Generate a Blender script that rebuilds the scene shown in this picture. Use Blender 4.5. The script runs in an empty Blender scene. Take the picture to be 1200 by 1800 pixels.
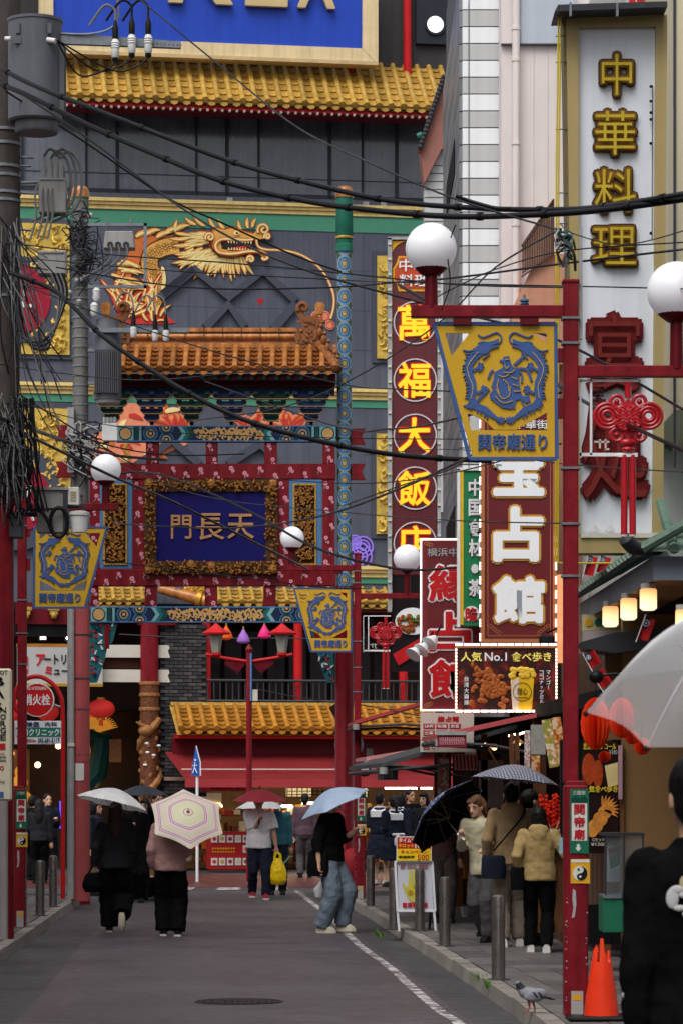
import bpy, bmesh, math, random
from mathutils import Vector, Matrix, noise
R = math.radians
rnd = random.Random(11)
sc = bpy.context.scene
COL = sc.collection
# picture geometry of the photograph: focal length in photo pixels, eye height, horizon row
F, H, Y0 = 5400.0, 1.70, 1395.0

# ---------------------------------------------------------------- camera, sky, sun, exposure
cam_d = bpy.data.cameras.new('camera')
cam = bpy.data.objects.new('camera', cam_d)
COL.objects.link(cam)
cam.location = (0, 0, H)
cam.rotation_euler = (R(90), 0, 0)
cam_d.sensor_fit = 'VERTICAL'
cam_d.sensor_height = 24
cam_d.lens = F / 1800 * 24
cam_d.shift_y = (Y0 - 900) / 1800
cam_d.clip_end = 2000
cam_d.dof.use_dof = True
cam_d.dof.focus_distance = 38
cam_d.dof.aperture_fstop = 8
sc.camera = cam
world = bpy.data.worlds.new('World')
sc.world = world
world.use_nodes = True
wn = world.node_tree
bg = wn.nodes['Background']
sky = wn.nodes.new('ShaderNodeTexSky')
sky.sky_type = 'NISHITA'
sky.sun_disc = False
SUN_EL, SUN_AZ = 58.0, 205.0      # azimuth clockwise from +Y: behind the camera, to its left
sky.sun_elevation = R(SUN_EL)
sky.sun_rotation = R(SUN_AZ)
sky.air_density = 1.0
sky.dust_density = 5.0
hs = wn.nodes.new('ShaderNodeHueSaturation')
hs.inputs['Saturation'].default_value = 0.3     # grey rain sky
wn.links.new(sky.outputs[0], hs.inputs['Color'])
wn.links.new(hs.outputs[0], bg.inputs['Color'])
bg.inputs['Strength'].default_value = 0.13
sun_d = bpy.data.lights.new('sun', 'SUN')
sun_d.energy = 0.9
sun_d.angle = R(40)
sun_d.color = (1, 0.97, 0.93)
sun = bpy.data.objects.new('sun', sun_d)
COL.objects.link(sun)
sun.rotation_euler = (R(90 - SUN_EL), 0, R(180 - SUN_AZ))
sc.view_settings.view_transform = 'Standard'
sc.view_settings.look = 'None'
sc.view_settings.gamma = 1
sc.view_settings.use_curve_mapping = False
sc.view_settings.exposure = 0.42
sc.cycles.max_bounces = 8
sc.cycles.diffuse_bounces = 3
sc.cycles.glossy_bounces = 3
sc.cycles.transparent_max_bounces = 12

# ---------------------------------------------------------------- helpers
def X(px, d): return (px - 600) * d / F
def Z(py, d): return H - (py - Y0) * d / F
def P(px, py, d): return Vector((X(px, d), d, Z(py, d)))
def gd(py, z=0.0): return (H - z) * F / (py - Y0)      # depth of a ground point seen at row py
def lin(c):
    c = c / 255.0
    return c / 12.92 if c <= 0.04045 else ((c + 0.055) / 1.055) ** 2.4
def C(r, g, b, k=1.0): return tuple(min(0.95, lin(x) * k) for x in (r, g, b))

MATS = {}
def M(key, rgb=None, rough=0.5, var=0.14, scale=5.0, bump=0.0, metal=0.0, emit=0.0, streak=0.0, k=1.0, spec=0.18, bscale=None, trans=0.0, coat=0.0, orand=0.0):
    if key in MATS: return MATS[key]
    m = bpy.data.materials.new(key)
    m.use_nodes = True
    nt = m.node_tree; N = nt.nodes; L = nt.links
    b = N['Principled BSDF']
    col = C(*rgb, k)
    b.inputs['Roughness'].default_value = rough
    b.inputs['Metallic'].default_value = metal
    b.inputs['Specular IOR Level'].default_value = spec
    if coat:
        b.inputs['Coat Weight'].default_value = coat
        b.inputs['Coat Roughness'].default_value = 0.15
    tc = N.new('ShaderNodeTexCoord')
    no = N.new('ShaderNodeTexNoise')
    no.inputs['Scale'].default_value = scale
    no.inputs['Detail'].default_value = 6
    no.inputs['Roughness'].default_value = 0.65
    L.new(tc.outputs['Object'], no.inputs['Vector'])
    mr = N.new('ShaderNodeMapRange')
    mr.inputs['From Min'].default_value = 0.3; mr.inputs['From Max'].default_value = 0.7
    mr.inputs['To Min'].default_value = 1 - var; mr.inputs['To Max'].default_value = 1 + var
    L.new(no.outputs['Fac'], mr.inputs['Value'])
    fac = mr.outputs[0]
    if streak:
        mp = N.new('ShaderNodeMapping'); mp.inputs['Scale'].default_value = (9, 9, 0.35)
        n2 = N.new('ShaderNodeTexNoise'); n2.inputs['Scale'].default_value = 1.0; n2.inputs['Detail'].default_value = 4
        L.new(tc.outputs['Object'], mp.inputs['Vector']); L.new(mp.outputs[0], n2.inputs['Vector'])
        m2 = N.new('ShaderNodeMapRange')
        m2.inputs['From Min'].default_value = 0.42; m2.inputs['From Max'].default_value = 0.72
        m2.inputs['To Min'].default_value = 1.0; m2.inputs['To Max'].default_value = 1 - streak
        L.new(n2.outputs['Fac'], m2.inputs['Value'])
        mu = N.new('ShaderNodeMath'); mu.operation = 'MULTIPLY'
        L.new(fac, mu.inputs[0]); L.new(m2.outputs[0], mu.inputs[1]); fac = mu.outputs[0]
    if orand:        # every piece a little lighter or darker than its fellows
        oi = N.new('ShaderNodeObjectInfo'); m3 = N.new('ShaderNodeMapRange'); m3.inputs['To Min'].default_value = 1 - orand; m3.inputs['To Max'].default_value = 1 + orand
        L.new(oi.outputs['Random'], m3.inputs['Value']); mu = N.new('ShaderNodeMath'); mu.operation = 'MULTIPLY'
        L.new(fac, mu.inputs[0]); L.new(m3.outputs[0], mu.inputs[1]); fac = mu.outputs[0]
    vm = N.new('ShaderNodeVectorMath'); vm.operation = 'SCALE'
    vm.inputs[0].default_value = col
    L.new(fac, vm.inputs['Scale'])
    L.new(vm.outputs[0], b.inputs['Base Color'])
    if rough > 0.12:
        rr = N.new('ShaderNodeMapRange')
        rr.inputs['From Min'].default_value = 0.3; rr.inputs['From Max'].default_value = 0.7
        rr.inputs['To Min'].default_value = max(0.05, rough - 0.12); rr.inputs['To Max'].default_value = min(1, rough + 0.12)
        L.new(no.outputs['Fac'], rr.inputs['Value']); L.new(rr.outputs[0], b.inputs['Roughness'])
    if emit:
        b.inputs['Emission Color'].default_value = (*col, 1)
        b.inputs['Emission Strength'].default_value = emit
    if trans:
        b.inputs['Transmission Weight'].default_value = trans
    if bump:
        bn = N.new('ShaderNodeTexNoise'); bn.inputs['Scale'].default_value = bscale or scale * 6
        bn.inputs['Detail'].default_value = 5
        L.new(tc.outputs['Object'], bn.inputs['Vector'])
        bp = N.new('ShaderNodeBump'); bp.inputs['Strength'].default_value = bump; bp.inputs['Distance'].default_value = 0.02
        L.new(bn.outputs['Fac'], bp.inputs['Height']); L.new(bp.outputs[0], b.inputs['Normal'])
    MATS[key] = m
    return m

class NT:
    """small node-maths helper for the patterned materials"""
    def __init__(s, key):
        s.m = bpy.data.materials.new(key); s.m.use_nodes = True
        s.nt = s.m.node_tree; s.b = s.nt.nodes['Principled BSDF']; MATS[key] = s.m
        s.tc = s.nt.nodes.new('ShaderNodeTexCoord')
    def lk(s, a, b): s.nt.links.new(a, b)
    def sep(s, v):
        n = s.nt.nodes.new('ShaderNodeSeparateXYZ'); s.lk(v, n.inputs[0]); return n.outputs
    def ma(s, op, a, b=None):
        n = s.nt.nodes.new('ShaderNodeMath'); n.operation = op
        for i, v in enumerate((a, b)):
            if v is None: continue
            if isinstance(v, (int, float)): n.inputs[i].default_value = v
            else: s.lk(v, n.inputs[i])
        return n.outputs[0]
    def ramp(s, v, stops, interp='CONSTANT'):
        n = s.nt.nodes.new('ShaderNodeValToRGB'); r = n.color_ramp; r.interpolation = interp
        while len(r.elements) < len(stops): r.elements.new(0.5)
        for e, (p, c) in zip(r.elements, stops): e.position = p; e.color = (*C(*c), 1)
        s.lk(v, n.inputs[0]); return n.outputs[0]
    def mix(s, f, a, b):
        n = s.nt.nodes.new('ShaderNodeMix'); n.data_type = 'RGBA'
        for i, v in ((0, f), (6, a), (7, b)):
            if isinstance(v, (int, float)): n.inputs[i].default_value = v
            elif isinstance(v, tuple): n.inputs[i].default_value = (*C(*v), 1)
            else: s.lk(v, n.inputs[i])
        return n.outputs[2]
    def noise(s, v, scale, det=4):
        n = s.nt.nodes.new('ShaderNodeTexNoise'); n.inputs['Scale'].default_value = scale; n.inputs['Detail'].default_value = det
        s.lk(v, n.inputs['Vector']); return n.outputs['Fac']
    def fin(s, col, rough=0.5, emit=0):
        s.lk(col, s.b.inputs['Base Color']); s.b.inputs['Roughness'].default_value = rough
        if emit:
            s.lk(col, s.b.inputs['Emission Color']); s.b.inputs['Emission Strength'].default_value = emit
        return s.m

GLY = {}
def glyph(s, bold):
    k = (s, bold)
    if k not in GLY:
        cu = bpy.data.curves.new('g', 'FONT'); cu.body = s; cu.size = 1; cu.offset = bold; cu.extrude = 0.5
        cu.resolution_u = 2
        o = bpy.data.objects.new('g', cu)
        me = bpy.data.meshes.new_from_object(o)
        GLY[k] = ([v.co.copy() for v in me.vertices], [tuple(p.vertices) for p in me.polygons])
        bpy.data.meshes.remove(me); bpy.data.objects.remove(o); bpy.data.curves.remove(cu)
    return GLY[k]

WL = {}
def link(o): COL.objects.link(o); return o
def tag(o, label=None, cat=None, group=None, kind=None):
    if label: o['label'] = label
    if cat: o['category'] = cat
    if group: o['group'] = group
    if kind: o['kind'] = kind
    return o
def thing(name, label, cat, loc, group=None, kind=None):
    o = link(bpy.data.objects.new(name, None)); o.location = loc; o.empty_display_size = 0.2
    WL[o.name] = Vector(loc)
    return tag(o, label, cat, group, kind)

class MB:
    def __init__(s, mat): s.v = []; s.f = []; s.fm = []; s.uv = []; s.mats = []; s.cur = mat; s.cnt = 0
    def mat(s, m): s.cur = m; s.cnt = 0; return s
    def st(s): s.cnt += 1; return 0.0002 * ((s.cnt - 1) % 16)      # pieces that overlap never share a plane
    def add(s, vs, fs, uv=None):
        b = len(s.v); s.v += [Vector(v) for v in vs]
        s.uv += list(uv) if uv else [(0, 0)] * len(vs)
        if s.cur not in s.mats: s.mats.append(s.cur)
        i = s.mats.index(s.cur)
        for f in fs: s.f.append(tuple(b + k for k in f)); s.fm.append(i)
        return s
    def box(s, a, b):
        (x0, y0, z0), (x1, y1, z1) = a, b
        return s.add([(x0, y0, z0), (x1, y0, z0), (x1, y1, z0), (x0, y1, z0), (x0, y0, z1), (x1, y0, z1), (x1, y1, z1), (x0, y1, z1)],
                     [(0, 3, 2, 1), (4, 5, 6, 7), (0, 1, 5, 4), (1, 2, 6, 5), (2, 3, 7, 6), (3, 0, 4, 7)])
    def pb(s, x0, y0, x1, y1, d, t=0.05):      # box whose front covers a picture rectangle at depth d
        return s.box((X(x0, d), d, Z(y1, d)), (X(x1, d), d + t, Z(y0, d)))
    def prism(s, pts, d, t):                   # pts: (x, z) world, counter-clockwise seen from -Y
        n = len(pts)
        a = sum(pts[i][0] * pts[(i + 1) % n][1] - pts[(i + 1) % n][0] * pts[i][1] for i in range(n))
        if a < 0: pts = pts[::-1]
        e = s.st()
        vs = [(x, d - e, z) for x, z in pts] + [(x, d + t, z) for x, z in pts]
        fs = [tuple(range(n)), tuple(range(2 * n - 1, n - 1, -1))] + [(i, n + i, n + (i + 1) % n, (i + 1) % n) for i in range(n)]
        return s.add(vs, fs)
    def pp(s, pts, d, t=0.02): return s.prism([(X(a, d), Z(b, d)) for a, b in pts], d, t)
    def rib(s, pts, w, d, t=0.02, closed=False):   # ribbon along picture points, widths in pixels
        n = len(pts); ws = w if isinstance(w, (list, tuple)) else [w] * n
        Lp, Rp = [], []
        for i, (x, y) in enumerate(pts):
            a = pts[(i - 1) % n] if (closed or i) else pts[i]; b = pts[(i + 1) % n] if (closed or i < n - 1) else pts[i]
            dx, dy = b[0] - a[0], b[1] - a[1]; l = math.hypot(dx, dy) or 1
            nx, ny = -dy / l * ws[i] / 2, dx / l * ws[i] / 2
            Lp.append((x + nx, y + ny)); Rp.append((x - nx, y - ny))
        vs = []
        for dd in (d - s.st(), d + t):
            for q in (Lp, Rp): vs += [(X(a, d), dd, Z(b, d)) for a, b in q]
        fs = []
        for i in range(n if closed else n - 1):
            j = (i + 1) % n
            fs += [(i, j, n + j, n + i), (2 * n + j, 2 * n + i, 3 * n + i, 3 * n + j), (j, i, 2 * n + i, 2 * n + j), (n + i, n + j, 3 * n + j, 3 * n + i)]
        if not closed: fs += [(0, n, 3 * n, 2 * n), (2 * n - 1, n - 1, 3 * n - 1, 4 * n - 1)]
        return s.add(vs, fs)
    def disc(s, cx, cy, r, d, t=0.02, n=20, ry=None, a0=0):
        ry = ry or r
        return s.pp([(cx + r * math.cos(a0 + 6.28319 * i / n), cy + ry * math.sin(a0 + 6.28319 * i / n)) for i in range(n)], d, t)
    def ring(s, cx, cy, r, w, d, t=0.02, n=24, ry=None):
        ry = ry or r
        return s.rib([(cx + r * math.cos(6.28319 * i / n), cy + ry * math.sin(6.28319 * i / n)) for i in range(n)], w, d, t, True)
    def leaf(s, cx, cy, ang, ln, w, d, t=0.02, bend=0.3):     # curved flame / leaf shape in picture space
        ca, sa = math.cos(ang), math.sin(ang); pts = []; ws = []
        for i in range(7):
            u = i / 6; b = bend * ln * (u * u - u * 0.2)
            pts.append((cx + ca * ln * u - sa * b, cy + sa * ln * u + ca * b)); ws.append(w * max(0.04, math.sin(math.pi * (0.14 + 0.86 * u)) ** 0.8))
        return s.rib(pts, ws, d, t)
    def txt(s, st, x0, y0, x1, y1, d, t=0.01, bold=0.01, tilt=0):  # lettering fitted to a picture rectangle
        if bold > 0.012:       # thick strokes: shifted copies of the thin glyph, so that strokes never cancel out
            hpx = abs(y1 - y0); r = (bold - 0.008) * hpx; c0 = s.cnt; k8 = 8
            for k in range(k8): a = k * 0.7854; s.txt(st, x0 + r + r * math.cos(a), y0 + r + r * math.sin(a), x1 - r + r * math.cos(a), y1 - r + r * math.sin(a), d, t, 0.008, tilt)
            return s
        vs, fs = glyph(st, bold); e_ = s.st()
        if not vs: return s
        a0 = min(v.x for v in vs); a1 = max(v.x for v in vs); b0 = min(v.y for v in vs); b1 = max(v.y for v in vs)
        out = []
        for v in vs:
            u = (v.x - a0) / (a1 - a0 or 1); w = (v.y - b0) / (b1 - b0 or 1)
            out.append((X(x0 + u * (x1 - x0), d), d + (-e_ if v.z > 0 else t), Z(y1 + w * (y0 - y1) + tilt * u, d)))
        return s.add(out, fs)
    def vtx(s, st, cx, y0, y1, w, d, t=0.01, bold=0.02, fill=0.86):   # vertical lettering
        n = len(st); h = (y1 - y0) / n
        for i, c in enumerate(st):
            if c == ' ': continue
            if c in 'ーッ・': 
                if c == 'ー': s.txt('|', cx - w * .06, y0 + h * (i + .1), cx + w * .06, y0 + h * (i + .9), d, t, bold)
                else: s.txt(c, cx - w * .3, y0 + h * (i + .3), cx + w * .3, y0 + h * (i + .8), d, t, bold)
                continue
            s.txt(c, cx - w / 2, y0 + h * (i + (1 - fill) / 2), cx + w / 2, y0 + h * (i + 1 - (1 - fill) / 2), d, t, bold)
        return s
    def tube(s, path, r, n=8, cap=True, sq=1.0):
        path = [Vector(p) for p in path]; m = len(path); rs = r if isinstance(r, (list, tuple)) else [r] * m
        vs = []; up = Vector((0, 0, 1)); last = None
        for i, p in enumerate(path):
            t = (path[min(i + 1, m - 1)] - path[max(i - 1, 0)]); t = t.normalized() if t.length else Vector((0, 0, 1))
            if last is None:
                a = t.cross(up if abs(t.z) < 0.95 else Vector((0, 1, 0))).normalized()
            else:
                a = (last - t * last.dot(t)); a = a.normalized() if a.length > 1e-6 else t.orthogonal().normalized()
            last = a; b = t.cross(a)
            for k in range(n):
                an = 6.28319 * k / n
                vs.append(p + (a * math.cos(an) + b * math.sin(an) * sq) * rs[i])
        fs = []
        for i in range(m - 1):
            for k in range(n):
                k2 = (k + 1) % n
                fs.append((i * n + k, i * n + k2, (i + 1) * n + k2, (i + 1) * n + k))
        if cap: fs += [tuple(range(n - 1, -1, -1)), tuple((m - 1) * n + k for k in range(n))]
        return s.add(vs, fs)
    def ptube(s, pts, d, rpx, n=8):      # tube along picture points, radius in pixels
        return s.tube([P(a, b, d) for a, b in pts], [q * d / F for q in rpx] if isinstance(rpx, list) else rpx * d / F, n)
    def lathe(s, c, prof, n=20, uvs=None):   # prof: (r, z) from bottom to top round a vertical axis
        c = Vector(c); m = len(prof); vs = []; uv = []
        for (r, z) in prof:
            for k in range(n + 1):
                a = 6.28319 * k / n
                vs.append(c + Vector((r * math.cos(a), r * math.sin(a), z))); uv.append((k / n, z))
        fs = []
        for i in range(m - 1):
            for k in range(n): fs.append((i * (n + 1) + k, i * (n + 1) + k + 1, (i + 1) * (n + 1) + k + 1, (i + 1) * (n + 1) + k))
        fs += [tuple(range(n - 1, -1, -1)), tuple((m - 1) * (n + 1) + k for k in range(n))]
        return s.add(vs, fs, uv)
    def ball(s, c, rx, ry=None, rz=None, n=12, rot=None):
        ry = ry or rx; rz = rz or rx; c = Vector(c); m = max(4, n * 2 // 3); vs = []
        for i in range(1, m):
            th = math.pi * i / m
            for k in range(n):
                a = 6.28319 * k / n
                q = Vector((rx * math.sin(th) * math.cos(a), ry * math.sin(th) * math.sin(a), rz * math.cos(th)))
                vs.append(c + (rot @ q if rot else q))
        tp = Vector((0, 0, rz)); vs += [c + (rot @ tp if rot else tp), c - (rot @ tp if rot else tp)]
        T = len(vs) - 2; fs = []
        for k in range(n):
            k2 = (k + 1) % n
            fs.append((T, k, k2)); fs.append((T + 1, (m - 2) * n + k2, (m - 2) * n + k))
            for i in range(m - 2): fs.append((i * n + k, (i + 1) * n + k, (i + 1) * n + k2, i * n + k2))
        return s.add(vs, fs)
    def loft(s, rings, n=16):      # rings: (cx, cy, cz, rx, ry) horizontal ellipses
        vs = []
        for (cx, cy, cz, rx, ry) in rings:
            for k in range(n):
                a = 6.28319 * k / n; vs.append((cx + rx * math.cos(a), cy + ry * math.sin(a), cz))
        m = len(rings); fs = []
        up = rings[-1][2] > rings[0][2]
        for i in range(m - 1):
            for k in range(n):
                q = (i * n + k, i * n + (k + 1) % n, (i + 1) * n + (k + 1) % n, (i + 1) * n + k)
                fs.append(q if up else q[::-1])
        a, b = tuple(range(n - 1, -1, -1)), tuple((m - 1) * n + k for k in range(n))
        fs += [a, b] if up else [a[::-1], b[::-1]]
        return s.add(vs, fs)
    def mesh(s, name, off=Vector((0, 0, 0)), smooth=False):
        me = bpy.data.meshes.new(name)
        me.from_pydata([v - off for v in s.v], [], s.f)
        for m in s.mats: me.materials.append(m)
        me.polygons.foreach_set('material_index', s.fm)
        if any(u != (0, 0) for u in s.uv):
            ul = me.uv_layers.new(name='UVMap')
            ul.data.foreach_set('uv', [c for l in me.loops for c in s.uv[l.vertex_index]])
        if smooth:
            me.polygons.foreach_set('use_smooth', [True] * len(me.polygons)); me.set_sharp_from_angle(angle=R(40))
        me.update()
        return me
    def obj(s, name, parent=None, smooth=False, label=None, cat=None, group=None, kind=None, bevel=0):
        if parent is None:
            xs = [v.x for v in s.v]; ys = [v.y for v in s.v]; zs = [v.z for v in s.v]
            off = Vector(((min(xs) + max(xs)) / 2, (min(ys) + max(ys)) / 2, min(zs)))
        else: off = WL[parent.name]
        o = link(bpy.data.objects.new(name, s.mesh(name, off, smooth)))
        WL[o.name] = off
        if parent is None: o.location = off
        else: o.parent = parent
        if bevel:
            bv = o.modifiers.new('bevel', 'BEVEL'); bv.width = bevel; bv.segments = 1; bv.limit_method = 'ANGLE'
        return tag(o, label, cat, group, kind)

def inst(me, name, parent, loc, rot=None, scale=None):   # a piece sharing its mesh with its fellows; loc in the world
    o = link(bpy.data.objects.new(name, me))
    o.parent = parent; o.location = Vector(loc) - WL[parent.name]; WL[o.name] = Vector(loc)
    if rot: o.rotation_euler = rot
    if scale: o.scale = scale
    return o
def dup(root, loc, label=None, group=None):
    def cp(o, par):
        c = o.copy(); link(c); c.parent = par
        for ch in o.children: cp(ch, c)
        return c
    r = cp(root, None); r.location = loc; WL[r.name] = Vector(loc)
    if label: r['label'] = label
    if group: r['group'] = group
    return r
def bez(p0, p1, sag, n=14):          # hanging wire between two points
    p0, p1 = Vector(p0), Vector(p1)
    return [p0.lerp(p1, i / n) - Vector((0, 0, sag * 4 * (i / n) * (1 - i / n))) for i in range(n + 1)]
def smoothpath(pts, n=6):            # Catmull-Rom through 2-D or 3-D points
    pts = [Vector(p) for p in pts]; out = []
    for i in range(len(pts) - 1):
        p0, p1, p2, p3 = pts[max(i - 1, 0)], pts[i], pts[i + 1], pts[min(i + 2, len(pts) - 1)]
        for k in range(n):
            t = k / n
            out.append(0.5 * ((2 * p1) + (p2 - p0) * t + (2 * p0 - 5 * p1 + 4 * p2 - p3) * t * t + (3 * p1 - p0 - 3 * p2 + p3) * t ** 3))
    out.append(pts[-1]); return out
# ---------------------------------------------------------------- shared materials
red = M('red_paint', (120, 24, 34), 0.4, 0.2, 7, streak=0.4, k=1.1, bump=.1)
dred = M('dark_red_paint', (92, 16, 26), 0.4, 0.15, 6, k=1.1)
bred = M('bright_red_paint', (190, 32, 36), 0.4, 0.12, 5)
black = M('black_rubber', (20, 20, 22), 0.45, 0.2, 8)
dgrey = M('dark_grey_metal', (58, 60, 66), 0.45, 0.15, 8)
mgrey = M('grey_metal', (118, 121, 126), 0.42, 0.15, 8, streak=0.2)
lgrey = M('light_grey_metal', (165, 166, 166), 0.45, 0.12, 8, streak=0.2)
galv = M('galvanised_steel', (120, 126, 132), 0.4, 0.2, 20, metal=0.3)
steel = M('stainless_steel', (138, 132, 128), 0.32, 0.04, 3, metal=0.8)
white = M('white_paint', (234, 236, 238), 0.45, 0.06, 4, streak=0.15)
offw = M('off_white', (205, 200, 188), 0.5, 0.08, 4)
gold = M('gold_paint', (196, 150, 62), 0.32, 0.25, 14, metal=0.45, bump=0.3)
goldleaf = M('carved_gilding', (160, 110, 54), 0.36, 0.45, 30, metal=0.5, bump=1.0, bscale=60)
blue = M('plaque_blue', (14, 12, 92), 0.55, 0.12, 5)
skyblue = M('sky_blue_paint', (78, 124, 172), 0.5, 0.12, 6)
green = M('green_paint', (40, 112, 92), 0.5, 0.14, 6, streak=0.2)
dgreen = M('dark_green_paint', (22, 74, 66), 0.5, 0.14, 6)
wood = M('brown_wood', (110, 70, 40), 0.55, 0.25, 9)
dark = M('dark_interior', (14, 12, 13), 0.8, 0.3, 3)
cream = M('cream_trim', (228, 202, 130), 0.5, 0.08, 5, streak=0.2)
glasslit = M('fluorescent_tube', (255, 236, 205), 0.4, 0, 1, emit=13)
warmlit = M('warm_lamp', (255, 205, 130), 0.4, 0.05, 1, emit=5)

# ---------------------------------------------------------------- ground
def asphalt(key, c1, c2, wet=0.35):
    n = NT(key); v = n.tc.outputs['Object']
    big = n.noise(v, 0.5, 5); fine = n.noise(v, 55, 3); mid = n.noise(v, 5, 5)
    col = n.mix(n.ma('MULTIPLY', n.ma('SUBTRACT', big, 0.3), 2.2), c1, c2)
    sp = n.ma('MULTIPLY', n.ma('ADD', 0.45, n.ma('MULTIPLY', fine, 1.1)), n.ma('ADD', .55, n.ma('MULTIPLY', n.noise(v, 11, 6), .9)))
    st_ = n.nt.nodes.new('ShaderNodeMapRange'); st_.inputs['From Min'].default_value = .52; st_.inputs['From Max'].default_value = .66; st_.inputs['To Min'].default_value = 1; st_.inputs['To Max'].default_value = .7; n.lk(n.noise(v, 1.1, 7), st_.inputs['Value']); sp = n.ma('MULTIPLY', sp, st_.outputs[0])
    oi = n.nt.nodes.new('ShaderNodeObjectInfo'); sp = n.ma('MULTIPLY', sp, n.ma('ADD', .86, n.ma('MULTIPLY', oi.outputs['Random'], .28)))
    vm = n.nt.nodes.new('ShaderNodeVectorMath'); vm.operation = 'SCALE'; n.lk(col, vm.inputs[0]); n.lk(sp, vm.inputs['Scale'])
    n.fin(vm.outputs[0])
    n.lk(n.ma('ADD', wet - 0.1, n.ma('MULTIPLY', mid, 0.4)), n.b.inputs['Roughness'])
    bp = n.nt.nodes.new('ShaderNodeBump'); bp.inputs['Strength'].default_value = 0.35; bp.inputs['Distance'].default_value = 0.01
    n.lk(fine, bp.inputs['Height']); n.lk(bp.outputs[0], n.b.inputs['Normal'])
    return n.m
asph = asphalt('wet_asphalt', (60, 60, 64), (80, 79, 82), 0.4)
redasph = asphalt('red_brown_road_coating', (64, 59, 63), (83, 78, 83), 0.34)
brick_red = asphalt('wet_red_paving', (84, 40, 40), (106, 54, 50), 0.32)
pavm = asphalt('granite_paver', (92, 90, 90), (122, 118, 114), 0.4)
pavm2 = asphalt('granite_paver_dark', (78, 77, 78), (104, 101, 99), 0.38)
pavbed = M('paving_bed', (52, 51, 51), 0.7, 0.2, 5)
kerbm = M('kerb_granite', (142, 137, 130), 0.5, 0.3, 9, bump=0.3, bscale=50, orand=.15)

ground = MB(asph).add([(-300, -60, 0), (300, -60, 0), (300, 500, 0), (-300, 500, 0)], [(0, 1, 2, 3)]).obj('road', kind='structure')
SWZ = 0.12
KR = [(0.06, 50), (0.03, 48), (0.2, 44.5), (0.386, 41.7), (0.787, 34), (1.06, 28.7), (1.2, 25.9), (1.31, 23.5), (1.42, 20), (1.55, 14), (1.65, 8), (1.7, 2)]
KL = [(-4.05, 48.6), (-3.98, 46.5), (-3.78, 41), (-3.55, 35), (-3.4, 30.6), (-3.25, 26), (-3.1, 20), (-3.0, 12), (-2.9, 2)]
EL = [(-.866, 55), (-.336, 45.4), (0, 38.7), (.22, 34), (.493, 29.6), (.62, 26.8), (.77, 23.8), (.85, 22.95), (1.0, 19), (1.2, 10), (1.3, 2)]
def at_d(line, d):
    for (x0, d0), (x1, d1) in zip(line, line[1:]):
        if d1 <= d <= d0: return x1 + (x0 - x1) * (d - d1) / (d0 - d1)
    return line[0][0] if d > line[0][1] else line[-1][0]
def strip(la, lb, z, m, name, **kw):
    n = len(la)
    return MB(m).add([(x, d, z) for x, d in la] + [(x, d, z) for x, d in lb], [(i + 1, n + i + 1, n + i, i) for i in range(n - 1)]).obj(name, **kw)
ds = [53.5, 51, 49.5, 48, 46, 44, 42, 40, 38, 36, 34, 32, 30, 28, 26, 24, 22, 20, 16, 12, 8, 2]
strip([(at_d(KL, d) + 0.62 + max(0, (34 - d)) * 0.012, d) for d in ds], [(at_d(EL, d) + .12, d) for d in ds], 0.004, redasph, 'road_coating', kind='structure')
MB(brick_red).add([(-30, 55.5, 0.004), (30, 55.5, 0.004), (30, 64.4, 0.004), (-30, 64.4, 0.004)], [(0, 1, 2, 3)]).obj('cross_street', kind='structure')

# worn white paint: edge line and stop-line blocks
n = NT('worn_road_paint'); v = n.tc.outputs['Object']
f = n.ma('GREATER_THAN', n.ma('ADD', n.noise(v, 6, 6), n.ma('MULTIPLY', n.noise(v, 60, 2), 0.35)), 0.66)
wornp = n.fin(n.mix(f, (200, 198, 194), (92, 86, 88)), 0.5)
wl = []
for i in range(len(ds) - 1):
    for k in range(4):
        d = ds[i] + (ds[i + 1] - ds[i]) * k / 4
        wl.append((at_d(EL, d), d))
m_ = MB(wornp); n_ = len(wl)
m_.add([(x - 0.045, d, 0.008) for x, d in wl] + [(x + 0.045, d, 0.008) for x, d in wl], [(i + 1, n_ + i + 1, n_ + i, i) for i in range(n_ - 1)])
m_.obj('edge_line', kind='structure')
for x0, x1 in ((250, 268), (326, 342), (383, 424), (470, 506)):
    MB(wornp).add([(X(x0, 55), 53.9, 0.009), (X(x1, 55), 53.9, 0.009), (X(x1, 55), 55.4, 0.009), (X(x0, 55), 55.4, 0.009)], [(0, 1, 2, 3)]).obj('stop_line', kind='structure')

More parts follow.
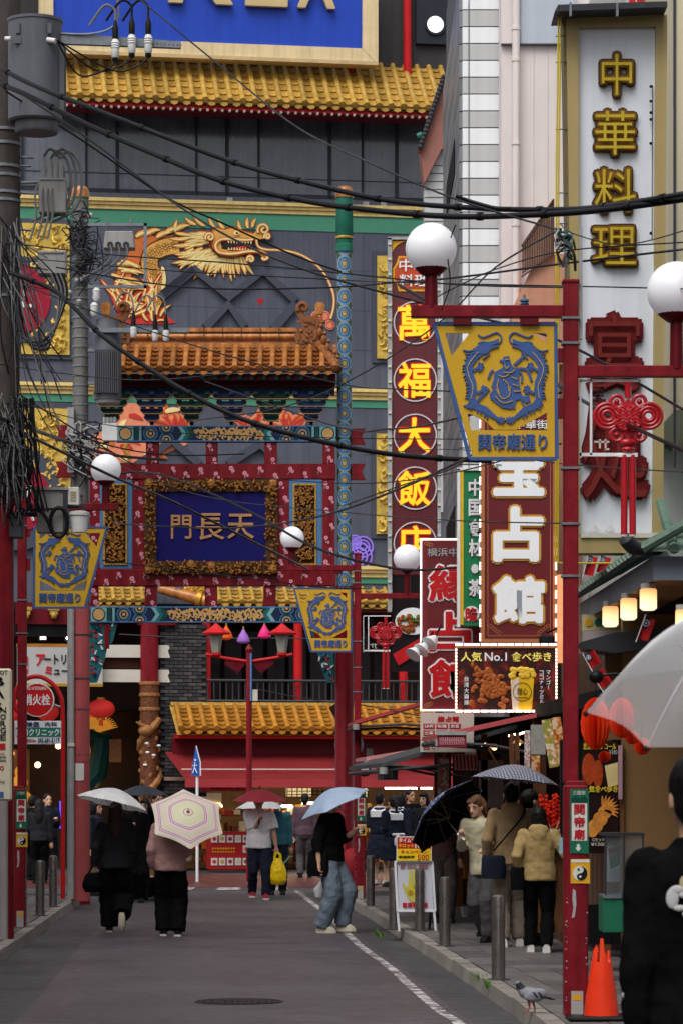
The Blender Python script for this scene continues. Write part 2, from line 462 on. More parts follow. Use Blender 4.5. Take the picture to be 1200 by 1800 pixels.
# sidewalks with single paving stones and kerb stones
FR = [(1.36, 48.2), (1.39, 46.5), (1.52, 43.5), (1.75, 39.9), (2.12, 34.9), (2.4, 30.9), (2.66, 26.4), (2.84, 23.3), (3.06, 19), (3.4, 14), (3.72, 8), (4.1, 2)]      # shop-front line on the right
def kerb_and_paving(line, far, sgn, name, dmin, dmax):
    sw = MB(pavbed)
    ns = len(line)
    sw.add([(x + sgn * 0.15, d, SWZ - 0.006) for x, d in line] + [(x + sgn * 9, d, SWZ - 0.006) for x, d in line],
           [((i + 1, ns + i + 1, ns + i, i) if sgn > 0 else (i, ns + i, ns + i + 1, i + 1)) for i in range(ns - 1)])
    s_o = sw.obj(name, kind='structure')
    k_o = MB(kerbm).add([(x + sgn * 0.02, d, 0.02) for x, d in line] + [(x + sgn * 0.14, d, 0.02) for x, d in line],
                        [((i + 1, ns + i + 1, ns + i, i) if sgn > 0 else (i, ns + i, ns + i + 1, i + 1)) for i in range(ns - 1)]).obj(name.replace('sidewalk', 'kerb'), kind='structure')
    d = 47.8
    q = MB(kerbm)
    q.add([(0, 0, 0), (0.15 * sgn, 0, 0), (0.15 * sgn, 1, 0), (0, 1, 0), (0.02 * sgn, 0, SWZ), (0.15 * sgn, 0, SWZ), (0.15 * sgn, 1, SWZ), (0.02 * sgn, 1, SWZ)],
          [(0, 1, 5, 4), (2, 3, 7, 6), (4, 5, 6, 7), (3, 0, 4, 7), (1, 2, 6, 5)] if sgn > 0 else [(1, 0, 4, 5), (3, 2, 6, 7), (5, 4, 7, 6), (0, 3, 7, 4), (2, 1, 5, 6)])
    km = q.mesh('kerb_stone')
    while d > dmin:
        x0, x1 = at_d(line, d - 0.6), at_d(line, d)
        inst(km, 'kerb_stone', k_o, (x0, d - 0.6, rnd.uniform(-0.004, 0.004)), (0, 0, math.atan2(-(x1 - x0), 0.6)), (1, 0.585, 1 + rnd.uniform(-0.03, 0.03)))
        d -= 0.6
    pm = [MB(a).box((0, 0, -0.05), (0.292, 0.592, 0)).mesh('paving_stone') for a in (pavm, pavm2)]
    row = 0; d = 47.6
    while d > dmin:
        x0, x1 = at_d(line, d - 0.6), at_d(line, d)
        w = at_d(far, d) - at_d(line, d) - 0.15 if sgn > 0 else 1.5
        cnt = 0; x = 0.16 - (row % 2) * 0.0
        ang = math.atan2(-(x1 - x0), 0.6)
        nx = int((abs(w) + 0.3) / 0.3)
        for k in range(nx):
            px = x0 + sgn * (0.165 + 0.3 * k) - (0.295 if sgn < 0 else 0)
            if 600 + px / d * F < -90 or 600 + px / d * F > 1260: continue
            inst(pm[rnd.random() < 0.35], 'paving_stone', s_o, (px, d - 0.6, SWZ + rnd.uniform(-0.002, 0.003)), (0, 0, ang))
        d -= 0.6; row += 1
    return s_o
kerb_and_paving(KR, FR, 1, 'sidewalk_right', 20.2, 47)
kerb_and_paving(KL, KL, -1, 'sidewalk_left', 26.5, 47)

# manhole cover
d = gd(1762); t = thing('manhole_cover', 'round rusty manhole cover set in the road in the foreground', 'manhole cover', (X(420, d), d, 0.005))
iron = M('manhole_iron', (48, 42, 44), 0.4, 0.3, 30, bump=0.5, metal=0.2)
c = WL[t.name]
MB(iron).lathe(c, [(0.36, 0), (0.36, 0.006), (0.335, 0.008), (0.335, 0.001)], 32).obj('frame_ring', t)
b = MB(iron).lathe(c, [(0.325, 0), (0.325, 0.005)], 32)
for i in range(-5, 6):
    for j in range(-5, 6):
        if math.hypot(i, j) < 5.4: b.box(c + Vector((i * .055 - .018, j * .055 - .018, .005)), c + Vector((i * .055 + .018, j * .055 + .018, .010)))
b.obj('lid', t)

# bollards
def bollard(px, base, label, h=0.72):
    d = gd(base, SWZ); c = Vector((X(px, d), d, SWZ))
    t = thing('bollard', label, 'bollard', c, 'stainless steel bollards along the kerbs')
    MB(steel).lathe(c, [(0.058, 0.004), (0.058, h - 0.05), (0.052, h - 0.015), (0.03, h), (0.0, h + 0.001)], 18).obj('post', t, True)
    MB(steel).lathe(c, [(0.060, h - 0.10), (0.060, h - 0.085)], 18).obj('ring', t, True)
    MB(dgrey).lathe(c, [(0.10, 0.0), (0.10, 0.006), (0.07, 0.012)], 18).obj('base_plate', t, True)
bollard(875, 1722, 'nearest steel bollard by the kerb, left of the pigeon')
bollard(781, 1663, 'steel bollard just right of the palm reading board')
bollard(737, 1636, 'steel bollard standing behind the palm reading board, its foot showing below')
bollard(692, 1634, 'steel bollard half hidden behind the left edge of the palm reading board')
bollard(651, 1594, 'far steel bollard right of the lamp post by the schoolgirls')
bollard(71, 1610, 'nearer of the two steel bollards on the left sidewalk')
bollard(94, 1594, 'farther of the two steel bollards on the left sidewalk')
# ---------------------------------------------------------------- street lamps with district signs
globe_n = NT('milky_globe'); globe = globe_n.fin(globe_n.ramp(globe_n.noise(globe_n.tc.outputs['Object'], 2), [(0, (225, 226, 230)), (1, (240, 241, 244))], 'LINEAR'), 0.28)
globe_n.b.inputs['Subsurface Weight'].default_value = 0.5; globe_n.b.inputs['Subsurface Radius'].default_value = (.05, .05, .05)
globe_n.b.inputs['Emission Color'].default_value = (0.9, 0.92, 1, 1); globe_n.b.inputs['Emission Strength'].default_value = 0.12
sy = M('sign_yellow', (206, 164, 46), 0.45, 0.06, 4)
sb = M('sign_blue', (66, 94, 150), 0.5, 0.1, 6)
lettery = M('sign_pale_yellow', (220, 190, 90), 0.45, 0.05, 4)
stick_w = M('sticker_white', (210, 210, 204), 0.5, 0.06, 6)
stick_g = M('sticker_green', (30, 104, 78), 0.5, 0.1, 6)
stick_r = M('sticker_red', (178, 34, 44), 0.5, 0.1, 6)
stick_y = M('sticker_yellow', (214, 158, 36), 0.5, 0.1, 6)
rust = M('rusty_steel', (86, 60, 48), 0.7, 0.3, 20)
LD = gd(1790, SWZ)      # the near lamp post: the others are modelled in its picture frame

def lamp_post(mirror, arms, loc, label):
    """built round the near post's picture position (x 1010, base row 1790); mirror flips the side of the sign arm"""
    d = LD; s = -1 if mirror else 1
    base = Vector((X(1010, d), d, SWZ)); mx = lambda x: 1010 + s * (x - 1010)
    t = thing('street_lamp', label, 'street lamp', base, 'red street lamps with yellow district signs')
    def bx(b, x0, y0, x1, y1, o=0.0, w=0.1):
        a, c = sorted((mx(x0), mx(x1))); b.pb(a, y0, c, y1, d + o - w / 2, w); return b
    bx(MB(red), 991, 1380, 1033, 1788, 0, 0.17).obj('lower_post', t, bevel=0.012)
    bx(MB(red), 994, 1372, 1029, 1384, 0.001, 0.13).obj('collar', t, bevel=0.01)
    b = MB(red); bx(b, 990, 494, 1016, 1376, 0, 0.11); bx(b, 988, 490, 1018, 497, 0, 0.125)
    b.obj('upper_post', t, bevel=0.008)
    for y in (556, 600, 820, 918, 1010): bx(MB(galv), 987, y, 1019, y + 4, 0, 0.13).obj('band', t)
    bx(MB(red), 980, 700, 990, 735, 0, 0.06).obj('bracket_block', t)
    bx(MB(red), 980, 612, 990, 636, 0, 0.06).obj('bracket_block', t)
    b = MB(red); bx(b, 722, 536, 990, 557, 0, 0.09); b.obj('sign_arm', t, bevel=0.005)
    for x in (796, 914): bx(MB(dred), x, 550, x + 32, 570, 0, 0.07).obj('hanger', t)
    def lamp(cx, gy, r, armtop):
        cx = mx(cx); q = d / F
        MB(globe).ball(P(cx, gy, d), r * q, n=28).obj('globe', t, True)
        c = P(cx, armtop, d)
        MB(dred).lathe(c, [(12 * q, -4 * q), (11 * q, (armtop - gy - r * 1.05) * q), (16 * q, (armtop - gy - r - 2) * q), (r * .62 * q, (armtop - gy - r * .8) * q), (r * .66 * q, (armtop - gy - r * .74) * q)], 20).obj('lamp_neck', t, True)
    lamp(757, 437, 45, 538)
    if arms > 1:
        b = MB(red); bx(b, 1014, 642, 1235, 662, 0, 0.08); b.obj('lamp_arm', t, bevel=0.005)
        lamp(1188, 512, 52, 645)
    # route notice and round-emblem sticker
    b = MB(stick_g); b.pb(1001, 1387, 1034, 1500, d - 0.092, 0.005); b.mat(stick_w).pb(1004, 1412, 1031, 1478, d - 0.094, 0.004)
    b.mat(stick_r).vtx('関帝廟', 1017.5, 1412, 1478, 19, d - 0.096, 0.003, 0.035)
    b.mat(stick_w).pp([(1013, 1484), (1018, 1484), (1018, 1490), (1021, 1490), (1015.5, 1497), (1010, 1490), (1013, 1490)], d - 0.096, 0.004).txt('三国志', 1006, 1390, 1028, 1397, d - 0.096, 0.003, 0.01)
    b.mat(M('sticker_dark_green', (14, 70, 56), .5)).pp([(1003, 1410), (1003, 1404), (1010, 1400), (1018, 1403), (1026, 1399), (1032, 1404), (1032, 1410)], d - 0.096, 0.003)
    b.obj('route_notice', t, label='green and white notice with red characters and a down arrow')
    b = MB(stick_y); b.pb(1002, 1510, 1036, 1553, d - 0.092, 0.004); b.mat(stick_w).pb(1003, 1511, 1035, 1516, d - 0.094, 0.003).disc(1019, 1535, 13, d - 0.094, 0.003)
    b.mat(M('sticker_black', (20, 20, 22), .5)).pp([(1019 + 12.5 * math.cos(a), 1535 + 12.5 * math.sin(a)) for a in [i * math.pi / 10 - math.pi / 2 for i in range(11)]] + [(1019 - 6 * math.sin(i * math.pi / 6), 1541 + 6 * math.cos(i * math.pi / 6)) for i in range(1, 6)] + [(1019 + 6 * math.sin(i * math.pi / 6), 1529 + 6 * math.cos(i * math.pi / 6)) for i in range(1, 6)], d - 0.096, 0.003)
    b.mat(stick_w).disc(1019, 1541, 2.2, d - 0.098, 0.003, 10); b.mat(stick_g).disc(1016, 1528, 2.4, d - 0.098, 0.003, 10)
    b.obj('emblem_sticker', t, label='yellow sticker with a black and white round emblem')
    r2 = random.Random(3); b = MB(lgrey)
    for k in range(26):
        y = r2.uniform(1570, 1780); x = r2.choice((994, 1029)) + r2.uniform(-1, 2); b.disc(x, y, r2.uniform(.5, 1.5), d - 0.088, 0.003, 6)
    b.pp([(1006, 1562), (1011, 1566), (1012, 1590), (1009, 1612), (1004, 1614), (1007, 1595), (1005, 1580)], d - 0.088, 0.003)
    b.pb(1003, 1742, 1024, 1790, d - 0.089, 0.003)
    b.mat(stick_y).pb(1006, 1748, 1021, 1758, d - 0.091, 0.003)
    b.obj('paint_chips', t, kind='stuff')
    t.location = loc; return t

def district_sign(mirror, label, loc):
    d = LD; s = -1 if mirror else 1; ox = 872
    mx = lambda x: (ox + s * (x - ox)) if mirror else x
    base = Vector((X(ox, d), d, Z(806, d)))
    t = thing('district_sign', label, 'sign', base, 'yellow and blue district signs')
    Q = lambda x, y: (mx(750 + x / 4.8), 550 + y / 4.8)
    # yellow sheet cut through in four corners: built from bars round the openings
    b = MB(sy)
    def pl(pts): b.pp([Q(*p) for p in pts], d, 0.02)
    pl([(85, 110), (1070, 110), (1070, 170), (150, 170)])                                    # top bar
    pl([(365, 990), (1075, 990), (1075, 1215), (385, 1215)])                                 # lettering panel
    pl([(70, 100), (150, 170), (205, 362), (335, 838), (370, 990), (385, 1215)])
    pl([(1010, 170), (1070, 170), (1075, 990), (1010, 990)])
    pl([(205, 362), (360, 170), (890, 170), (1010, 260), (1010, 840), (750, 985), (565, 985), (480, 905), (335, 838)])
    b.obj('board', t)
    b = MB(sb)
    o = [Q(60, 90), Q(1085, 90), Q(1095, 1230), Q(360, 1230)]
    for i in range(4): b.rib([o[i], o[(i + 1) % 4]], 6, d - 0.006, 0.034)
    b.obj('border', t)
    # paired dragons and rider; drawn about the emblem centre, never mirrored as a whole
    cx = mx(750 + 660 / 4.8)
    def E_(x, y, k=1): return (cx + k * (x - 660) / 4.8, 550 + y / 4.8)
    b = MB(sb); dd = d - 0.012; tt = 0.012
    for k in (1, -1):
        body = [(520, 285), (455, 315), (395, 365), (355, 430), (352, 500), (380, 580), (388, 660), (376, 725), (410, 785), (490, 815), (550, 865), (605, 905)]
        b.rib([E_(*p, k) for p in body], [x / 4.8 for x in (60, 78, 74, 66, 62, 62, 62, 58, 62, 54, 40, 22)], dd, tt)
        for i in range(26):
            u = i / 26 * 9; j = int(u) + 1; f_ = u - int(u); a, c = body[j], body[min(j + 1, 11)]
            px, py = a[0] + (c[0] - a[0]) * f_, a[1] + (c[1] - a[1]) * f_
            ang = math.atan2(c[1] - a[1], c[0] - a[0]) + math.pi / 2
            w = 30
            e0 = (px + math.cos(ang) * w - 10 * math.cos(ang + 1.57), py + math.sin(ang) * w - 10 * math.sin(ang + 1.57))
            e1 = (px + math.cos(ang) * w + 10 * math.cos(ang + 1.57), py + math.sin(ang) * w + 10 * math.sin(ang + 1.57))
            e2 = (px + math.cos(ang) * (w + 30) - 12 * math.cos(ang + 1.57), py + math.sin(ang) * (w + 30) - 14 * math.sin(ang + 1.57))
            b.pp([E_(*e0, k), E_(*e1, k), E_(*e2, k)], dd, tt)
        b.pp([E_(*p, k) for p in [(400, 320), (440, 260), (500, 245), (560, 235), (600, 215), (595, 245), (605, 250), (560, 270), (530, 278), (600, 272), (605, 285), (540, 305), (500, 345), (450, 345), (415, 360)]], dd, tt)
        for h in ([(300, 312), (350, 322), (410, 310)], [(320, 345), (370, 345), (410, 335)], [(430, 260), (460, 245), (520, 250)], [(525, 340), (500, 365), (470, 390)]):
            b.rib([E_(*p, k) for p in smoothpath(h, 3)], 2.2, dd, tt)
        b.rib([E_(*p, k) for p in smoothpath([(430, 185), (470, 205), (530, 185), (585, 165), (625, 195), (620, 240), (595, 262)], 3)], 2.4, dd, tt)
        for ax, ay, bx_, by in ((385, 490, 440, 455), (420, 680, 470, 650)):
            b.rib([E_(ax, ay, k), E_(bx_, by, k)], 5, dd, tt)
            for a in (-1.9, -1.2, -0.4, 0.5, 1.3):
                b.rib([E_(bx_, by, k), E_(bx_ + 28 * math.cos(a), by + 28 * math.sin(a), k), E_(bx_ + 44 * math.cos(a + .5), by + 44 * math.sin(a + .5), k)], [4, 3.4, .6], dd, tt)
        for a in range(9):
            an = a * 0.7; b.rib([E_(620, 905, k), E_(620 + 42 * math.cos(an), 905 + 36 * math.sin(an), k)], [7, .6], dd, tt)
    b.obj('paired_dragons', t)
    b = MB(lettery)
    for k in (1, -1):
        b.rib([E_(*p, k) for p in smoothpath([(430, 330), (372, 400), (340, 460), (352, 530), (385, 620), (372, 720)], 4)], 0.9, dd - .007, .003)
    b.obj('dragon_outline', t)
    b = MB(sb)
    b.pp([E_(*p) for p in [(640, 372), (690, 362), (704, 420), (722, 452), (782, 500), (772, 560), (786, 640), (800, 700), (862, 700), (872, 745), (832, 762), (792, 722), (742, 742), (712, 812), (632, 800), (580, 760), (532, 722), (526, 684), (562, 640), (540, 620), (560, 560), (566, 500), (636, 462), (640, 420), (610, 408), (612, 392), (640, 398)]], dd, tt)
    for h, w in (([(735, 440), (830, 350)], 5), ([(520, 640), (430, 735)], 5), ([(440, 728), (390, 770), (345, 790), (305, 780)], [3, 9, 8, 1]), ([(560, 485), (535, 500), (515, 555)], 4), ([(745, 475), (815, 470), (855, 500), (880, 575)], 4.5), ([(770, 490), (800, 520), (795, 590)], 3), ([(740, 740), (730, 810)], 3), ([(790, 725), (815, 780)], 3)):
        b.rib([E_(*p) for p in smoothpath(h, 3)] if not isinstance(w, list) else [E_(*p) for p in h], w, dd, tt)
    b.obj('rider_figure', t)
    b = MB(sy)
    for h in ([(600, 520), (640, 540), (690, 520)], [(580, 640), (630, 720), (690, 700), (700, 620)], [(600, 560), (590, 620), (610, 680)], [(640, 560), (680, 600), (690, 660)], [(710, 540), (760, 560)], [(720, 600), (770, 620)], [(730, 660), (790, 660)], [(650, 440), (668, 470), (690, 445)], [(570, 700), (640, 760), (720, 740)], [(655, 395), (690, 390)], [(640, 500), (700, 505), (740, 480)]):
        b.rib([E_(*p) for p in smoothpath(h, 3)], 1.3, dd - .007, .003)
    b.obj('rider_outline', t)
    b = MB(sb); xa, xb = sorted((Q(430, 0)[0], Q(1015, 0)[0]))
    b.txt('関帝廟通り', xa, 550 + 1018 / 4.8, xb, 550 + 1160 / 4.8, dd, tt, 0.022)
    b.obj('lettering', t)
    t.location = loc; return t

dA, dB, dC = LD, gd(1630, SWZ), gd(1580, SWZ)
lamp_post(False, 2, (X(1010, dA), dA, SWZ), 'near red lamp post with two white globes beside the traffic cone')
lamp_post(True, 1, (X(36, dB), dB, SWZ), 'left red lamp post with one globe in front of the fire hydrant sign')
lamp_post(False, 2, (X(632, dC), dC, SWZ), 'far red lamp post with two globes before the gate pillar')
def sgn_loc(px, py, d): return (X(px, d), d, Z(py, d))
district_sign(False, 'largest yellow district sign with blue dragons hanging from the near lamp arm', (X(872, LD), LD, Z(806, LD)))
district_sign(True, 'yellow district sign hanging on the left lamp post below grey boxes', sgn_loc(123, 1068, dB))
district_sign(False, 'small yellow district sign hanging from the far lamp post by the gate', sgn_loc(568, 1145, dC))

# knot ornaments hung from the right-hand lamp arms
kred = M('knot_red_plastic', (178, 34, 44), 0.3, 0.1, 6, coat=0.4)
def knot(loc, label):
    d = LD; q = d / F; base = Vector((X(1102, d), d, Z(945, d)))
    t = thing('knot_ornament', label, 'ornament', base, 'red knot ornaments under the lamp arms')
    b = MB(white)
    for x0, y0, x1, y1 in ((1018, 667, 1122, 671), (1018, 796, 1120, 802), (1036, 668, 1040, 800), (1018, 668, 1021, 805)): b.pb(x0, y0, x1, y1, d, 0.02)
    b.obj('hanging_frame', t)
    b = MB(black); b2 = MB(offw)
    for k, (x0, y0, x1, y1) in enumerate([(1042, 680, 1060, 683), (1056, 680, 1060, 692), (1048, 688, 1051, 706), (1040, 694, 1060, 697), (1042, 703, 1050, 706), (1042, 757, 1046, 772), (1042, 769, 1056, 772)]): b.pb(x0, y0, x1, y1, d, 0.015)
    for (x0, y0, x1, y1) in [(1044, 775, 1070, 778), (1052, 770, 1055, 788), (1062, 772, 1065, 790), (1062, 788, 1070, 791)]: b2.pb(x0, y0, x1, y1, d, 0.015)
    b.obj('dark_fret', t); b2.obj('gilt_fret', t)
    b = MB(kred)
    c0 = (1103, 735)
    for i in range(-3, 4):      # woven middle: two crossing families of cords
        o = i * 7
        for s in (1, -1):
            pa, pb_ = (c0[0] + o - 22 * s, c0[1] + abs(0) - 22 - 0), (c0[0] + o + 22 * s, c0[1] + 22)
            pts = [P(c0[0] + (o + u * 27) * 1.0 * 0.72 if False else c0[0] + (o * 0.72 + s * u * 19), c0[1] + (u * 19 - s * o * 0.72 * 0), d - 0.02 + 0.006 * math.sin(u * 9 + i * 3.1 + s)) for u in [k / 8 for k in range(-9, 10)] if abs(o * 0.72 + s * u * 19) + abs(u * 19) < 34]
            if len(pts) > 2: b.tube(pts, 3.0 * q, 8)
    b.pp([(1103, 700), (1136, 735), (1103, 772), (1070, 735)], d - 0.012, 0.03)
    b.obj('woven_centre', t, True)
    for s in (-1, 1):
        b = MB(kred)
        for rr in (23, 16, 9):
            b.tube([P(c0[0] + s * 36 + rr * 1.0 * math.cos(a), c0[1] - 4 + rr * 0.95 * math.sin(a), d) for a in [k * 6.283 / 20 for k in range(21)]], 3.6 * q, 8)
        b.obj('side_loop', t, True)
        b = MB(kred)
        for rr, yy in ((11, 706), (11, 764)):
            b.tube([P(c0[0] + s * 20 + rr * math.cos(a), yy + rr * math.sin(a), d) for a in [k * 6.283 / 14 for k in range(15)]], 3.6 * q, 8)
            b.ball(P(c0[0] + s * 20, yy, d), 5 * q)
        b.obj('small_loop', t, True)
    MB(kred).tube([P(1103, 672, d), P(1103, 700, d)], 6 * q).obj('hanging_cord', t, True); b = MB(kred); b.ball(P(1103, 778, d), 16 * q, 9 * q, 8 * q); b.ball(P(1103, 790, d), 12 * q, 8 * q, 6 * q)
    b.obj('cord', t, True)
    for x in (1096, 1111):
        MB(kred).tube([P(x, 800, d), P(x, 940, d)], 6 * q, 12).obj('tassel', t, True)
        MB(offw).lathe(P(x, 943, d), [(6 * q, 0), (6 * q, 3 * q)], 12).obj('tassel_tip', t, True)
    MB(white).pb(1086, 798, 1120, 803, d - .02, .04).obj('tassel_cap', t)
    t.location = loc
knot((X(1102, LD), LD, Z(945, LD)), 'large red knot ornament with twin tassels under the near lamp arm')
knot(sgn_loc(677, 1212, dC), 'small red knot ornament with twin tassels under the far lamp arm')
# ---------------------------------------------------------------- the painted gate across the road
GD = 47.0; q = GD / F
gate = thing('gate', 'tall painted gate with orange tiled roof and blue name plaque spanning the road', 'gate', (X(372, GD), GD, 0))
# column paint: rosettes on a tan and green ground
def rosette(key, u, v, n, rad, ground, stops):
    du = n.ma('SUBTRACT', n.ma('FRACT', u), 0.5); dv = n.ma('SUBTRACT', n.ma('FRACT', v), 0.5)
    r = n.ma('SQRT', n.ma('ADD', n.ma('MULTIPLY', du, du), n.ma('MULTIPLY', dv, dv)))
    th = n.ma('ARCTAN2', dv, du)
    pet = n.ma('MULTIPLY', n.ma('SINE', n.ma('MULTIPLY', th, 16)), 0.02)
    return n.ramp(n.ma('MULTIPLY', n.ma('ADD', r, pet), 1 / rad), stops)
ROS = [(0, (210, 190, 140)), (.08, (120, 30, 30)), (.16, (214, 190, 130)), (.24, (30, 90, 80)), (.42, (190, 150, 80)), (.5, (42, 104, 158)), (.78, (88, 160, 200)), (.88, (42, 90, 140)), (.93, (200, 160, 110)), (1.0, (46, 84, 70))]
n = NT('rosette_column'); uv = n.sep(n.tc.outputs['UV'])
PIT = 29.3 * q
colpaint = n.fin(rosette('c', n.ma('ADD', n.ma('MULTIPLY', uv[0], 3.0), 0.25), n.ma('MULTIPLY', uv[1], 1 / PIT), n, 0.52, None, ROS), 0.45)
otile = M('amber_glazed_tile', (170, 108, 52), 0.26, 0.4, 9, coat=0.3, streak=0.5, orand=.22)
otile2 = M('brown_glazed_ceramic', (128, 76, 36), 0.28, 0.35, 14, coat=0.3, bump=0.4, orand=.2)
teal = M('teal_paint', (36, 104, 110), 0.5, 0.15, 8)
lteal = M('pale_teal_paint', (120, 176, 178), 0.5, 0.12, 8)
navyp = M('navy_paint', (30, 42, 74), 0.5, 0.15, 8)
tan = M('tan_gilding', (206, 164, 104), 0.45, 0.12, 10)
pinkb = M('plum_blossom_pink', (222, 150, 168), 0.5, 0.08, 8)
greyb = M('plum_twig_grey', (160, 150, 150), 0.5, 0.1, 8)
for cx, nm in ((605, 'right'), (140, 'left')):
    c = Vector((X(cx, GD), GD + 0.15, 0)); r = 15.5 * q
    col = MB(red).lathe(c, [(r * 1.15, 0), (r * 1.15, 0.5), (r * 1.06, 0.52), (r * 1.06, Z(1030, GD))], 24).obj('column', gate, True)
    MB(colpaint).lathe(c, [(r * .84, Z(1030, GD)), (r * .84, Z(440, GD))], 24).obj('painted_shaft', col, True)
    b = MB(green).lathe(c, [(r * .98, Z(440, GD)), (r * .98, Z(428, GD)), (r * .9, Z(427, GD)), (r * .9, Z(418, GD)), (r, Z(416, GD)), (r * .96, Z(345, GD))], 24)
    b.mat(gold).lathe(c, [(r * 1.0, Z(417, GD)), (r * 1.03, Z(415, GD)), (r * 1.0, Z(413, GD))], 24).obj('capital', col, True)
    MB(otile).lathe(c, [(r * 1.05, Z(345, GD)), (r * 1.02, Z(333, GD)), (r * .9, Z(329, GD)), (r * .7, Z(325, GD)), (0, Z(324, GD))], 24).obj('finial', col, True)
    for i in range(7): MB(otile).lathe(c + Vector((0, 0, 0)), [(r * 1.1, Z(1500 - i * 60, GD)), (r * 1.1, Z(1499 - i * 60, GD))], 20) if False else None
# beams
def flower(b, x, y, r, d, tw):
    b.mat(pinkb)
    for k in range(5):
        a = k * 1.2566 + tw; b.disc(x + r * .6 * math.cos(a), y + r * .6 * math.sin(a), r * .46, d, 0.003, 7)
    b.mat(dred).disc(x, y, r * .25, d - .003, .003, 6)
def blossom(rects, part, d):
    b = MB(pinkb); r2 = random.Random(int(rects[0][0] + rects[0][1]))
    for x0, y0, x1, y1 in rects:
        w, h = x1 - x0, y1 - y0; vert = h > w
        ln = max(w, h); sh = min(w, h); k = 0; s = 8
        while s < ln - 6:
            a = (sh * r2.uniform(.25, .42), sh * r2.uniform(.55, .75))[k % 2]
            px, py = (x0 + a, y0 + s) if vert else (x0 + s, y0 + a)
            flower(b, px, py, r2.uniform(3.3, 4.4), d, r2.uniform(0, 3))
            flower(b, px + r2.uniform(2, 5), py + r2.uniform(5, 8) * (1 if vert else .8), r2.uniform(2.2, 3.2), d, r2.uniform(0, 3))
            b.mat(greyb).rib([(px - 1, py + 3), (px + r2.uniform(-5, 2), py + r2.uniform(5, 8)), (px + r2.uniform(-6, 5), py + 11)], [1, 1.2, .5], d - .002, .003)
            s += r2.uniform(20, 27); k += 1
    b.obj('plum_blossom_print', part, kind='stuff')
def beam(x0, y0, x1, y1, name, t=0.16, prt=True, d=GD):
    o = MB(red).pb(x0, y0, x1, y1, d, t).obj(name, gate, bevel=0.008)
    if prt: blossom([(x0, y0, x1, y1)], o, d - 0.004)
    return o
beam(155, 815, 590, 842, 'cross_beam'); beam(156, 1000, 590, 1030, 'cross_beam')
for x0, x1 in ((257, 280), (362, 383), (465, 487), (567, 588)): beam(x0, 775, x1, 815, 'short_post', 0.12, d=GD + .02)
for x0, x1 in ((158, 178), (233, 256), (487, 508), (567, 588)): beam(x0, 842, x1, 1000, 'long_post', 0.12, d=GD + .02)
for x0, x1 in ((160, 173), (255, 276), (360, 382), (463, 485)): beam(x0, 1030, x1, 1066, 'short_post', 0.12, d=GD + .02)
for x0, x1, y, s in ((618, 642, 753, 1), (618, 642, 815, 1), (127, 98, 747, -1), (127, 98, 811, -1)):
    MB(red).pp([(x0, y), (x1, y), (x1 - 6 * s, y + 14), (x1, y + 28), (x0, y + 28)], GD + .06, .1).obj('beam_end', gate)
# painted architraves
def architrave(y0, y1, x0, x1, name):
    o = MB(navyp).pb(x0, y0, x1, y1, GD - 0.02, 0.2).obj(name, gate)
    h = y1 - y0; cy = (y0 + y1) / 2; d = GD - 0.024
    b = MB(skyblue)
    b.rib([(x0, y0 + 1), (x1, y0 + 1)], 2, d, .004); b.rib([(x0, y1 - 1), (x1, y1 - 1)], 2, d, .004)
    L_ = x0 + (x1 - x0) * 0.30; R_ = x1 - (x1 - x0) * 0.30
    for s, xe in ((1, x0), (-1, x1)):
        pnl = lambda a, c, m: b.mat(m).pp([(xe + s * a, y0 + 2), (xe + s * c, y0 + 2), (xe + s * c, y1 - 2), (xe + s * a, y1 - 2)], d, .004)
        pnl(2, 30, lteal); b.mat(navyp).disc(xe + s * 16, cy, h * .42, d - .004, .004); b.mat(tan).disc(xe + s * 16, cy, h * .36, d - .008, .004, 9)
        pnl(32, 38, dgreen); pnl(40, 44, lteal)
        for k, x in enumerate((60, 88)):
            for yy in ((cy,) if k == 0 else (y0 + 3, y1 - 3)):
                for rr, m in ((h * .46, skyblue), (h * .40, navyp), (h * .34, teal), (h * .26, tan), (h * .2, navyp), (h * .1, tan)):
                    pts = [(xe + s * x + rr * math.cos(a), min(y1 - 2, max(y0 + 2, yy + rr * math.sin(a)))) for a in [i * .3927 for i in range(16)]]
                    b.mat(m).pp(pts, d - .001 * (0.46 * h - rr + 1), .004)
        for k, m in enumerate((lteal, teal, dgreen)):
            xx = 108 + k * 7
            b.mat(m).pp([(xe + s * xx, y0 + 2), (xe + s * (xx + 7), y0 + 2), (xe + s * (xx + 15), cy), (xe + s * (xx + 7), y1 - 2), (xe + s * xx, y1 - 2), (xe + s * (xx + 8), cy)], d - .002, .004)
    b.obj('painted_pattern', o)
    b = MB(tan); r2 = random.Random(4); xa, xb = x0 + 138, x1 - 138     # running dragon scrollwork
    k = 0; x = xa
    while x < xb:
        yy = cy + h * .12 * math.sin(k * 1.1)
        b.rib([(x, yy), (x + 6, yy - h * .25), (x + 12, yy + h * .05), (x + 8, yy + h * .3), (x + 2, yy + h * .15)], [3, 4.4, 4.2, 3, 1], d - .004, .004)
        for j in range(6): b.leaf(x + r2.uniform(0, 10), cy + r2.uniform(-h * .3, h * .3), r2.uniform(0, 6.28), r2.uniform(5, 9), 3.0, d - .005, .004)
        x += 9; k += 1
    b.obj('gilt_scrollwork', o, kind='stuff')
architrave(748, 776, 205, 592, 'upper_architrave')
architrave(1066, 1094, 158, 592, 'lower_architrave')
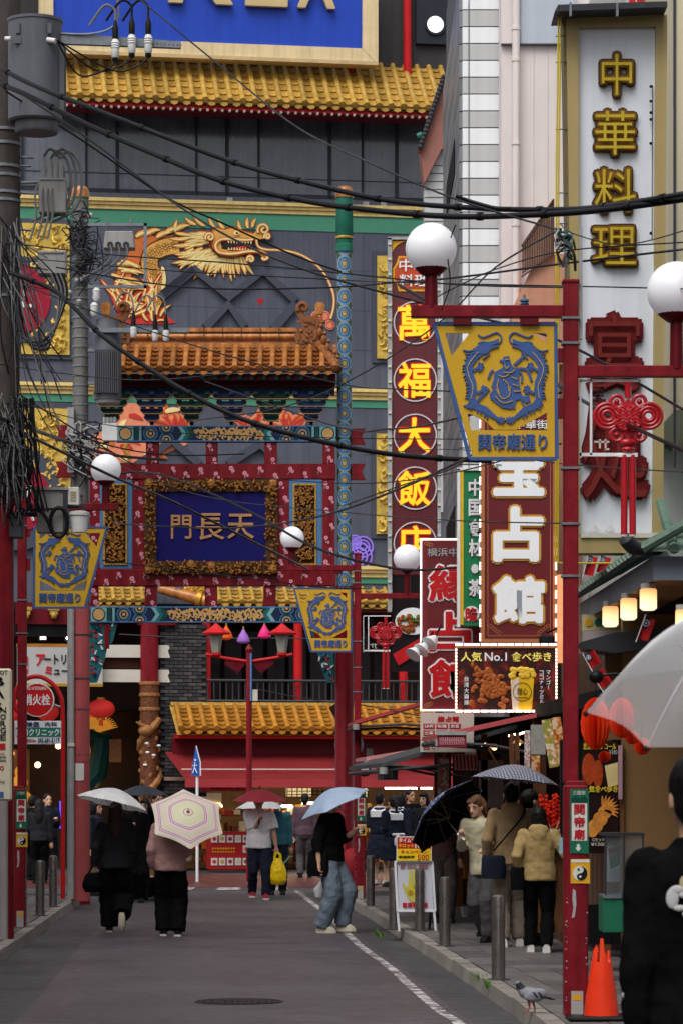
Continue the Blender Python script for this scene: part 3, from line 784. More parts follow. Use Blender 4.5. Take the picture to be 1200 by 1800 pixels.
# name plaque
pl_ = MB(blue).pb(270, 858, 472, 992, GD - 0.03, 0.1).obj('name_plaque', gate)
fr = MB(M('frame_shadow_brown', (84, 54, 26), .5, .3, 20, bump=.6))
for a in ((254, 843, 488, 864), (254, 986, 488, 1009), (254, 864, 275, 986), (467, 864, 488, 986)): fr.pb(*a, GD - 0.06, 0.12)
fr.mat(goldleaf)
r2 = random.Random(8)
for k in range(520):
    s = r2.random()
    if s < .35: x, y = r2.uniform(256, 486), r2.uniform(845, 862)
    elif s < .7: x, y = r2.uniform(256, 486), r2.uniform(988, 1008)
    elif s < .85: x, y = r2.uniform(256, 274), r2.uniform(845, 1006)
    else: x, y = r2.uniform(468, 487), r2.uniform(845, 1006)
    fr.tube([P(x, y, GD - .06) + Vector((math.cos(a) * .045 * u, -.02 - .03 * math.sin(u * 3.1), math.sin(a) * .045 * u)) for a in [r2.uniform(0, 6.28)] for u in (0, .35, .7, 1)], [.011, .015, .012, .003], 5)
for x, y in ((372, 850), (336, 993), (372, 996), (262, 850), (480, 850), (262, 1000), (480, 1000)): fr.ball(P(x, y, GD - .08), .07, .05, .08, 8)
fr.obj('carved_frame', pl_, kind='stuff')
plq = M('plaque_letter_gold', (190, 140, 96), 0.35, 0.15, 10, metal=.3)
for ch, x0, x1, y0, y1 in (('門', 301, 337, 905, 947), ('長', 345, 395, 902, 949), ('天', 400, 447, 903, 947)):
    MB(plq).txt(ch, x0, y0, x1, y1, GD - .055, .03, 0.009).obj('character', pl_)
# carved side panels
for x0, x1 in ((176, 232), (509, 564)):
    o = MB(skyblue).pb(x0, 843, x1, 999, GD + .01, .06).obj('side_panel', gate)
    b = MB(gold)
    for a in ((x0 + 6, 850, x1 - 8, 853), (x0 + 6, 990, x1 - 8, 993), (x0 + 6, 853, x0 + 9, 990), (x1 - 11, 853, x1 - 8, 990)): b.pb(*a, GD - .012, .03)
    b.obj('gilt_edge', o)
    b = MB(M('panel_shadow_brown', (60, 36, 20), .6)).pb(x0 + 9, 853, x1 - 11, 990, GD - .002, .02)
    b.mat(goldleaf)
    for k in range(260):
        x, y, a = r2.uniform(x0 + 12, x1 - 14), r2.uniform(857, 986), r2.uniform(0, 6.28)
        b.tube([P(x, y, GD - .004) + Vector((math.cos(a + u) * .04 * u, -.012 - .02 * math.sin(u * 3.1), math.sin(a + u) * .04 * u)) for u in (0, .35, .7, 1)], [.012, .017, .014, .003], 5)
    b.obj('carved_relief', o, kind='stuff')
# roof: slope, ridge, single tiles, eaves and brackets
roof = MB(otile2).add([P(168, 655, GD - .55), P(592, 655, GD - .55), P(575, 612, GD + .1), P(180, 612, GD + .1), P(592, 655, GD + .9), P(168, 655, GD + .9)],
                      [(0, 1, 2, 3), (3, 2, 4, 5), (1, 4, 2), (0, 3, 5)]).obj('roof', gate)
e0, e1 = GD - .58, GD + .05
def tile_field(par, n_, xe0, xe1, xr0, xr1, ye, yr, de, dr, mroll, mpan, rows, rad, slope_e=(0, 0), slope_r=(0, 0)):
    """roll tiles with round end discs and rows of curved pan tiles between them"""
    v0 = P(xe0, ye, de); v1 = Vector((v0.x, dr, Z(yr, dr))); ln = (v1 - v0).length
    p1 = MB(mroll).tube([(0, 0, 0), (0, 0, ln * .33), (0, 0, ln * .335), (0, 0, ln * .66), (0, 0, ln * .665), (0, 0, ln)], [rad, rad * .92, rad, rad * .92, rad, rad * .92], 10)
    p1.tube([(0, 0, -.02), (0, 0, .03)], rad * 1.18, 12).tube([(0, 0, -.03), (0, 0, .0)], rad * .75, 10)
    rm = p1.mesh('roll_tile', smooth=True)
    gap = abs(X(xe1, de) - X(xe0, de)) / n_
    ph = ln / rows
    pm_ = MB(mpan).add([(-gap / 2, -.035, 0), (0, -.012, 0), (gap / 2, -.035, 0), (-gap / 2, .0, ph * 1.1), (0, .022, ph * 1.1), (gap / 2, .0, ph * 1.1), (-gap / 2, .03, .004), (0, .05, .004), (gap / 2, .03, .004)],
                       [(0, 1, 4, 3), (1, 2, 5, 4), (6, 7, 1, 0), (7, 8, 2, 1)]).mesh('pan_tile')
    dm = MB(mroll).pp([(600 + 1e0 * x_, Y0 + y_) for x_, y_ in ((-1, 0), (1, 0), (.8, .7), (0, 1.1), (-.8, .7))], F, .03) if False else MB(mroll).prism([(gap * .36, 0), (gap * .28, -gap * .22), (0, -gap * .34), (-gap * .28, -gap * .22), (-gap * .36, 0)], 0, .03)
    dmesh = dm.mesh('drip_tile')
    for i in range(n_ + 1):
        u = i / n_
        a = P(xe0 + (xe1 - xe0) * u, ye + slope_e[0] * u, de); b_ = Vector((a.x, dr, Z(yr, dr)))
        ya_ = (b_ - a).normalized().cross(Vector((1, 0, 0))).normalized()
        rot = (b_ - a).to_track_quat('Z', 'Y').to_euler()
        inst(rm, 'roll_tile', par, a - ya_ * .05, rot, (1, 1, (b_ - a).length / ln))
        if i == n_: break
        u2 = (i + .5) / n_
        a = P(xe0 + (xe1 - xe0) * u2, ye + slope_e[0] * u2, de); b_ = Vector((a.x, dr, Z(yr, dr)))
        inst(dmesh, 'drip_tile', par, a + Vector((0, -.01, .0)))
        dirv = (b_ - a).normalized(); xax = Vector((1, 0, 0)); yax = dirv.cross(xax).normalized()
        rot2 = Matrix((xax, yax, dirv)).transposed().to_euler()
        for k in range(rows):
            inst(pm_, 'pan_tile', par, a.lerp(b_, k / rows) - yax * .035, rot2)
tile_field(roof, 19, 172, 588, 190, 566, 652, 614, GD - .58, GD - .02, otile, otile2, 5, 0.046)
r_ = MB(otile)
r_.pb(206, 576, 540, 583, GD - .02, .3); r_.mat(otile2).pb(206, 583, 540, 602, GD + .02, .22); r_.mat(otile)
r_.tube([P(206, 592, GD + .02), P(540, 592, GD + .02)], .05, 10)
r_.pb(190, 602, 560, 611, GD - .04, .36)
rg = r_.obj('ridge', roof, True)
bm_ = M('ridge_joint', (86, 50, 26), .5)
for x in range(226, 540, 33): MB(bm_).pb(x, 575.5, x + 1.2, 602, GD - .036, .03).obj('ridge_joint', rg)
def dragon_fish(x, s):
    f = lambda a, b: (x + s * a, b)
    b = MB(otile2)
    b.pp([f(*p) for p in [(-22, 604), (-26, 590), (-20, 580), (-10, 576), (-16, 560), (-24, 545), (-22, 534), (-12, 530), (-4, 534), (-4, 543), (-10, 545), (-8, 553), (4, 556), (14, 552), (22, 560), (26, 575), (26, 604)]], GD - .06, .2)
    b.tube([P(*f(-10 + 9 * math.cos(a) * k, 541 + 9 * math.sin(a) * k), GD - .07) for a, k in [(i * .5 + 2.6, 1.2 - i * .07) for i in range(14)]], .03, 6)
    for k in range(40):
        px, py = r2.uniform(-18, 22), r2.uniform(560, 600); b.leaf(*f(px, py), r2.uniform(0, 6), 9, 4, GD - .075 - r2.uniform(0, .02), .02)
    b.ball(P(*f(-14, 582), GD - .08), .03)
    b.obj('ridge_beast', roof)
    MB(otile).pp([f(12, 552), f(10, 536), f(14, 531), f(24, 531), f(28, 536), f(25, 552)], GD + .02, .1).obj('ridge_spike', roof)
dragon_fish(543, 1); dragon_fish(205, -1)
b = MB(otile2); c_ = [(560, 606), (572, 618), (584, 636), (594, 650)]
b.tube([P(x, y, GD - .1 - i * .15) for i, (x, y) in enumerate(c_)], .07, 8)
for i, (x, y) in enumerate([(562, 585), (569, 598), (576, 612), (586, 632), (592, 640)]): b.ball(P(x, y, GD - .1 - i * .1), .05, .05, .085, 8); b.ball(P(x + 2, y - 12, GD - .1 - i * .1), .035, n=8)
b.obj('hip_figures', roof, True)
MB(dred).pb(172, 657, 590, 668, GD - .4, .7).obj('eaves_board', gate)
raf = MB(green).box((-.03, 0, -.03), (.03, .3, .03)).mesh('rafter_end')
for i in range(19): inst(raf, 'rafter_end', gate, P(184 + i * 21.6, 663, GD - .46))
MB(dred).pb(180, 668, 588, 680, GD - .1, .3).obj('eaves_beam', gate); MB(navyp).pb(180, 681, 588, 692, GD - .06, .26).obj('eaves_beam', gate)
def bracket_set(cx, ma, mb):
    o = MB(dark).pb(cx - 3, 692, cx + 3, 746, GD + .05, .1).obj('bracket_set', gate)
    for k in range(4):
        y = 692 + k * 13; w = 33 - k * 6.5; dd = GD - .28 + k * .07
        b = MB((ma, mb)[k % 2])
        b.pp([(cx - w, y), (cx + w, y), (cx + w, y + 4), (cx + w - 5, y + 9), (cx - w + 5, y + 9), (cx - w, y + 4)], dd, .12)
        b.mat(tan).rib([(cx - w, y), (cx - w, y + 4), (cx - w + 5, y + 9), (cx + w - 5, y + 9), (cx + w, y + 4), (cx + w, y)], 1.2, dd - .006, .008)
        for j in (-1, 0, 1): b.mat((mb, ma)[k % 2]).pb(cx + j * (w - 5) - 4, y - 4, cx + j * (w - 5) + 4, y + 1, dd - .05, .14)
        b.obj('bracket_arm', o)
for i, cx in enumerate((197, 267, 337, 407, 477, 547)): bracket_set(cx, *((navyp, M('bracket_blue', (44, 70, 116), .5)) if i % 2 else (M('bracket_green_dark', (20, 52, 46), .5), dgreen)))
# carved corbels where columns meet the lower architrave
for cx, s in ((158, 1), (586, -1)):
    b = MB(teal); f = lambda a, y: (cx + s * a, y)
    b.pp([f(0, 1096), f(48, 1096), f(40, 1128), f(30, 1138), f(26, 1160), f(12, 1200), f(0, 1200)], GD + .02, .1)
    for k in range(60):
        a, y = r2.uniform(2, 40), r2.uniform(1098, 1196)
        if a > 46 - (y - 1096) * .36: continue
        b.mat((skyblue, white, navyp, bred)[k % 4]).leaf(*f(a, y), r2.uniform(0, 6.28), 8, 3.4, GD + .012 - .004 * (k % 3), .008, .6)
    b.obj('carved_corbel', gate)
    MB(red).pb(min(f(26, 0)[0], f(34, 0)[0]), 1098, max(f(26, 0)[0], f(34, 0)[0]), 1140, GD - .02, .1).obj('corbel_peg', gate)
# ---------------------------------------------------------------- the grey restaurant building beyond the crossing
BD = 68.0; PIV = Vector((X(400, BD), BD, 0)); BROT = Matrix.Rotation(R(9), 3, 'Z')
ROTS = []
def turn(t): ROTS.append(t); return t
gwall = M('grey_panel_wall', (88, 93, 106), 0.5, 0.1, 1.2, streak=0.25)
gwall2 = M('grey_panel_trim', (72, 76, 88), 0.5, 0.07, 1.2)
darkwall = M('charcoal_wall', (60, 58, 60), 0.6, 0.12, 3, streak=0.25)
winglass = M('dark_window_glass', (88, 94, 104), 0.12, 0.25, 1.5, streak=0.25, spec=0.6)
winframe = M('dark_window_frame', (44, 47, 56), 0.45, 0.1, 5)
ytile = M('yellow_glazed_tile', (178, 142, 64), 0.32, 0.3, 7, coat=0.3, streak=0.3, orand=.18)
ytile2 = M('yellow_pan_tile', (162, 126, 58), 0.38, 0.35, 9, coat=0.2, orand=.3)
gband = M('green_band', (78, 146, 118), 0.5, 0.06, 3)
bld = turn(thing('restaurant_building', 'large grey building with yellow tiled eaves and a golden dragon mural behind the gate', 'building', PIV))
d = BD
MB(darkwall).pb(-120, -160, 800, 112, d, 5).obj('upper_wall', bld)
MB(gwall).pb(-120, 112, 800, 200, d + .3, 4).obj('wall', bld)
MB(gwall).pb(-120, 345, 800, 1062, d, 5).obj('wall', bld)
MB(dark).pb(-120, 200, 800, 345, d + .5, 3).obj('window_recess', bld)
# window band: panes between mullions
xs = [-20, 40, 152, 205, 345, 398, 455, 580, 640, 700, 775]
for i in range(len(xs) - 1):
    w = MB(winframe); x0, x1 = xs[i], xs[i + 1]
    fw = 5 if i % 2 else 3
    for a in ((x0, 200, x0 + fw, 345), (x0, 338, x1, 345), (x0, 200, x1, 206)): w.pb(*a, d + .02, .15)
    o = w.obj('window', bld)
    MB(winglass).pb(x0 + fw + .2, 206.2, x1 - .2, 337.8, d + .1, .02).obj('pane', o)
    for y in (310,): MB(winframe).pb(x0 + fw, y, x1, y + 1.5, d + .085, .02).obj('transom', o)
    if (x1 - x0) > 100:
        b = MB(M('blind_slats', (96, 100, 108), .6, .15, 4))
        for k in range(3): b.pb(x0 + (x1 - x0) * (.25 + .22 * k), 230, x0 + (x1 - x0) * (.25 + .22 * k) + 3, 336, d + .16, .02)
        b.obj('blind', o)
# cornices
def cornice(x0, x1, y, o_=0.0, gb=28):
    b = MB(cream)
    for k, (a, c, p) in enumerate(((0, 6, .16), (7, 12, .11), (13, 20, .06))): b.pb(x0, y + a, x1, y + c, d - p - o_, p + o_ + .02)
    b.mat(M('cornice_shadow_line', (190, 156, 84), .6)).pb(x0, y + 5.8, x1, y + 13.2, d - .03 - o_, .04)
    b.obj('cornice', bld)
    MB(gband).pb(x0, y + 21, x1, y + 21 + gb, d - .02 - o_, .04).obj('green_band', bld)
cornice(-100, 750, 353); cornice(-100, 800, 678, 0, 13); cornice(600, 800, 992, .01, 10)
for x in (398, 640, 672): MB(lgrey).pb(x, 347, x + 10, 353, d - .1, .1).obj('drain_cap', bld)
# seams of the wall panels
b = MB(gwall2)
for x in range(-40, 780, 62): b.pb(x, 404, x + .7, 668, d - .004, .006)
for y in (470, 540, 610): b.pb(-60, y, 780, y + .7, d - .004, .006)
b.obj('panel_seams', bld, kind='stuff')
# diamond lattice ribs
for k, pts in enumerate(([(285, 520), (340, 474), (402, 522), (462, 474), (520, 525)], [(360, 576), (400, 535), (430, 573)], [(340, 474), (280, 525)], [(520, 530), (480, 576)], [(130, 575), (150, 540)], [(240, 820), (300, 776), (350, 816)], [(400, 815), (455, 780), (480, 800)])):
    b = MB(gwall2).rib(pts, 15, d - .12, .13); b.obj('lattice_rib', bld)
MB(bred).pp([(452, 524), (464, 524), (458, 536)], d - .01, .02).obj('red_triangle', bld)
# gold relief panels with grey frames
relief = M('gold_relief', (208, 176, 84), 0.35, 0.2, 3, metal=.25, bump=1.0, bscale=5)
def gold_panel(x0, y0, x1, y1):
    o = MB(gwall2).pb(x0 - 8, y0 - 8, x1 + 8, y1 + 8, d - .05, .05).obj('relief_panel', bld)
    b = MB(relief).pb(x0, y0, x1, y1, d - .09, .05); r3 = random.Random(int(x0 + y0))
    for k in range(int((x1 - x0) * (y1 - y0) / 190)):
        x, y, a = r3.uniform(x0 + 8, x1 - 8), r3.uniform(y0 + 8, y1 - 8), r3.uniform(0, 6.28)
        b.tube([P(min(x1 - 4, max(x0 + 4, x + 10 * u * math.cos(a + u * 2.2))), min(y1 - 4, max(y0 + 4, y + 10 * u * math.sin(a + u * 2.2))), d - .085) for u in (0, .3, .6, .9, 1.2)], [.05, .09, .08, .06, .02], 7, sq=.6)
    b.obj('gold_relief', o, True)
gold_panel(665, 442, 700, 624); gold_panel(664, 757, 700, 935)
gold_panel(38, 402, 122, 630); gold_panel(40, 724, 124, 900)
crimson = M('crimson_oval', (150, 30, 52), .45, .1, 3)
for cy in (535, 880):
    o = MB(gwall2).disc(30, cy, 82, d - .14, .06, 32, 76 if cy < 800 else 92).obj('oval_frame', bld)
    MB(crimson).disc(30, cy, 58, d - .17, .06, 32, 60).obj('crimson_oval', o)
    b = MB(white)
    b.txt('1.', 38, cy - 16, 56, cy + 14, d - .19, .02, .02) if cy < 800 else b.rib([(42, cy - 55), (50, cy - 20), (48, cy + 10), (58, cy + 40)], [6, 9, 7, 4], d - .19, .02); b.obj('lettering', o)
# --- dragon mural (low relief, layered)
dk, or_, go, cr, rd, sa = (M('mural_brown', (104, 50, 26), .5), M('mural_orange', (206, 112, 56), .5), M('mural_gold', (222, 168, 82), .5), M('mural_cream', (240, 220, 150), .5), M('mural_red', (196, 56, 50), .5), M('mural_salmon', (230, 142, 108), .5))
mur = MB(gwall2).pb(176, 396, 590, 400, d - .012, .012).obj('dragon_mural', bld, label='painted golden dragon with open jaws and a long whisker')
U = lambda x, y: (160 + x / 2.609, 360 + y / 2.609)
def layers(b, fn):
    for k, (m, s) in enumerate(((dk, 1.0), (or_, .78), (go, .6), (cr, .25))): b.mat(m); fn(s, d - .02 - k * .012)
r3 = random.Random(21)
b = MB(dk)
def flame(x, y, a, l, w, bend=.3, red_=False):
    ms = ((dk, 1.0), (rd, .85), (or_, .5), (cr, .2)) if red_ else ((dk, 1.0), (or_, .84), (go, .68), (cr, .28))
    k0 = r3.uniform(0, .01)
    for k, (m, s) in enumerate(ms): b.mat(m).leaf(*U(x, y), a, l * (.9 + .1 * s) / 2.609, w * s / 2.609, d - .02 - k * .012 - k0, .012, bend)
# body with scales
body = [U(*p) for p in smoothpath([(150, 420), (150, 330), (200, 250), (235, 180), (300, 190), (380, 180)], 4)]
b.mat(dk).rib(body, 30, d - .016, .012); b.mat(or_).rib(body, 25, d - .024, .012)
body2 = [U(*p) for p in smoothpath([(400, 190), (330, 205), (275, 240), (270, 300), (300, 350), (300, 420), (270, 470)], 4)]
b.mat(dk).rib(body2, 33, d - .03, .012); b.mat(go).rib(body2, 28, d - .038, .012)
for i, (x, y) in enumerate(body2[:-1]):
    for o_ in (-9, -3, 3, 9): b.mat(dk).ring(x + o_ + (i % 2) * 3, y + o_ * .3, 2.6, .7, d - .042, .006, 8)
b.mat(cr).rib([U(*p) for p in smoothpath([(325, 290), (335, 350), (325, 400)], 4)], [1, 6, 6, 6, 6, 6, 6, 6, 1], d - .046, .01)
spine = [(205, 160), (250, 150), (300, 160), (340, 140), (385, 125)]
for i, (x, y) in enumerate(spine): flame(x, y, -.75, 70, 34, .5)
for k in range(9): flame(110 + r3.uniform(-20, 40), 270 + k * 16, r3.uniform(-.3, .3), 110, 30, .3)
# red lower mass
for k in range(22): flame(r3.uniform(90, 330), r3.uniform(400, 520), r3.uniform(-2.8, -.3), r3.uniform(70, 120), r3.uniform(24, 44), r3.uniform(-.5, .5), True)
b.mat(rd).pp([U(*p) for p in [(90, 390), (130, 430), (190, 430), (230, 380), (265, 380), (270, 430), (310, 460), (350, 520), (390, 545), (340, 556), (100, 556), (130, 500), (100, 450)]], d - .017, .012)
for k in range(16): flame(r3.uniform(120, 340), r3.uniform(430, 545), r3.uniform(-2.6, -.4), r3.uniform(40, 80), r3.uniform(12, 26), .5)
# mane
for k in range(64):
    u = r3.random(); x = 400 + u * 170 + r3.uniform(-10, 10); y = 120 + r3.uniform(0, 140) + u * 12
    flame(x + 40, y + 8, math.pi - .28 + (y - 190) * -.006 + r3.uniform(-.25, .25), r3.uniform(64, 96), r3.uniform(22, 30), r3.uniform(-.3, .3))
for x, y, a, l in ((520, 100, -2.7, 70), (570, 110, -2.4, 60), (480, 95, -2.9, 60), (620, 120, -2.5, 70), (690, 115, -2.2, 50), (720, 105, -1.9, 50), (740, 100, -1.5, 45), (385, 130, -1.7, 55)): flame(x, y, a, l, 26, .4)
for k in range(18): flame(560 + k * 8, 225 + r3.uniform(0, 20), 2.2 - k * .05 + r3.uniform(-.2, .2), r3.uniform(70, 120), 24, -.2)
# head
hd = [(540, 150), (560, 105), (610, 112), (650, 100), (700, 118), (745, 128), (770, 100), (820, 120), (815, 150), (760, 152), (700, 158), (610, 160), (585, 175), (590, 205), (640, 214), (720, 205), (760, 204), (805, 222), (800, 246), (770, 222), (720, 222), (650, 240), (590, 236), (555, 200)]
for k, (m, s) in enumerate(((dk, 1.06), (or_, 1.0), (go, .93))): b.mat(m).pp([U(680 + (x - 680) * s, 170 + (y - 170) * s) for x, y in hd], d - .10 - k * .012, .012)
b.mat(M('mural_mouth', (48, 36, 38), .6)).pp([U(*p) for p in [(604, 168), (650, 164), (720, 164), (745, 172), (735, 196), (690, 200), (640, 206), (606, 200), (596, 184)]], d - .14, .012)
for k in range(9): b.mat(cr).pp([U(622 + k * 13, 163), U(632 + k * 13, 163), U(627 + k * 13, 178)], d - .15, .01); b.pp([U(622 + k * 13, 206), U(632 + k * 13, 206), U(627 + k * 13, 194)], d - .15, .01)
b.mat(rd).pp([U(*p) for p in [(640, 196), (700, 186), (735, 184), (700, 200), (650, 204)]], d - .15, .008)
lip = [U(*p) for p in smoothpath([(740, 155), (700, 158), (640, 156), (590, 160), (566, 185), (580, 216), (640, 224), (720, 210), (780, 212), (806, 235), (790, 246), (780, 236)], 4)]
b.mat(or_).rib(lip, 6.5, d - .155, .012); b.mat(cr).rib(lip, 3.2, d - .162, .01)
for cx, cy, rr in ((788, 108, 30), (805, 140, 16), (728, 246, 18), (540, 150, 22)):
    sp = [U(cx + rr * (1 - i / 18) * math.cos(i * .55 + 2.6), cy + rr * (1 - i / 18) * math.sin(i * .55 + 2.6)) for i in range(17)]
    b.mat(or_).rib(sp, 6, d - .165, .012); b.mat(cr).rib(sp, 2.8, d - .172, .01)
b.mat(cr).disc(*U(663, 128), 5, d - .165, .012, ry=4); b.mat(dk).disc(*U(665, 128), 2.2, d - .17, .012)
wh = [U(*p) for p in smoothpath([(755, 150), (762, 185), (800, 200), (880, 202), (960, 220), (1030, 262), (1080, 320), (1112, 400), (1112, 460), (1098, 510)], 5)]
b.mat(or_).rib(wh, 5, d - .15, .012); b.mat(cr).rib(wh, 2.2, d - .158, .01)
b.obj('dragon_relief', mur)
b = MB(sa)
for x, y, s in ((1040, 505, 30), (1075, 500, 26), (1100, 540, 22)): b.mat(sa).disc(*U(x, y), s / 2.6, d - .03, .02); b.mat(rd).ring(*U(x, y), s / 3.6, 1.2, d - .036, .01)
b.obj('pink_cloud', mur)
# salmon body and clouds low on the wall, seen between the gate's beams
b = MB(sa)
b.pp([(150, 800), (165, 770), (200, 750), (225, 700), (250, 720), (262, 700), (290, 735), (320, 712), (300, 770), (330, 782), (300, 795), (250, 815), (180, 818)], d - .02, .02)
for k in range(16):
    x, y = r3.uniform(160, 300), r3.uniform(705, 810); b.mat((or_, cr, rd)[k % 3]).leaf(x, y, r3.uniform(-2, .5), r3.uniform(18, 36), 9, d - .03 - k * .002, .01, .4)
b.obj('salmon_mural', mur)
for cx, cy in ((438, 744), (508, 746), (306, 744)):
    b = MB(sa)
    for k in range(9):
        a = -2.5 + k * .24 + r3.uniform(-.3, .3); ss = r3.uniform(.5, 1.25)
        for j, (m, s) in enumerate(((sa, 1), (or_, .6), (rd, .25))): b.mat(m).leaf(cx + 12 * math.cos(a), cy + 6, a, 34 * ss * (.8 + .2 * s), 15 * s, d - .03 - j * .012 - k * .001, .01, .5 if k % 2 else -.5)
    b.obj('flame_cloud', mur)
b = MB(gold)
for k in range(8): b.mat(gold).disc(222 + 4 * math.cos(k), 776 + k * 4.4, 3.2, d - .07, .02, 10)
b.obj('bead_string', mur)
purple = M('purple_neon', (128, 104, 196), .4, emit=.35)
b = MB(purple)
for cx, cy, rr in ((632, 975, 24), (640, 958, 18), (625, 950, 12)):
    for s in (1, .65, .35): b.ring(cx, cy, rr * s, 2.5, d - .06, .03, 20)
b.obj('purple_cloud', mur)
# --- top tiled roof
tr = MB(ytile2).add([P(90, 186, d - 1.3), P(800, 186, d - 1.3), P(800, 106, d + .2), P(90, 106, d + .2), P(90, 192, d + .2), P(800, 192, d + .2)], [(0, 1, 2, 3), (1, 0, 4, 5)]).obj('top_roof', bld)
tile_field(tr, 31, 102, 784, 102, 784, 180, 106, d - 1.35, d + .1, ytile, ytile2, 7, .066)
MB(bred).pb(90, 184, 800, 193, d - 1.25, .3).obj('eaves_board', tr)
b = MB(offw)
for x in range(100, 790, 13): b.pb(x, 192, x + 4, 196, d - 1.28, .1)
b.obj('eaves_studs', tr, kind='stuff'); MB(dred).pb(90, 193, 800, 197, d - 1.1, .6).obj('eaves_soffit', tr)
MB(ytile).pb(610, 120, 800, 126, d - .15, .3).obj('ridge', tr)
MB(bred).tube([P(718, 122, d - .2), P(718, -60, d - .2)], .09, 12).obj('red_post', bld, True)
MB(bred).tube([P(616, 112, d - .2), P(616, 122, d - .2)], .09, 12).obj('red_post', bld, True)
o = MB(winframe).pb(735, -20, 800, 63, d - .12, .12).obj('round_window', bld)
MB(M('light_disc', (250, 252, 255), .3, 0, emit=1.2)).disc(769, 28, 14.5, d - .15, .03, 28).obj('pane', o); MB(winframe).ring(769, 28, 17, 4, d - .17, .05).obj('frame', o)
# --- blue fascia sign at the top
sg = turn(thing('fascia_sign', 'huge blue sign board with cream frame at the top of the building', 'sign', P(370, 108, BD - .9)))
fb = M('fascia_blue', (40, 74, 184), .45, .06, 1.5, streak=.12); fc = M('fascia_cream', (224, 202, 158), .45, .08, 2, streak=.2)
MB(fb).pb(84, -70, 630, 77, BD - .8, .3).obj('board', sg)
b = MB(fc)
b.pp([(60, 104), (657, 104), (629, 76), (84, 76)], BD - .86, .4); b.pp([(657, 104), (657, -70), (629, -70), (629, 76)], BD - .87, .4); b.pp([(84, -70), (60, -70), (60, 104), (84, 76)], BD - .87, .4)
b.mat(M('fascia_cream_edge', (196, 172, 128), .5)).pb(60, 98, 657, 104.5, BD - .9, .3); b.obj('frame', sg)
b = MB(M('fascia_letter', (200, 178, 130), .4, .1, 4))
for ch, x0, x1 in (('R', 284, 398), ('E', 420, 495), ('X', 512, 580)): b.txt(ch, x0, -115, x1, 8, BD - .95, .12, .02)
b.obj('lettering', sg)
# --- lower storeys
d2 = BD - .6
bk = NT('grey_brick'); brn = bk.nt.nodes.new('ShaderNodeTexBrick'); brn.inputs['Scale'].default_value = 6
brn.inputs['Color1'].default_value = (*C(74, 74, 78), 1); brn.inputs['Color2'].default_value = (*C(54, 54, 58), 1); brn.inputs['Mortar'].default_value = (*C(36, 36, 38), 1)
mp_ = bk.nt.nodes.new('ShaderNodeMapping'); mp_.inputs['Rotation'].default_value = (R(90), 0, 0); bk.lk(bk.tc.outputs['Object'], mp_.inputs[0]); bk.lk(mp_.outputs[0], brn.inputs['Vector'])
gbrick = bk.fin(brn.outputs['Color'], .6)
MB(M('arcade_inner_wall', (64, 46, 36), .7, .3, 2)).pb(-120, 1062, 800, 1535, d + 2.6, .4).obj('inner_wall', bld)
for x, y in ((46, 1325), (128, 1312), (150, 1345), (205, 1262), (226, 1330), (92, 1345), (20, 1335), (216, 1395), (170, 1405)): MB(warmlit).ball(P(x, y, d + 2.0), .07, n=8).obj('arcade_lamp', bld, True)
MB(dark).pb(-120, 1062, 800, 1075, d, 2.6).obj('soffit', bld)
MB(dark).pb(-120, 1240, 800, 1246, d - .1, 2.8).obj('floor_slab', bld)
bw = MB(M('brick_bed', (40, 40, 42), .8)).pb(274, 1098, 356, 1400, d2 + .01, .6).obj('brick_pier', bld)
bms = [MB(M('grey_brick_%d' % k, c, .6, .2, 8)).box((0, 0, 0), (15 * d / F, .05, 5 * d / F)).mesh('brick') for k, c in enumerate(((66, 64, 66), (54, 53, 55), (80, 76, 76)))]
r3 = random.Random(5); cnt = 0
for row in range(47):
    y = 1100 + row * 6.3
    for k in range(6):
        x = 274 + k * 16.4 - (row % 2) * 8
        if x < 273 or x > 341 or cnt >= 290 or y > 1390: continue
        inst(r3.choice(bms), 'brick', bw, P(x, y + 5, d2) + Vector((0, r3.uniform(-.03, -.015), 0))); cnt += 1
# balcony rail and posts
b = MB(dgrey)
for y in (1196, 1232): b.tube([P(356, y, d2), P(800, y, d2)], .03, 6)
for x in range(358, 800, 11): b.tube([P(x, 1197, d2 + .02), P(x, 1240, d2 + .02)], .016, 5)
b.obj('balcony_rail', bld)
for x in (358, 520, 708): MB(bred).tube([P(x, 1242, d2 + .2), P(x, 1095, d2 + .2)], .1, 12).obj('balcony_column', bld, True)
b = MB(M('balcony_glass', (52, 46, 48), .2, .3, 2))
for x in range(372, 700, 38): b.pb(x, 1110, x + 30, 1240, d + 1.2, .05)
b.obj('balcony_windows', bld)
# eaves behind the gate's foot and the shop eaves
orn = MB(otile).tube([P(276, 1036, d - .3), P(352, 1056, d - .6)], [.1, .14], 12); orn.mat(gold).tube([P(338, 1052, d - .58), P(346, 1054, d - .6)], .17, 14).tube([P(352, 1056, d - .6), P(356, 1057, d - .62)], .15, 14)
for k in range(24): orn.ball(P(322 + r3.uniform(0, 36), 1036 + r3.uniform(-4, 8), d - .4), .07, n=7)
orn.obj('eaves_ornament', bld, True)
for x0, x1, n_ in ((160, 262, 6), (380, 700, 16)):
    er = MB(ytile2).add([P(x0, 1068, d - .5), P(x1, 1068, d - .5), P(x1, 1034, d + .1), P(x0, 1034, d + .1)], [(0, 1, 2, 3)]).obj('middle_roof', bld)
    tile_field(er, n_, x0, x1, x0, x1, 1060, 1034, d - .5, d + .05, ytile, ytile2, 4, .05)
    MB(dred).pb(x0, 1062, x1, 1074, d - .42, .5).obj('eaves_board', er)
er = MB(ytile2).add([P(290, 1292, d2 - 1.1), P(800, 1292, d2 - 1.1), P(800, 1240, d2), P(290, 1240, d2)], [(0, 1, 2, 3)]).obj('shop_roof', bld)
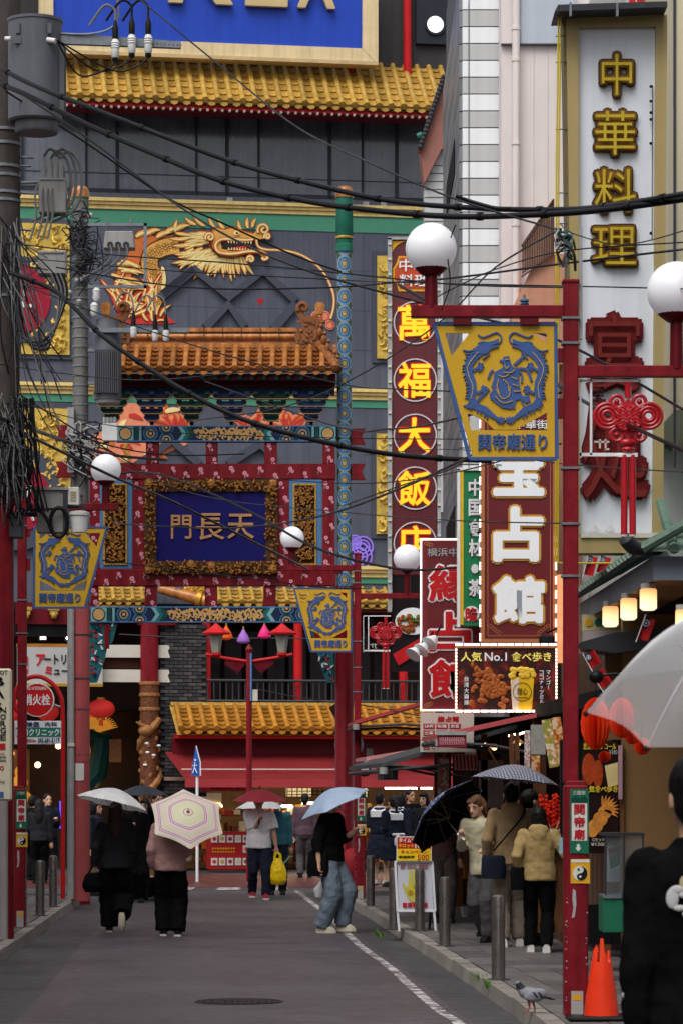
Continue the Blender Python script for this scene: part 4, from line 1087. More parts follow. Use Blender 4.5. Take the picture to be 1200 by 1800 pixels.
ytd, ytd2 = M('yellow_glazed_tile_shaded', (172, 118, 42), .3, .3, 7, coat=.2, orand=.18), M('yellow_pan_tile_shaded', (146, 98, 36), .4, .3, 9, orand=.3)  # yellow tile colours darkened to put the street-level shade into the glaze
tile_field(er, 24, 296, 800, 300, 800, 1284, 1242, d2 - 1.15, d2 - .05, ytd, ytd2, 6, .06)
MB(bred).pb(290, 1290, 800, 1298, d2 - 1.0, .6).obj('eaves_board', er); MB(dred).pb(290, 1298, 800, 1326, d2 - .5, .4).obj('lintel', er)
MB(ytile).tube([P(292, 1240, d2 - .02), P(800, 1240, d2 - .02)], .07, 8).obj('ridge', er, True)
# red awning and lit shop
aw = M('red_awning_fabric', (160, 56, 60), .5, .1, 2, bump=.1)
b = MB(aw).add([P(278, 1322, d2 - .3), P(800, 1322, d2 - .3), P(800, 1370, d2 - 2.4), P(286, 1370, d2 - 2.4)], [(0, 3, 2, 1), (0, 1, 2, 3)]); b.pb(286, 1370, 800, 1384, d2 - 2.4, .02)
b.obj('awning', bld); MB(offw).pb(286, 1351, 800, 1353, d2 - 1.95, .02).obj('awning_bar', bld)
MB(M('shop_back_wall', (150, 110, 70), .6, .2, 2)).pb(280, 1326, 800, 1535, d + 2.2, .3).obj('shop_back_wall', bld)
MB(M('shop_ceiling', (160, 140, 120), .6)).pb(280, 1366, 800, 1372, d2 - .1, 2.8).obj('shop_ceiling', bld)
for x0, x1, y in ((436, 492, 1373), (510, 574, 1373), (612, 652, 1373), (672, 727, 1375), (676, 733, 1383), (490, 522, 1415), (372, 398, 1415), (330, 360, 1374), (740, 760, 1383), (540, 570, 1410)):
    MB(glasslit).pb(x0, y, x1, y + 4.0, d2 + .2 + (y > 1400) * 1, .06).obj('light_tube', bld)
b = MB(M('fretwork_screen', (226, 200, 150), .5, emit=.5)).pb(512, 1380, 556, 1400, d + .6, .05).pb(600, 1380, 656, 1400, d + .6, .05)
b.mat(dark)
for x in range(512, 660, 9): b.pb(x, 1380, x + 1.5, 1400, d + .55, .02)
for y in (1384, 1390, 1396): b.pb(512, y, 656, y + 1.3, d + .55, .02)
b.obj('fretwork_screen', bld)
# shelves of goods inside the shop
r3 = random.Random(17); gm = [M('goods_%d' % i, c, .5, .2, 6) for i, c in enumerate(((190, 60, 40), (200, 150, 60), (160, 40, 50), (210, 190, 160), (120, 70, 40), (220, 110, 40)))]
for y in (1432, 1462, 1492, 1516):
    s_ = MB(wood).pb(290, y, 740, y + 3, d + .6, .5).obj('shop_shelf', bld)
    x = 296
    b = MB(gm[0])
    while x < 735:
        w = r3.uniform(6, 14); h = r3.uniform(8, 20); b.mat(r3.choice(gm)); 
        (b.pb(x, y - h, x + w, y, d + .65, .3) if r3.random() < .6 else b.ball(P(x + w / 2, y - h * .45, d + .8), w * .5 * d / F, None, h * .45 * d / F, 8)); x += w + r3.uniform(0, 3)
    b.obj('goods_on_shelf', s_, kind='stuff')
# red counters with picture menus
cred = M('counter_red', (170, 34, 36), .4, .1, 4)
for x0, x1, y0, y1 in ((345, 418, 1462, 1528), (396, 417, 1464, 1524)):
    if x1 - x0 < 40: continue
    o = MB(cred).pb(x0, y0, x1, y1, d2 - 1.2, .6).obj('shop_counter', bld); k = 0
    for yy in (y0 + 6, y0 + 24, y1 - 20):
        for xx in range(int(x0) + 3, int(x1) - 10, 14):
            if yy == y0 + 24 and xx < x1 - 20: continue
            MB(stick_w).pb(xx, yy, xx + 11, yy + 13, d2 - 1.22, .015).obj('menu_card', o)
            MB(gm[k % 6]).disc(xx + 5.5, yy + 6.5, 3.6, d2 - 1.226, .005, 9).obj('dish_print', o); k += 1
    ll = MB(stick_y)
    for k in range(9): ll.pb(x0 + 5 + k * 4.6, y0 + 28, x0 + 8 + k * 4.6, y0 + 31, d2 - 1.21, .005).pb(x0 + 5 + k * 4.6, y0 + 34, x0 + 8 + k * 4.6, y0 + 36.5, d2 - 1.21, .005)
    ll.obj('illegible_print', o, kind='stuff')
o = MB(M('shop_banner_pink', (176, 60, 70), .5)).pb(327, 1370, 412, 1391, d2 - 1.3, .02).obj('shop_banner', bld)
MB(dred).txt('記文字', 345, 1374, 404, 1388, d2 - 1.31, .006, .03).obj('lettering', o)
o = MB(offw).pb(353, 1394, 392, 1440, d + .2, .4).obj('cake_cabinet', bld); MB(warmlit).pb(356, 1412, 390, 1415, d + .17, .03).obj('light_tube', o)
b = MB(gm[5]);
for k in range(9): b.ball(P(358 + (k % 5) * 8, 1426 + (k // 5) * 10, d + .1), .07, n=8)
b.obj('buns', o)
# --- left arcade: carved red columns, white tie beams
MB(dred).pb(234, 1080, 300, 1100, d2 - .2, .4).obj('lintel', bld)
c = P(254, 1540, d2 - .1); hgt = lambda y: (1540 - y) * (d2 - .1) / F + c.z
o = MB(red).lathe(Vector((c.x, c.y, 0)), [(.2, hgt(1200)), (.2, hgt(1095))], 16).obj('arcade_column', bld, True)
carv = M('carved_column_gold', (150, 104, 60), .45, .35, 14, bump=1, bscale=40)
b = MB(M('carved_column_ground', (104, 62, 40), .5, .5, 18, bump=1, bscale=26)).lathe(Vector((c.x, c.y, 0)), [(.21, 0), (.21, hgt(1200))], 16)
b.mat(carv)
b.tube([Vector((c.x + .2 * math.cos(k * .3 - 2), c.y + .2 * math.sin(k * .3 - 2), .4 + k * .062)) for k in range(48)], [.075 + .02 * (k % 2) for k in range(48)], 8)
for k in range(60): b.ball(Vector((c.x + .2 * math.cos(k * 2.4), c.y + .2 * math.sin(k * 2.4), .3 + k * .05)), .05, .05, .06, 6)
b.ball(Vector((c.x - .1, c.y - .22, hgt(1285))), .17, .12, .13, 10); b.tube([Vector((c.x - .15, c.y - .25, hgt(1278))), Vector((c.x - .32, c.y - .3, hgt(1270)))], [.06, .015], 6)
for y in (1205, 1225, 1250): b.lathe(Vector((c.x, c.y, 0)), [(.225, hgt(y)), (.235, hgt(y - 3)), (.225, hgt(y - 6))], 16)
b.mat(white)
for k in range(14): b.ball(Vector((c.x + r3.uniform(-.2, .2), c.y - .2, r3.uniform(.4, hgt(1300)))), .05, .04, .03, 6)
b.obj('carved_shaft', o, True)
for y in (1135, 1178): MB(offw).pp([(165, y), (288, y), (290, y + 5), (287, y + 10), (291, y + 22), (165, y + 22)], d2 - .05, .06).obj('white_beam', bld)
MB(M('arcade_panel', (70, 36, 24), .6)).pb(165, 1158, 240, 1176, d2 + .1, .05).obj('arcade_panel', bld)
# golden dragon model glimpsed in the arcade
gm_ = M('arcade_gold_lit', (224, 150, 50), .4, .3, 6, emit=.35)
b = MB(gm_)
for k in range(22): a = -2.6 + k * .11; b.tube([P(180 + 8 * math.cos(a), 1288 + 8 * math.sin(a), d + 1.4), P(180 + 44 * math.cos(a), 1288 + 34 * math.sin(a), d + 1.2)], [.05, .008], 6)
b.mat(dgreen).tube([P(160, 1290, d + 1.5), P(200, 1300, d + 1.5), P(190, 1360, d + 1.5), P(160, 1390, d + 1.5)], .22, 8); b.obj('dragon_model', bld, True)
b = MB(gm_)
for x, y, s in ((55, 1400, 22), (55, 1376, 16), (57, 1358, 10), (58, 1346, 5)): b.ball(P(x, y, d + 1.6), s * d / F, None, 12 * d / F, 12)
b.obj('golden_bun_model', bld, True)
MB(M('arcade_back_panel', (150, 110, 60), .6, .2, 3)).pb(40, 1318, 78, 1420, d + 2.0, .1).obj('arcade_back_panel', bld)
MB(wood).pb(196, 1300, 216, 1340, d + .2, .2).obj('arcade_box', bld)
# ---------------------------------------------------------------- things on the left below the wires
o = turn(thing('museum_sign', 'white sign board with red and black katakana behind the hydrant sign', 'sign', P(90, 1203, BD - 1.0)))
b = MB(M('museum_sign_white', (176, 176, 174), .5, .06, 3)).pb(20, 1140, 168, 1203, BD - 1.0, .2).obj('board', o)
b = MB(bred).txt('ア', 52, 1152, 68, 1172, BD - 1.02, .02, .03).pp([(22, 1160), (38, 1156), (38, 1186), (22, 1182)], BD - 1.02, .02); b.mat(bred).txt('ミ', 68, 1173, 80, 1187, BD - 1.02, .02, .05)
b.mat(black).txt('ートリック', 66, 1152, 134, 1170, BD - 1.02, .02, .02).txt('ュージアム', 83, 1174, 150, 1188, BD - 1.02, .02, .02)
b.mat(stick_w).txt('ICK', 24, 1163, 37, 1170, BD - 1.03, .01, .01).txt('UM', 25, 1172, 37, 1179, BD - 1.03, .01, .01); b.obj('lettering', o)
MB(M('sign_foot_gold', (170, 130, 40), .5)).pb(18, 1203, 168, 1208, BD - 1.05, .2).obj('bottom_trim', o)
for x in (50, 95): 
    l = MB(dgrey).pb(x, 1121, x + 13, 1128, BD - 1.6, .15).obj('flood_light', o); MB(glasslit).pb(x + 2, 1122, x + 11, 1126, BD - 1.62, .02).obj('lens', l)
ar = turn(thing('arcade_entrance', 'dark red entrance canopy with gold corbels above the white katakana sign', 'canopy', P(90, 1140, BD - .8)))
MB(dred).pb(20, 1062, 160, 1100, BD - .8, .5).obj('lintel', ar); MB(dark).pb(20, 1100, 160, 1122, BD - .75, .5).obj('soffit', ar); MB(M('gilt_trim', (150, 100, 40), .5)).pb(20, 1134, 160, 1140, BD - .9, .2).obj('trim', ar)
for x in (36, 84, 118):
    b = MB(ytile)
    for k in range(3): b.pb(x - 10 + k * 3, 1070 + k * 7, x + 10 - k * 3, 1076 + k * 7, BD - .95, .3)
    b.ball(P(x, 1085, BD - .95), .07, n=8)
    b.obj('corbel', ar)
# red paper lanterns
lan = M('red_lantern_silk', (190, 44, 40), .5, .12, 5, emit=.25)
def lantern(px, py, d, rx, ry, label, m=lan):
    q = d / F; c = P(px, py, d); t = thing('paper_lantern', label, 'lantern', c - Vector((0, 0, ry * q * 1.8)), 'red lanterns')
    b = MB(m).lathe(c, [(rx * q * max(.28, math.cos(a)) * (1 + .03 * (i % 2)), ry * q * math.sin(a)) for i, a in enumerate([k * math.pi / 16 - math.pi / 2 for k in range(17)])], 24); b.obj('shade', t, True)
    MB(gold).lathe(c, [(rx * q * .3, ry * q * .98), (rx * q * .3, ry * q * 1.18)], 12).obj('cap', t, True); MB(gold).lathe(c, [(rx * q * .3, -ry * q * 1.18), (rx * q * .3, -ry * q * .98)], 12).obj('collar', t, True)
    b = MB(m)
    for k in range(6): b.tube([c + Vector((.03 * math.cos(k), .03 * math.sin(k), -ry * q * 1.1)), c + Vector((.04 * math.cos(k), .04 * math.sin(k), -ry * q * 1.75))], .008, 4)
    b.obj('tassel', t)
    MB(black).tube([c + Vector((0, 0, ry * q)), c + Vector((0, 0, ry * q * 1.5))], .006, 4).obj('cord', t)
lantern(178, 1246, BD - .8, 24, 17, 'red lantern hanging left of the carved column')
lantern(84, 1250, BD - .6, 20, 18, 'red lantern half hidden behind the hydrant sign')
lantern(30, 1250, BD - .6, 16, 17, 'red lantern at the far left beside the bar sign')
# hydrant and clinic sign on a red hooped post
d = 44.0; t = thing('hydrant_sign', 'round red fire hydrant sign on a hooped post with a clinic plate below', 'sign', (X(111, d), d, SWZ))
hp = [P(111, 1580, d), P(111, 1300, d), P(110, 1240, d), P(106, 1222, d), P(96, 1205, d), P(80, 1193, d), P(65, 1189, d), P(48, 1193, d), P(34, 1205, d), P(26, 1222, d), P(26, 1240, d), P(32, 1252, d)]
MB(bred).tube(smoothpath(hp, 4), .032, 10).obj('hooped_post', t, True)
o = MB(white).disc(66, 1230, 30, d - .05, .03, 32).obj('disc', t); MB(M('hydrant_red', (198, 32, 34), .35, .08)).disc(66, 1230, 28, d - .055, .02, 32).obj('face', o)
b = MB(white).txt('FIRE HYDRANT', 44, 1207, 85, 1213, d - .06, .005, .01).txt('消火栓', 42, 1220, 89, 1240, d - .06, .005, .025); b.obj('lettering', o)
MB(galv).tube([P(92, 1238, d), P(110, 1244, d)], .02, 6).obj('bracket', t)
o = MB(white).pb(26, 1267, 108, 1308, d - .03, .03).obj('clinic_plate', t)
MB(M('clinic_green', (38, 120, 104), .45)).pb(28, 1279, 107, 1295, d - .036, .01).obj('stripe', o)
b = MB(M('clinic_blue', (40, 50, 120), .45)).txt('保険医', 34, 1269, 70, 1278, d - .038, .004, .015).txt('内科', 80, 1269, 101, 1277, d - .038, .004, .01).txt('045-681-5117', 67, 1297, 105, 1306, d - .038, .004, .015)
b.mat(white).txt('関口クリニック', 29, 1281, 105, 1294, d - .04, .004, .03); b.mat(stick_r).txt('徒歩50m', 46, 1298, 64, 1305, d - .038, .004, .01); b.obj('lettering', o)
# bar sign
d = 29.5; t = thing('bar_sign', 'tall cream bar sign with black letters fixed to the left utility pole', 'sign', P(6, 1406, d))
MB(M('bar_sign_cream', (206, 200, 176), .45, .06, 4)).pb(-30, 1175, 21, 1408, d, .06).obj('board', t, bevel=.02)
b = MB(black).txt('OT', 0, 1178, 14, 1186, d - .005, .01, .01)
for ch, y in zip('BAR', (1189, 1210, 1232)): b.txt(ch, -14, y, 8, y + 17, d - .005, .01, .03)
for k, ch in enumerate('NORGE'): b.txt(ch, 1, 1243 + k * 12, 11, 1253 + k * 12, d - .005, .01, .01)
b.mat(stick_r).pb(-4, 1307, 10, 1318, d - .005, .01).txt('ページ', -2, 1322, 8, 1328, d - .005, .01, .01); b.ring(4, 1350, 3, 1.5, d - .005, .01); b.mat(black).txt('18:00-24:00', -12, 1329, 11, 1333, d - .005, .01, 0).txt('18:00-24:00', -12, 1335, 11, 1339, d - .005, .01, 0).txt('カラオケナビ', -12, 1372, 9, 1378, d - .005, .01, 0)
b.mat(sb).pb(0, 1392, 7, 1402, d - .005, .01).obj('lettering', t)

# ---------------------------------------------------------------- unseen rows of houses, added beside the street to darken its light
sidew = M('side_house_render', (150, 142, 134), .7, .12, 1.5, streak=.2)
def side_house(x0, x1, d0, d1, h, label):
    t = thing('unseen_house', label, 'building', ((x0 + x1) / 2, (d0 + d1) / 2, 0), 'unseen houses added to shade the street')
    MB(sidew).box((x0, d0, 0), (x1, d1, h)).obj('wall', t)
    xf = x1 if x1 < 0 else x0; s = 1 if x1 < 0 else -1
    wm = MB(winglass).box((-.03, 0, 0), (.03, 1.5, 1.4)).mesh('window')
    z = 3.6
    while z + 1.6 < h:
        d_ = d0 + .8
        while d_ + 1.6 < d1: inst(wm, 'window', t, (xf + s * .03, d_, z)); d_ += 2.4
        z += 3.0
    MB(aw).box((min(xf, xf + s * .9), d0 + .3, 2.7), (max(xf, xf + s * .9), d1 - .3, 2.8)).obj('awning', t)
for k, (d0, d1, h) in enumerate(((-24, -8, 11), (-8, 9, 10), (9, 24, 9.5), (24, 45, 8))): side_house(-14, -5.75, d0, d1, h, ('far', 'third', 'second', 'nearest to the gate')[k] + ' house of the unseen left row, added to shade the street')
for k, (d0, d1, h) in enumerate(((-24, -6, 14), (-6, 9, 12), (9, 21, 15))): side_house(4.3, 13, d0, d1, h, ('far', 'middle', 'nearest to the gate')[k] + ' house of the unseen right row, added to shade the street')
# ---------------------------------------------------------------- utility poles, transformers, cables
conc = M('pole_concrete', (112, 110, 106), .7, .2, 6, bump=.2, streak=.3)
concd = M('pole_concrete_dark', (70, 64, 60), .7, .25, 6, bump=.2, streak=.35)
pinkp = M('pole_faded_pink', (176, 84, 86), .55, .12, 4, streak=.2)
trg = M('transformer_grey', (92, 94, 100), .45, .1, 3, streak=.25)
trl = M('box_grey', (150, 148, 146), .5, .1, 4, streak=.25)
ceram = M('white_ceramic', (206, 206, 204), .3, .08, 6)
cabg = M('grey_cable', (110, 110, 110), .5, .15, 5)
d = 33.5; q = d / F
t = thing('utility_pole', 'dark concrete utility pole at the left edge, red below, hung with boxes', 'utility pole', (X(2, d), d, SWZ))
c = Vector((X(6, d), d, 0))
MB(concd).tube([P(4, 870, d), P(9, -60, d)], [.19, .175], 20).obj('shaft', t, True)
MB(red).tube([Vector((X(0, d), d, SWZ)), P(0, 871, d)], .155, 20).obj('red_sleeve', t, True)
for y in (228, 252, 292, 308, 338, 352, 520, 780): MB(galv).lathe(c, [(.196, Z(y + 5, d)), (.196, Z(y, d))], 18).obj('band', t, True)
for y, x1 in ((275, 60), (292, 55), (322, 72), (338, 78), (402, 60), (505, 55)): MB(galv).tube([P(20, y, d), P(x1, y + rnd.uniform(-4, 4), d)], .014, 6).obj('step_bolt', t)
for x0, y0, x1, y1, nm in ((-8, 456, 29, 530, 'cabinet'), (68, 312, 116, 374, 'terminal_box'), (66, 440, 116, 482, 'terminal_box')):
    o = MB(trl).pb(x0, y0, x1, y1, d - .1, .22).obj(nm, t, bevel=.012)
    MB(mgrey).pb(x0 + 3, y0 + 3, x1 - 3, y0 + 5, d - .11, .01).obj('lip', o)
b = MB(galv).pb(25, 318, 70, 326, d, .06).pb(20, 452, 70, 459, d, .06); b.obj('bracket', t)
# cable terminations over the upper box
for x, y in ((77, 276), (89, 280), (98, 276), (108, 280)):
    b = MB(lgrey).lathe(P(x, 316, d), [(.022, 0), (.03, .03), (.03, (316 - y - 14) * q), (.018, (316 - y) * q)], 10); b.obj('cable_end', t, True)
    MB(cabg).tube(smoothpath([P(x, y, d), P(x + 12, y - 14, d), P(x + 30, y + 4, d), P(x + 36, y + 50, d), P(x + 22, y + 90, d), P(x - 20, y + 112, d)], 5), .016, 8).obj('cable', t, True)
for k, x in enumerate((72, 84, 93, 101)): MB(cabg).tube(smoothpath([P(x, 316, d), P(x - 10, 340, d - .12), P(x - 8, 380, d - .12), P(x - 18, 420, d - .12)], 4), .013, 6).obj('cable', t, True)
for k in range(6): MB((cabg, black)[k % 2]).tube(smoothpath([P(20 + k * 2, 545 - k * 6, d - .1), P(34 + k * 3, 585 + k * 3, d - .14), P(66 + k * 3, 600 + k * 3, d - .14), P(96 - k, 575 + k * 4, d - .12), P(103 + k * 3, 520, d - .1), P(90 + k * 4, 480, d - .1)], 5), .014, 7).obj('cable_loop', t, True)
# grey meter boxes on the lamp side
o = MB(trl).pb(62, 860, 116, 894, d, .25).obj('meter_box', t, bevel=.008); MB(dgrey).pb(111, 859, 119, 938, d - .02, .2).obj('box_edge', o); MB(trl).pb(62, 856, 120, 861, d - .03, .3).obj('box_lid', o)
o = MB(ceram).pb(119, 856, 139, 887, d, .2).obj('speaker_box', t, bevel=.006)
for k in range(6): MB(M('grille_cream', (190, 176, 140), .5)).pb(124, 863 + k * 3, 134, 864.6 + k * 3, d - .012, .015).obj('grille_bar', o)
MB(trl).pb(65, 896, 113, 936, d + .02, .2).obj('meter_box', t, bevel=.008)
o = MB(ceram).lathe(P(140, 936, d), [(.085, 0), (.1, .16), (.1, .18), (.112, .185), (.112, .22), (.06, .235)], 18).obj('white_canister', t, True)
MB(dgrey).pb(20, 900, 66, 908, d + .1, .05).obj('bracket', t); MB(dgrey).pb(112, 886, 152, 893, d + .1, .05).obj('bracket', t)
MB(black).tube([P(104 + 15 * math.cos(a), 918 + 26 * math.sin(a), d - .06) for a in [k * .35 - 1 for k in range(19)]] , .022, 8).obj('cable_coil', t, True)
MB(black).tube(smoothpath([P(40, 896, d - .02), P(70, 898, d - .04), P(84, 915, d - .06), P(92, 934, d - .06)], 4), .02, 8).obj('cable', t, True)
MB(dgrey).pb(16, 905, 40, 945, d - .2, .2).obj('junction_box', t, bevel=.01); MB(mgrey).pb(18, 795, 44, 830, d - .25, .2).obj('junction_box', t, bevel=.01)
MB(trl).pb(-6, 1405, 13, 1660, d - .22, .14).obj('conduit_cover', t, bevel=.02)
# tangle of thin wires round the pole
r4 = random.Random(9)
b = MB(black)
for k in range(95):
    x0, y0 = r4.uniform(-5, 45), r4.uniform(690, 790); x1, y1 = r4.uniform(5, 70), r4.uniform(770, 930)
    b.mat((black, dgrey, cabg, black)[k % 4])
    b.tube(smoothpath([P(x0, y0, d - .25), P((x0 + x1) / 2 + r4.uniform(-26, 26), (y0 + y1) / 2 + r4.uniform(-10, 40), d - .3 - r4.uniform(0, .15)), P(x1, y1, d - .22)], 4), r4.uniform(.004, .009), 5)
for k in range(40):
    x0, y0 = r4.uniform(0, 40), r4.uniform(380, 480); x1 = r4.uniform(10, 115); y1 = y0 + r4.uniform(40, 320)
    b.mat((black, dgrey, cabg)[k % 3]).tube(smoothpath([P(x0, y0, d - .2), P((x0 + x1) / 2 + r4.uniform(-18, 18), (y0 + y1) / 2 + r4.uniform(0, 40), d - .26), P(x1, y1, d - .2)], 4), r4.uniform(.004, .010), 5)
for k in range(12):
    x = r4.uniform(22, 60); b.mat(black).tube(smoothpath([P(x, 700, d - .3), P(x + r4.uniform(-8, 12), 800, d - .34), P(x + r4.uniform(0, 30), 900, d - .3)], 4), .01, 5)
b.obj('wire_tangle', t, kind='stuff')
# near transformer
t = thing('transformer', 'grey cylindrical transformer at the top of the left utility pole', 'transformer', P(62, 236, d))
c = P(62, 212, d - .45)
MB(trg).lathe(c, [(.27, -.02), (.29, 0), (.29, 1.04), (.3, 1.05), (.3, 1.08), (.22, 1.1)], 28).obj('tank', t, True)
MB(trg).lathe(c + Vector((.02, 0, -.14)), [(.22, 0), (.235, .02), (.235, .13)], 24).obj('lower_tank', t, True)
for k in range(10): MB(trg).box((c.x + .21 + k * .006, c.y - .1 + k * .03, c.z + .08), (c.x + .32, c.y - .092 + k * .03, c.z + .8)).obj('cooling_fin', t)
for x in (28, 84): MB(trg).pb(x, 40, x + 7, 58, d - .73, .06).obj('lid_clamp', t)
MB(trg).pb(26, 62, 38, 76, d - .72, .05).obj('name_plate', t)
MB(ceram).tube([P(84, 70, d - .68), P(98, 72, d - .72)], [.03, .028], 12).obj('bushing', t, True); MB(ceram).tube([P(10, 68, d - .68), P(20, 68, d - .7)], .025, 12).obj('bushing', t, True)
# crossarm with fuse cutouts
t = thing('crossarm', 'galvanised crossarm with three white fuse holders against the blue sign', 'crossarm', P(200, 83, d - .5))
MB(galv).pp([(97, 56), (318, 73), (318, 84), (97, 76)], d - .5, .07).obj('bar', t)
for k in range(8): MB(black).disc(270 + k * 7, 76.5 + k * .4, 1.1, d - .504, .006, 8).obj('bolt_hole', t)
for x, y, top in ((203, 88, 38), (232, 80, 34), (261, 80, 34)):
    c = P(x, y + 14, d - .56); 
    o = MB(ceram).lathe(c, [(.03, 0), (.042, .02), (.042, .09)] + [(.042 + .008 * (k % 2), .1 + k * .012) for k in range(7)] + [(.03, .2)], 14).obj('fuse_holder', t, True)
    MB(black).lathe(c + Vector((0, 0, .2)), [(.03, 0), (.034, .03), (.034, .12), (.015, .18), (.012, .22)], 12).obj('rubber_boot', o, True); MB(black).lathe(c + Vector((0, 0, -.05)), [(.02, 0), (.034, .02), (.034, .05)], 12).obj('lower_cap', o, True)
    MB(cabg if x < 220 else black).tube(smoothpath([c + Vector((0, 0, .4)), c + Vector((-.01, 0, .52)), c + Vector((-.12, 0, .56)), c + Vector((-.28, .05, .36))], 5), .014, 7).obj('lead', o, True)
    MB(black).tube(smoothpath([c + Vector((0, -.02, -.05)), c + Vector((-.12, -.02, -.14)), c + Vector((-.4, -.02, -.18)), P(100, 70, d - .7)], 5), .010, 6).obj('lead', o, True)
MB(galv).tube(smoothpath([P(205, -20, d - .5), P(208, 30, d - .5), P(190, 52, d - .52), P(150, 60, d - .52), P(100, 58, d - .5)], 5), .012, 6).obj('conduit', t, True)
# second pole by the gate
d = 45.3; q = d / F
t = thing('utility_pole', 'grey concrete utility pole before the gate with a faded pink foot', 'utility pole', (X(142, d), d, SWZ))
c = Vector((X(142, d), d, 0))
MB(conc).lathe(c, [(.125, Z(1062, d)), (.105, Z(352, d))], 20).obj('shaft', t, True); MB(pinkp).lathe(c, [(.14, SWZ), (.135, Z(1062, d) - .01)], 20).obj('pink_sleeve', t, True)
MB(lgrey).tube([P(125, 1580, d - .16), P(125, 1045, d - .16)], .052, 12).obj('conduit', t, True); MB(lgrey).pb(119, 716, 130, 830, d - .2, .1).obj('conduit_cover', t)
MB(offw).pb(119.5, 1306, 131, 1312, d - .225, .12).obj('conduit_band', t)
for y in list(range(370, 820, 17)) + [1115, 1192, 1246, 1325, 1338, 1518, 1526]: MB(galv if y < 1000 else dgrey).lathe(c, [(.138 if y > 1000 else .122, Z(y + 3.4, d)), (.138 if y > 1000 else .122, Z(y, d))], 16).obj('band', t, True)
MB(stick_w).pb(133, 1342, 148, 1372, d - .145, .01).obj('notice', t, label='small pinkish notice plate on the pole')
b = MB(black)
for k in range(110):
    x0, y0 = 140 + r4.gauss(0, 10), r4.uniform(360, 480) if k % 2 else r4.uniform(740, 800)
    b.mat((black, dgrey, lgrey, black)[k % 4])
    b.tube(smoothpath([P(x0, y0, d - .2), P(x0 + r4.uniform(-22, 40), y0 + r4.uniform(-10, 20), d - .24), P(140 + r4.gauss(8, 18), y0 + r4.uniform(10, 60), d - .2)], 3), r4.uniform(.006, .014), 5)
for k in range(26): b.mat((dgrey, lgrey)[k % 2]).ball(P(140 + r4.gauss(0, 12), r4.uniform(370, 560) if k % 2 else r4.uniform(760, 880), d - .17), r4.uniform(.02, .045), n=7)
b.obj('wire_tangle', t, kind='stuff')
o = MB(galv)
for a in ((155, 392, 258, 397), (155, 501, 258, 506), (253, 392, 258, 506)): o.pb(*a, d - .3, .06)
o.obj('bracket_frame', t)
o = MB(trl).pp([(185, 406), (234, 406), (237, 436), (182, 436)], d - .42, .25).obj('switch_box', t, bevel=.01)
for x in (194, 208, 222): MB(dgrey).tube([P(x, 430, d - .44), P(x, 430, d - .48)], .045, 10).obj('socket', o); MB(cabg).tube(smoothpath([P(x, 430, d - .47), P(x + 2, 450, d - .48), P(x - 16, 470, d - .45), P(x - 50, 490, d - .3)], 4), .014, 6).obj('lead', o, True)
for x in (189, 230): MB(galv).tube([P(x, 392, d - .35), P(x, 382, d - .35)], .012, 6).obj('pin', o)
t2 = thing('transformer', 'small finned grey transformer on the second pole beside the gate roof', 'transformer', P(190, 712, d - .2))
c = P(190, 706, d - .25); MB(trg).lathe(c, [(.16, 0), (.2, .02), (.2, 1.05), (.17, 1.12), (.17, 1.2)], 24).obj('tank', t2, True)
for k in range(13): MB(trg).box((c.x - .175 + k * .027, c.y - .26 + abs(k - 6) * .006, c.z + .1), (c.x - .163 + k * .027, c.y - .1, c.z + .74)).obj('cooling_fin', t2)
MB(lgrey).lathe(c + Vector((0, 0, -.03)), [(.17, 0), (.19, .05)], 24).obj('base_ring', t2, True)
MB(galv).pb(155, 612, 172, 618, d - .15, .1).obj('bracket', t2); MB(galv).pb(155, 670, 172, 676, d - .15, .1).obj('bracket', t2)
t3 = thing('crossarm', 'galvanised crossarm with three fuse holders in front of the gate roof ridge', 'crossarm', P(245, 585, d - .5))
MB(galv).pb(158, 576, 332, 584, d - .5, .08).obj('bar', t3)
for x, y in ((235, 594), (273, 600), (292, 600)):
    c = P(x, y, d - .56); o = MB(ceram).lathe(c, [(.03, 0), (.045, .02), (.045, .06), (.05, .08), (.045, .1), (.05, .12), (.04, .16)], 12).obj('fuse_holder', t3, True)
    MB(black).lathe(c + Vector((0, 0, .16)), [(.035, 0), (.035, .12), (.012, .24)], 10).obj('rubber_boot', o, True); MB(cabg).tube(smoothpath([c + Vector((0, 0, .4)), c + Vector((-.03, 0, .6)), c + Vector((-.16, 0, .66)), c + Vector((-.3, 0, .42))], 4), .012, 6).obj('lead', o, True)
for x, y in ((170, 530), (166, 556)): MB(ceram).lathe(P(x, y, d - .4), [(.03, 0), (.06, .05), (.05, .12), (.06, .16), (.03, .2)], 12).obj('insulator', t3, True)
t4 = thing('fuse_box', 'white fuse box with four round caps on the second pole', 'fuse box', P(193, 775, d - .2))
MB(ceram).pb(180, 744, 207, 775, d - .3, .15).obj('case', t4, bevel=.01)
for x in (182, 188, 194, 200): MB(lgrey).lathe(P(x + 2, 744, d - .24), [(.022, 0), (.026, .03), (.026, .07), (.015, .09)], 10).obj('cap', t4, True)
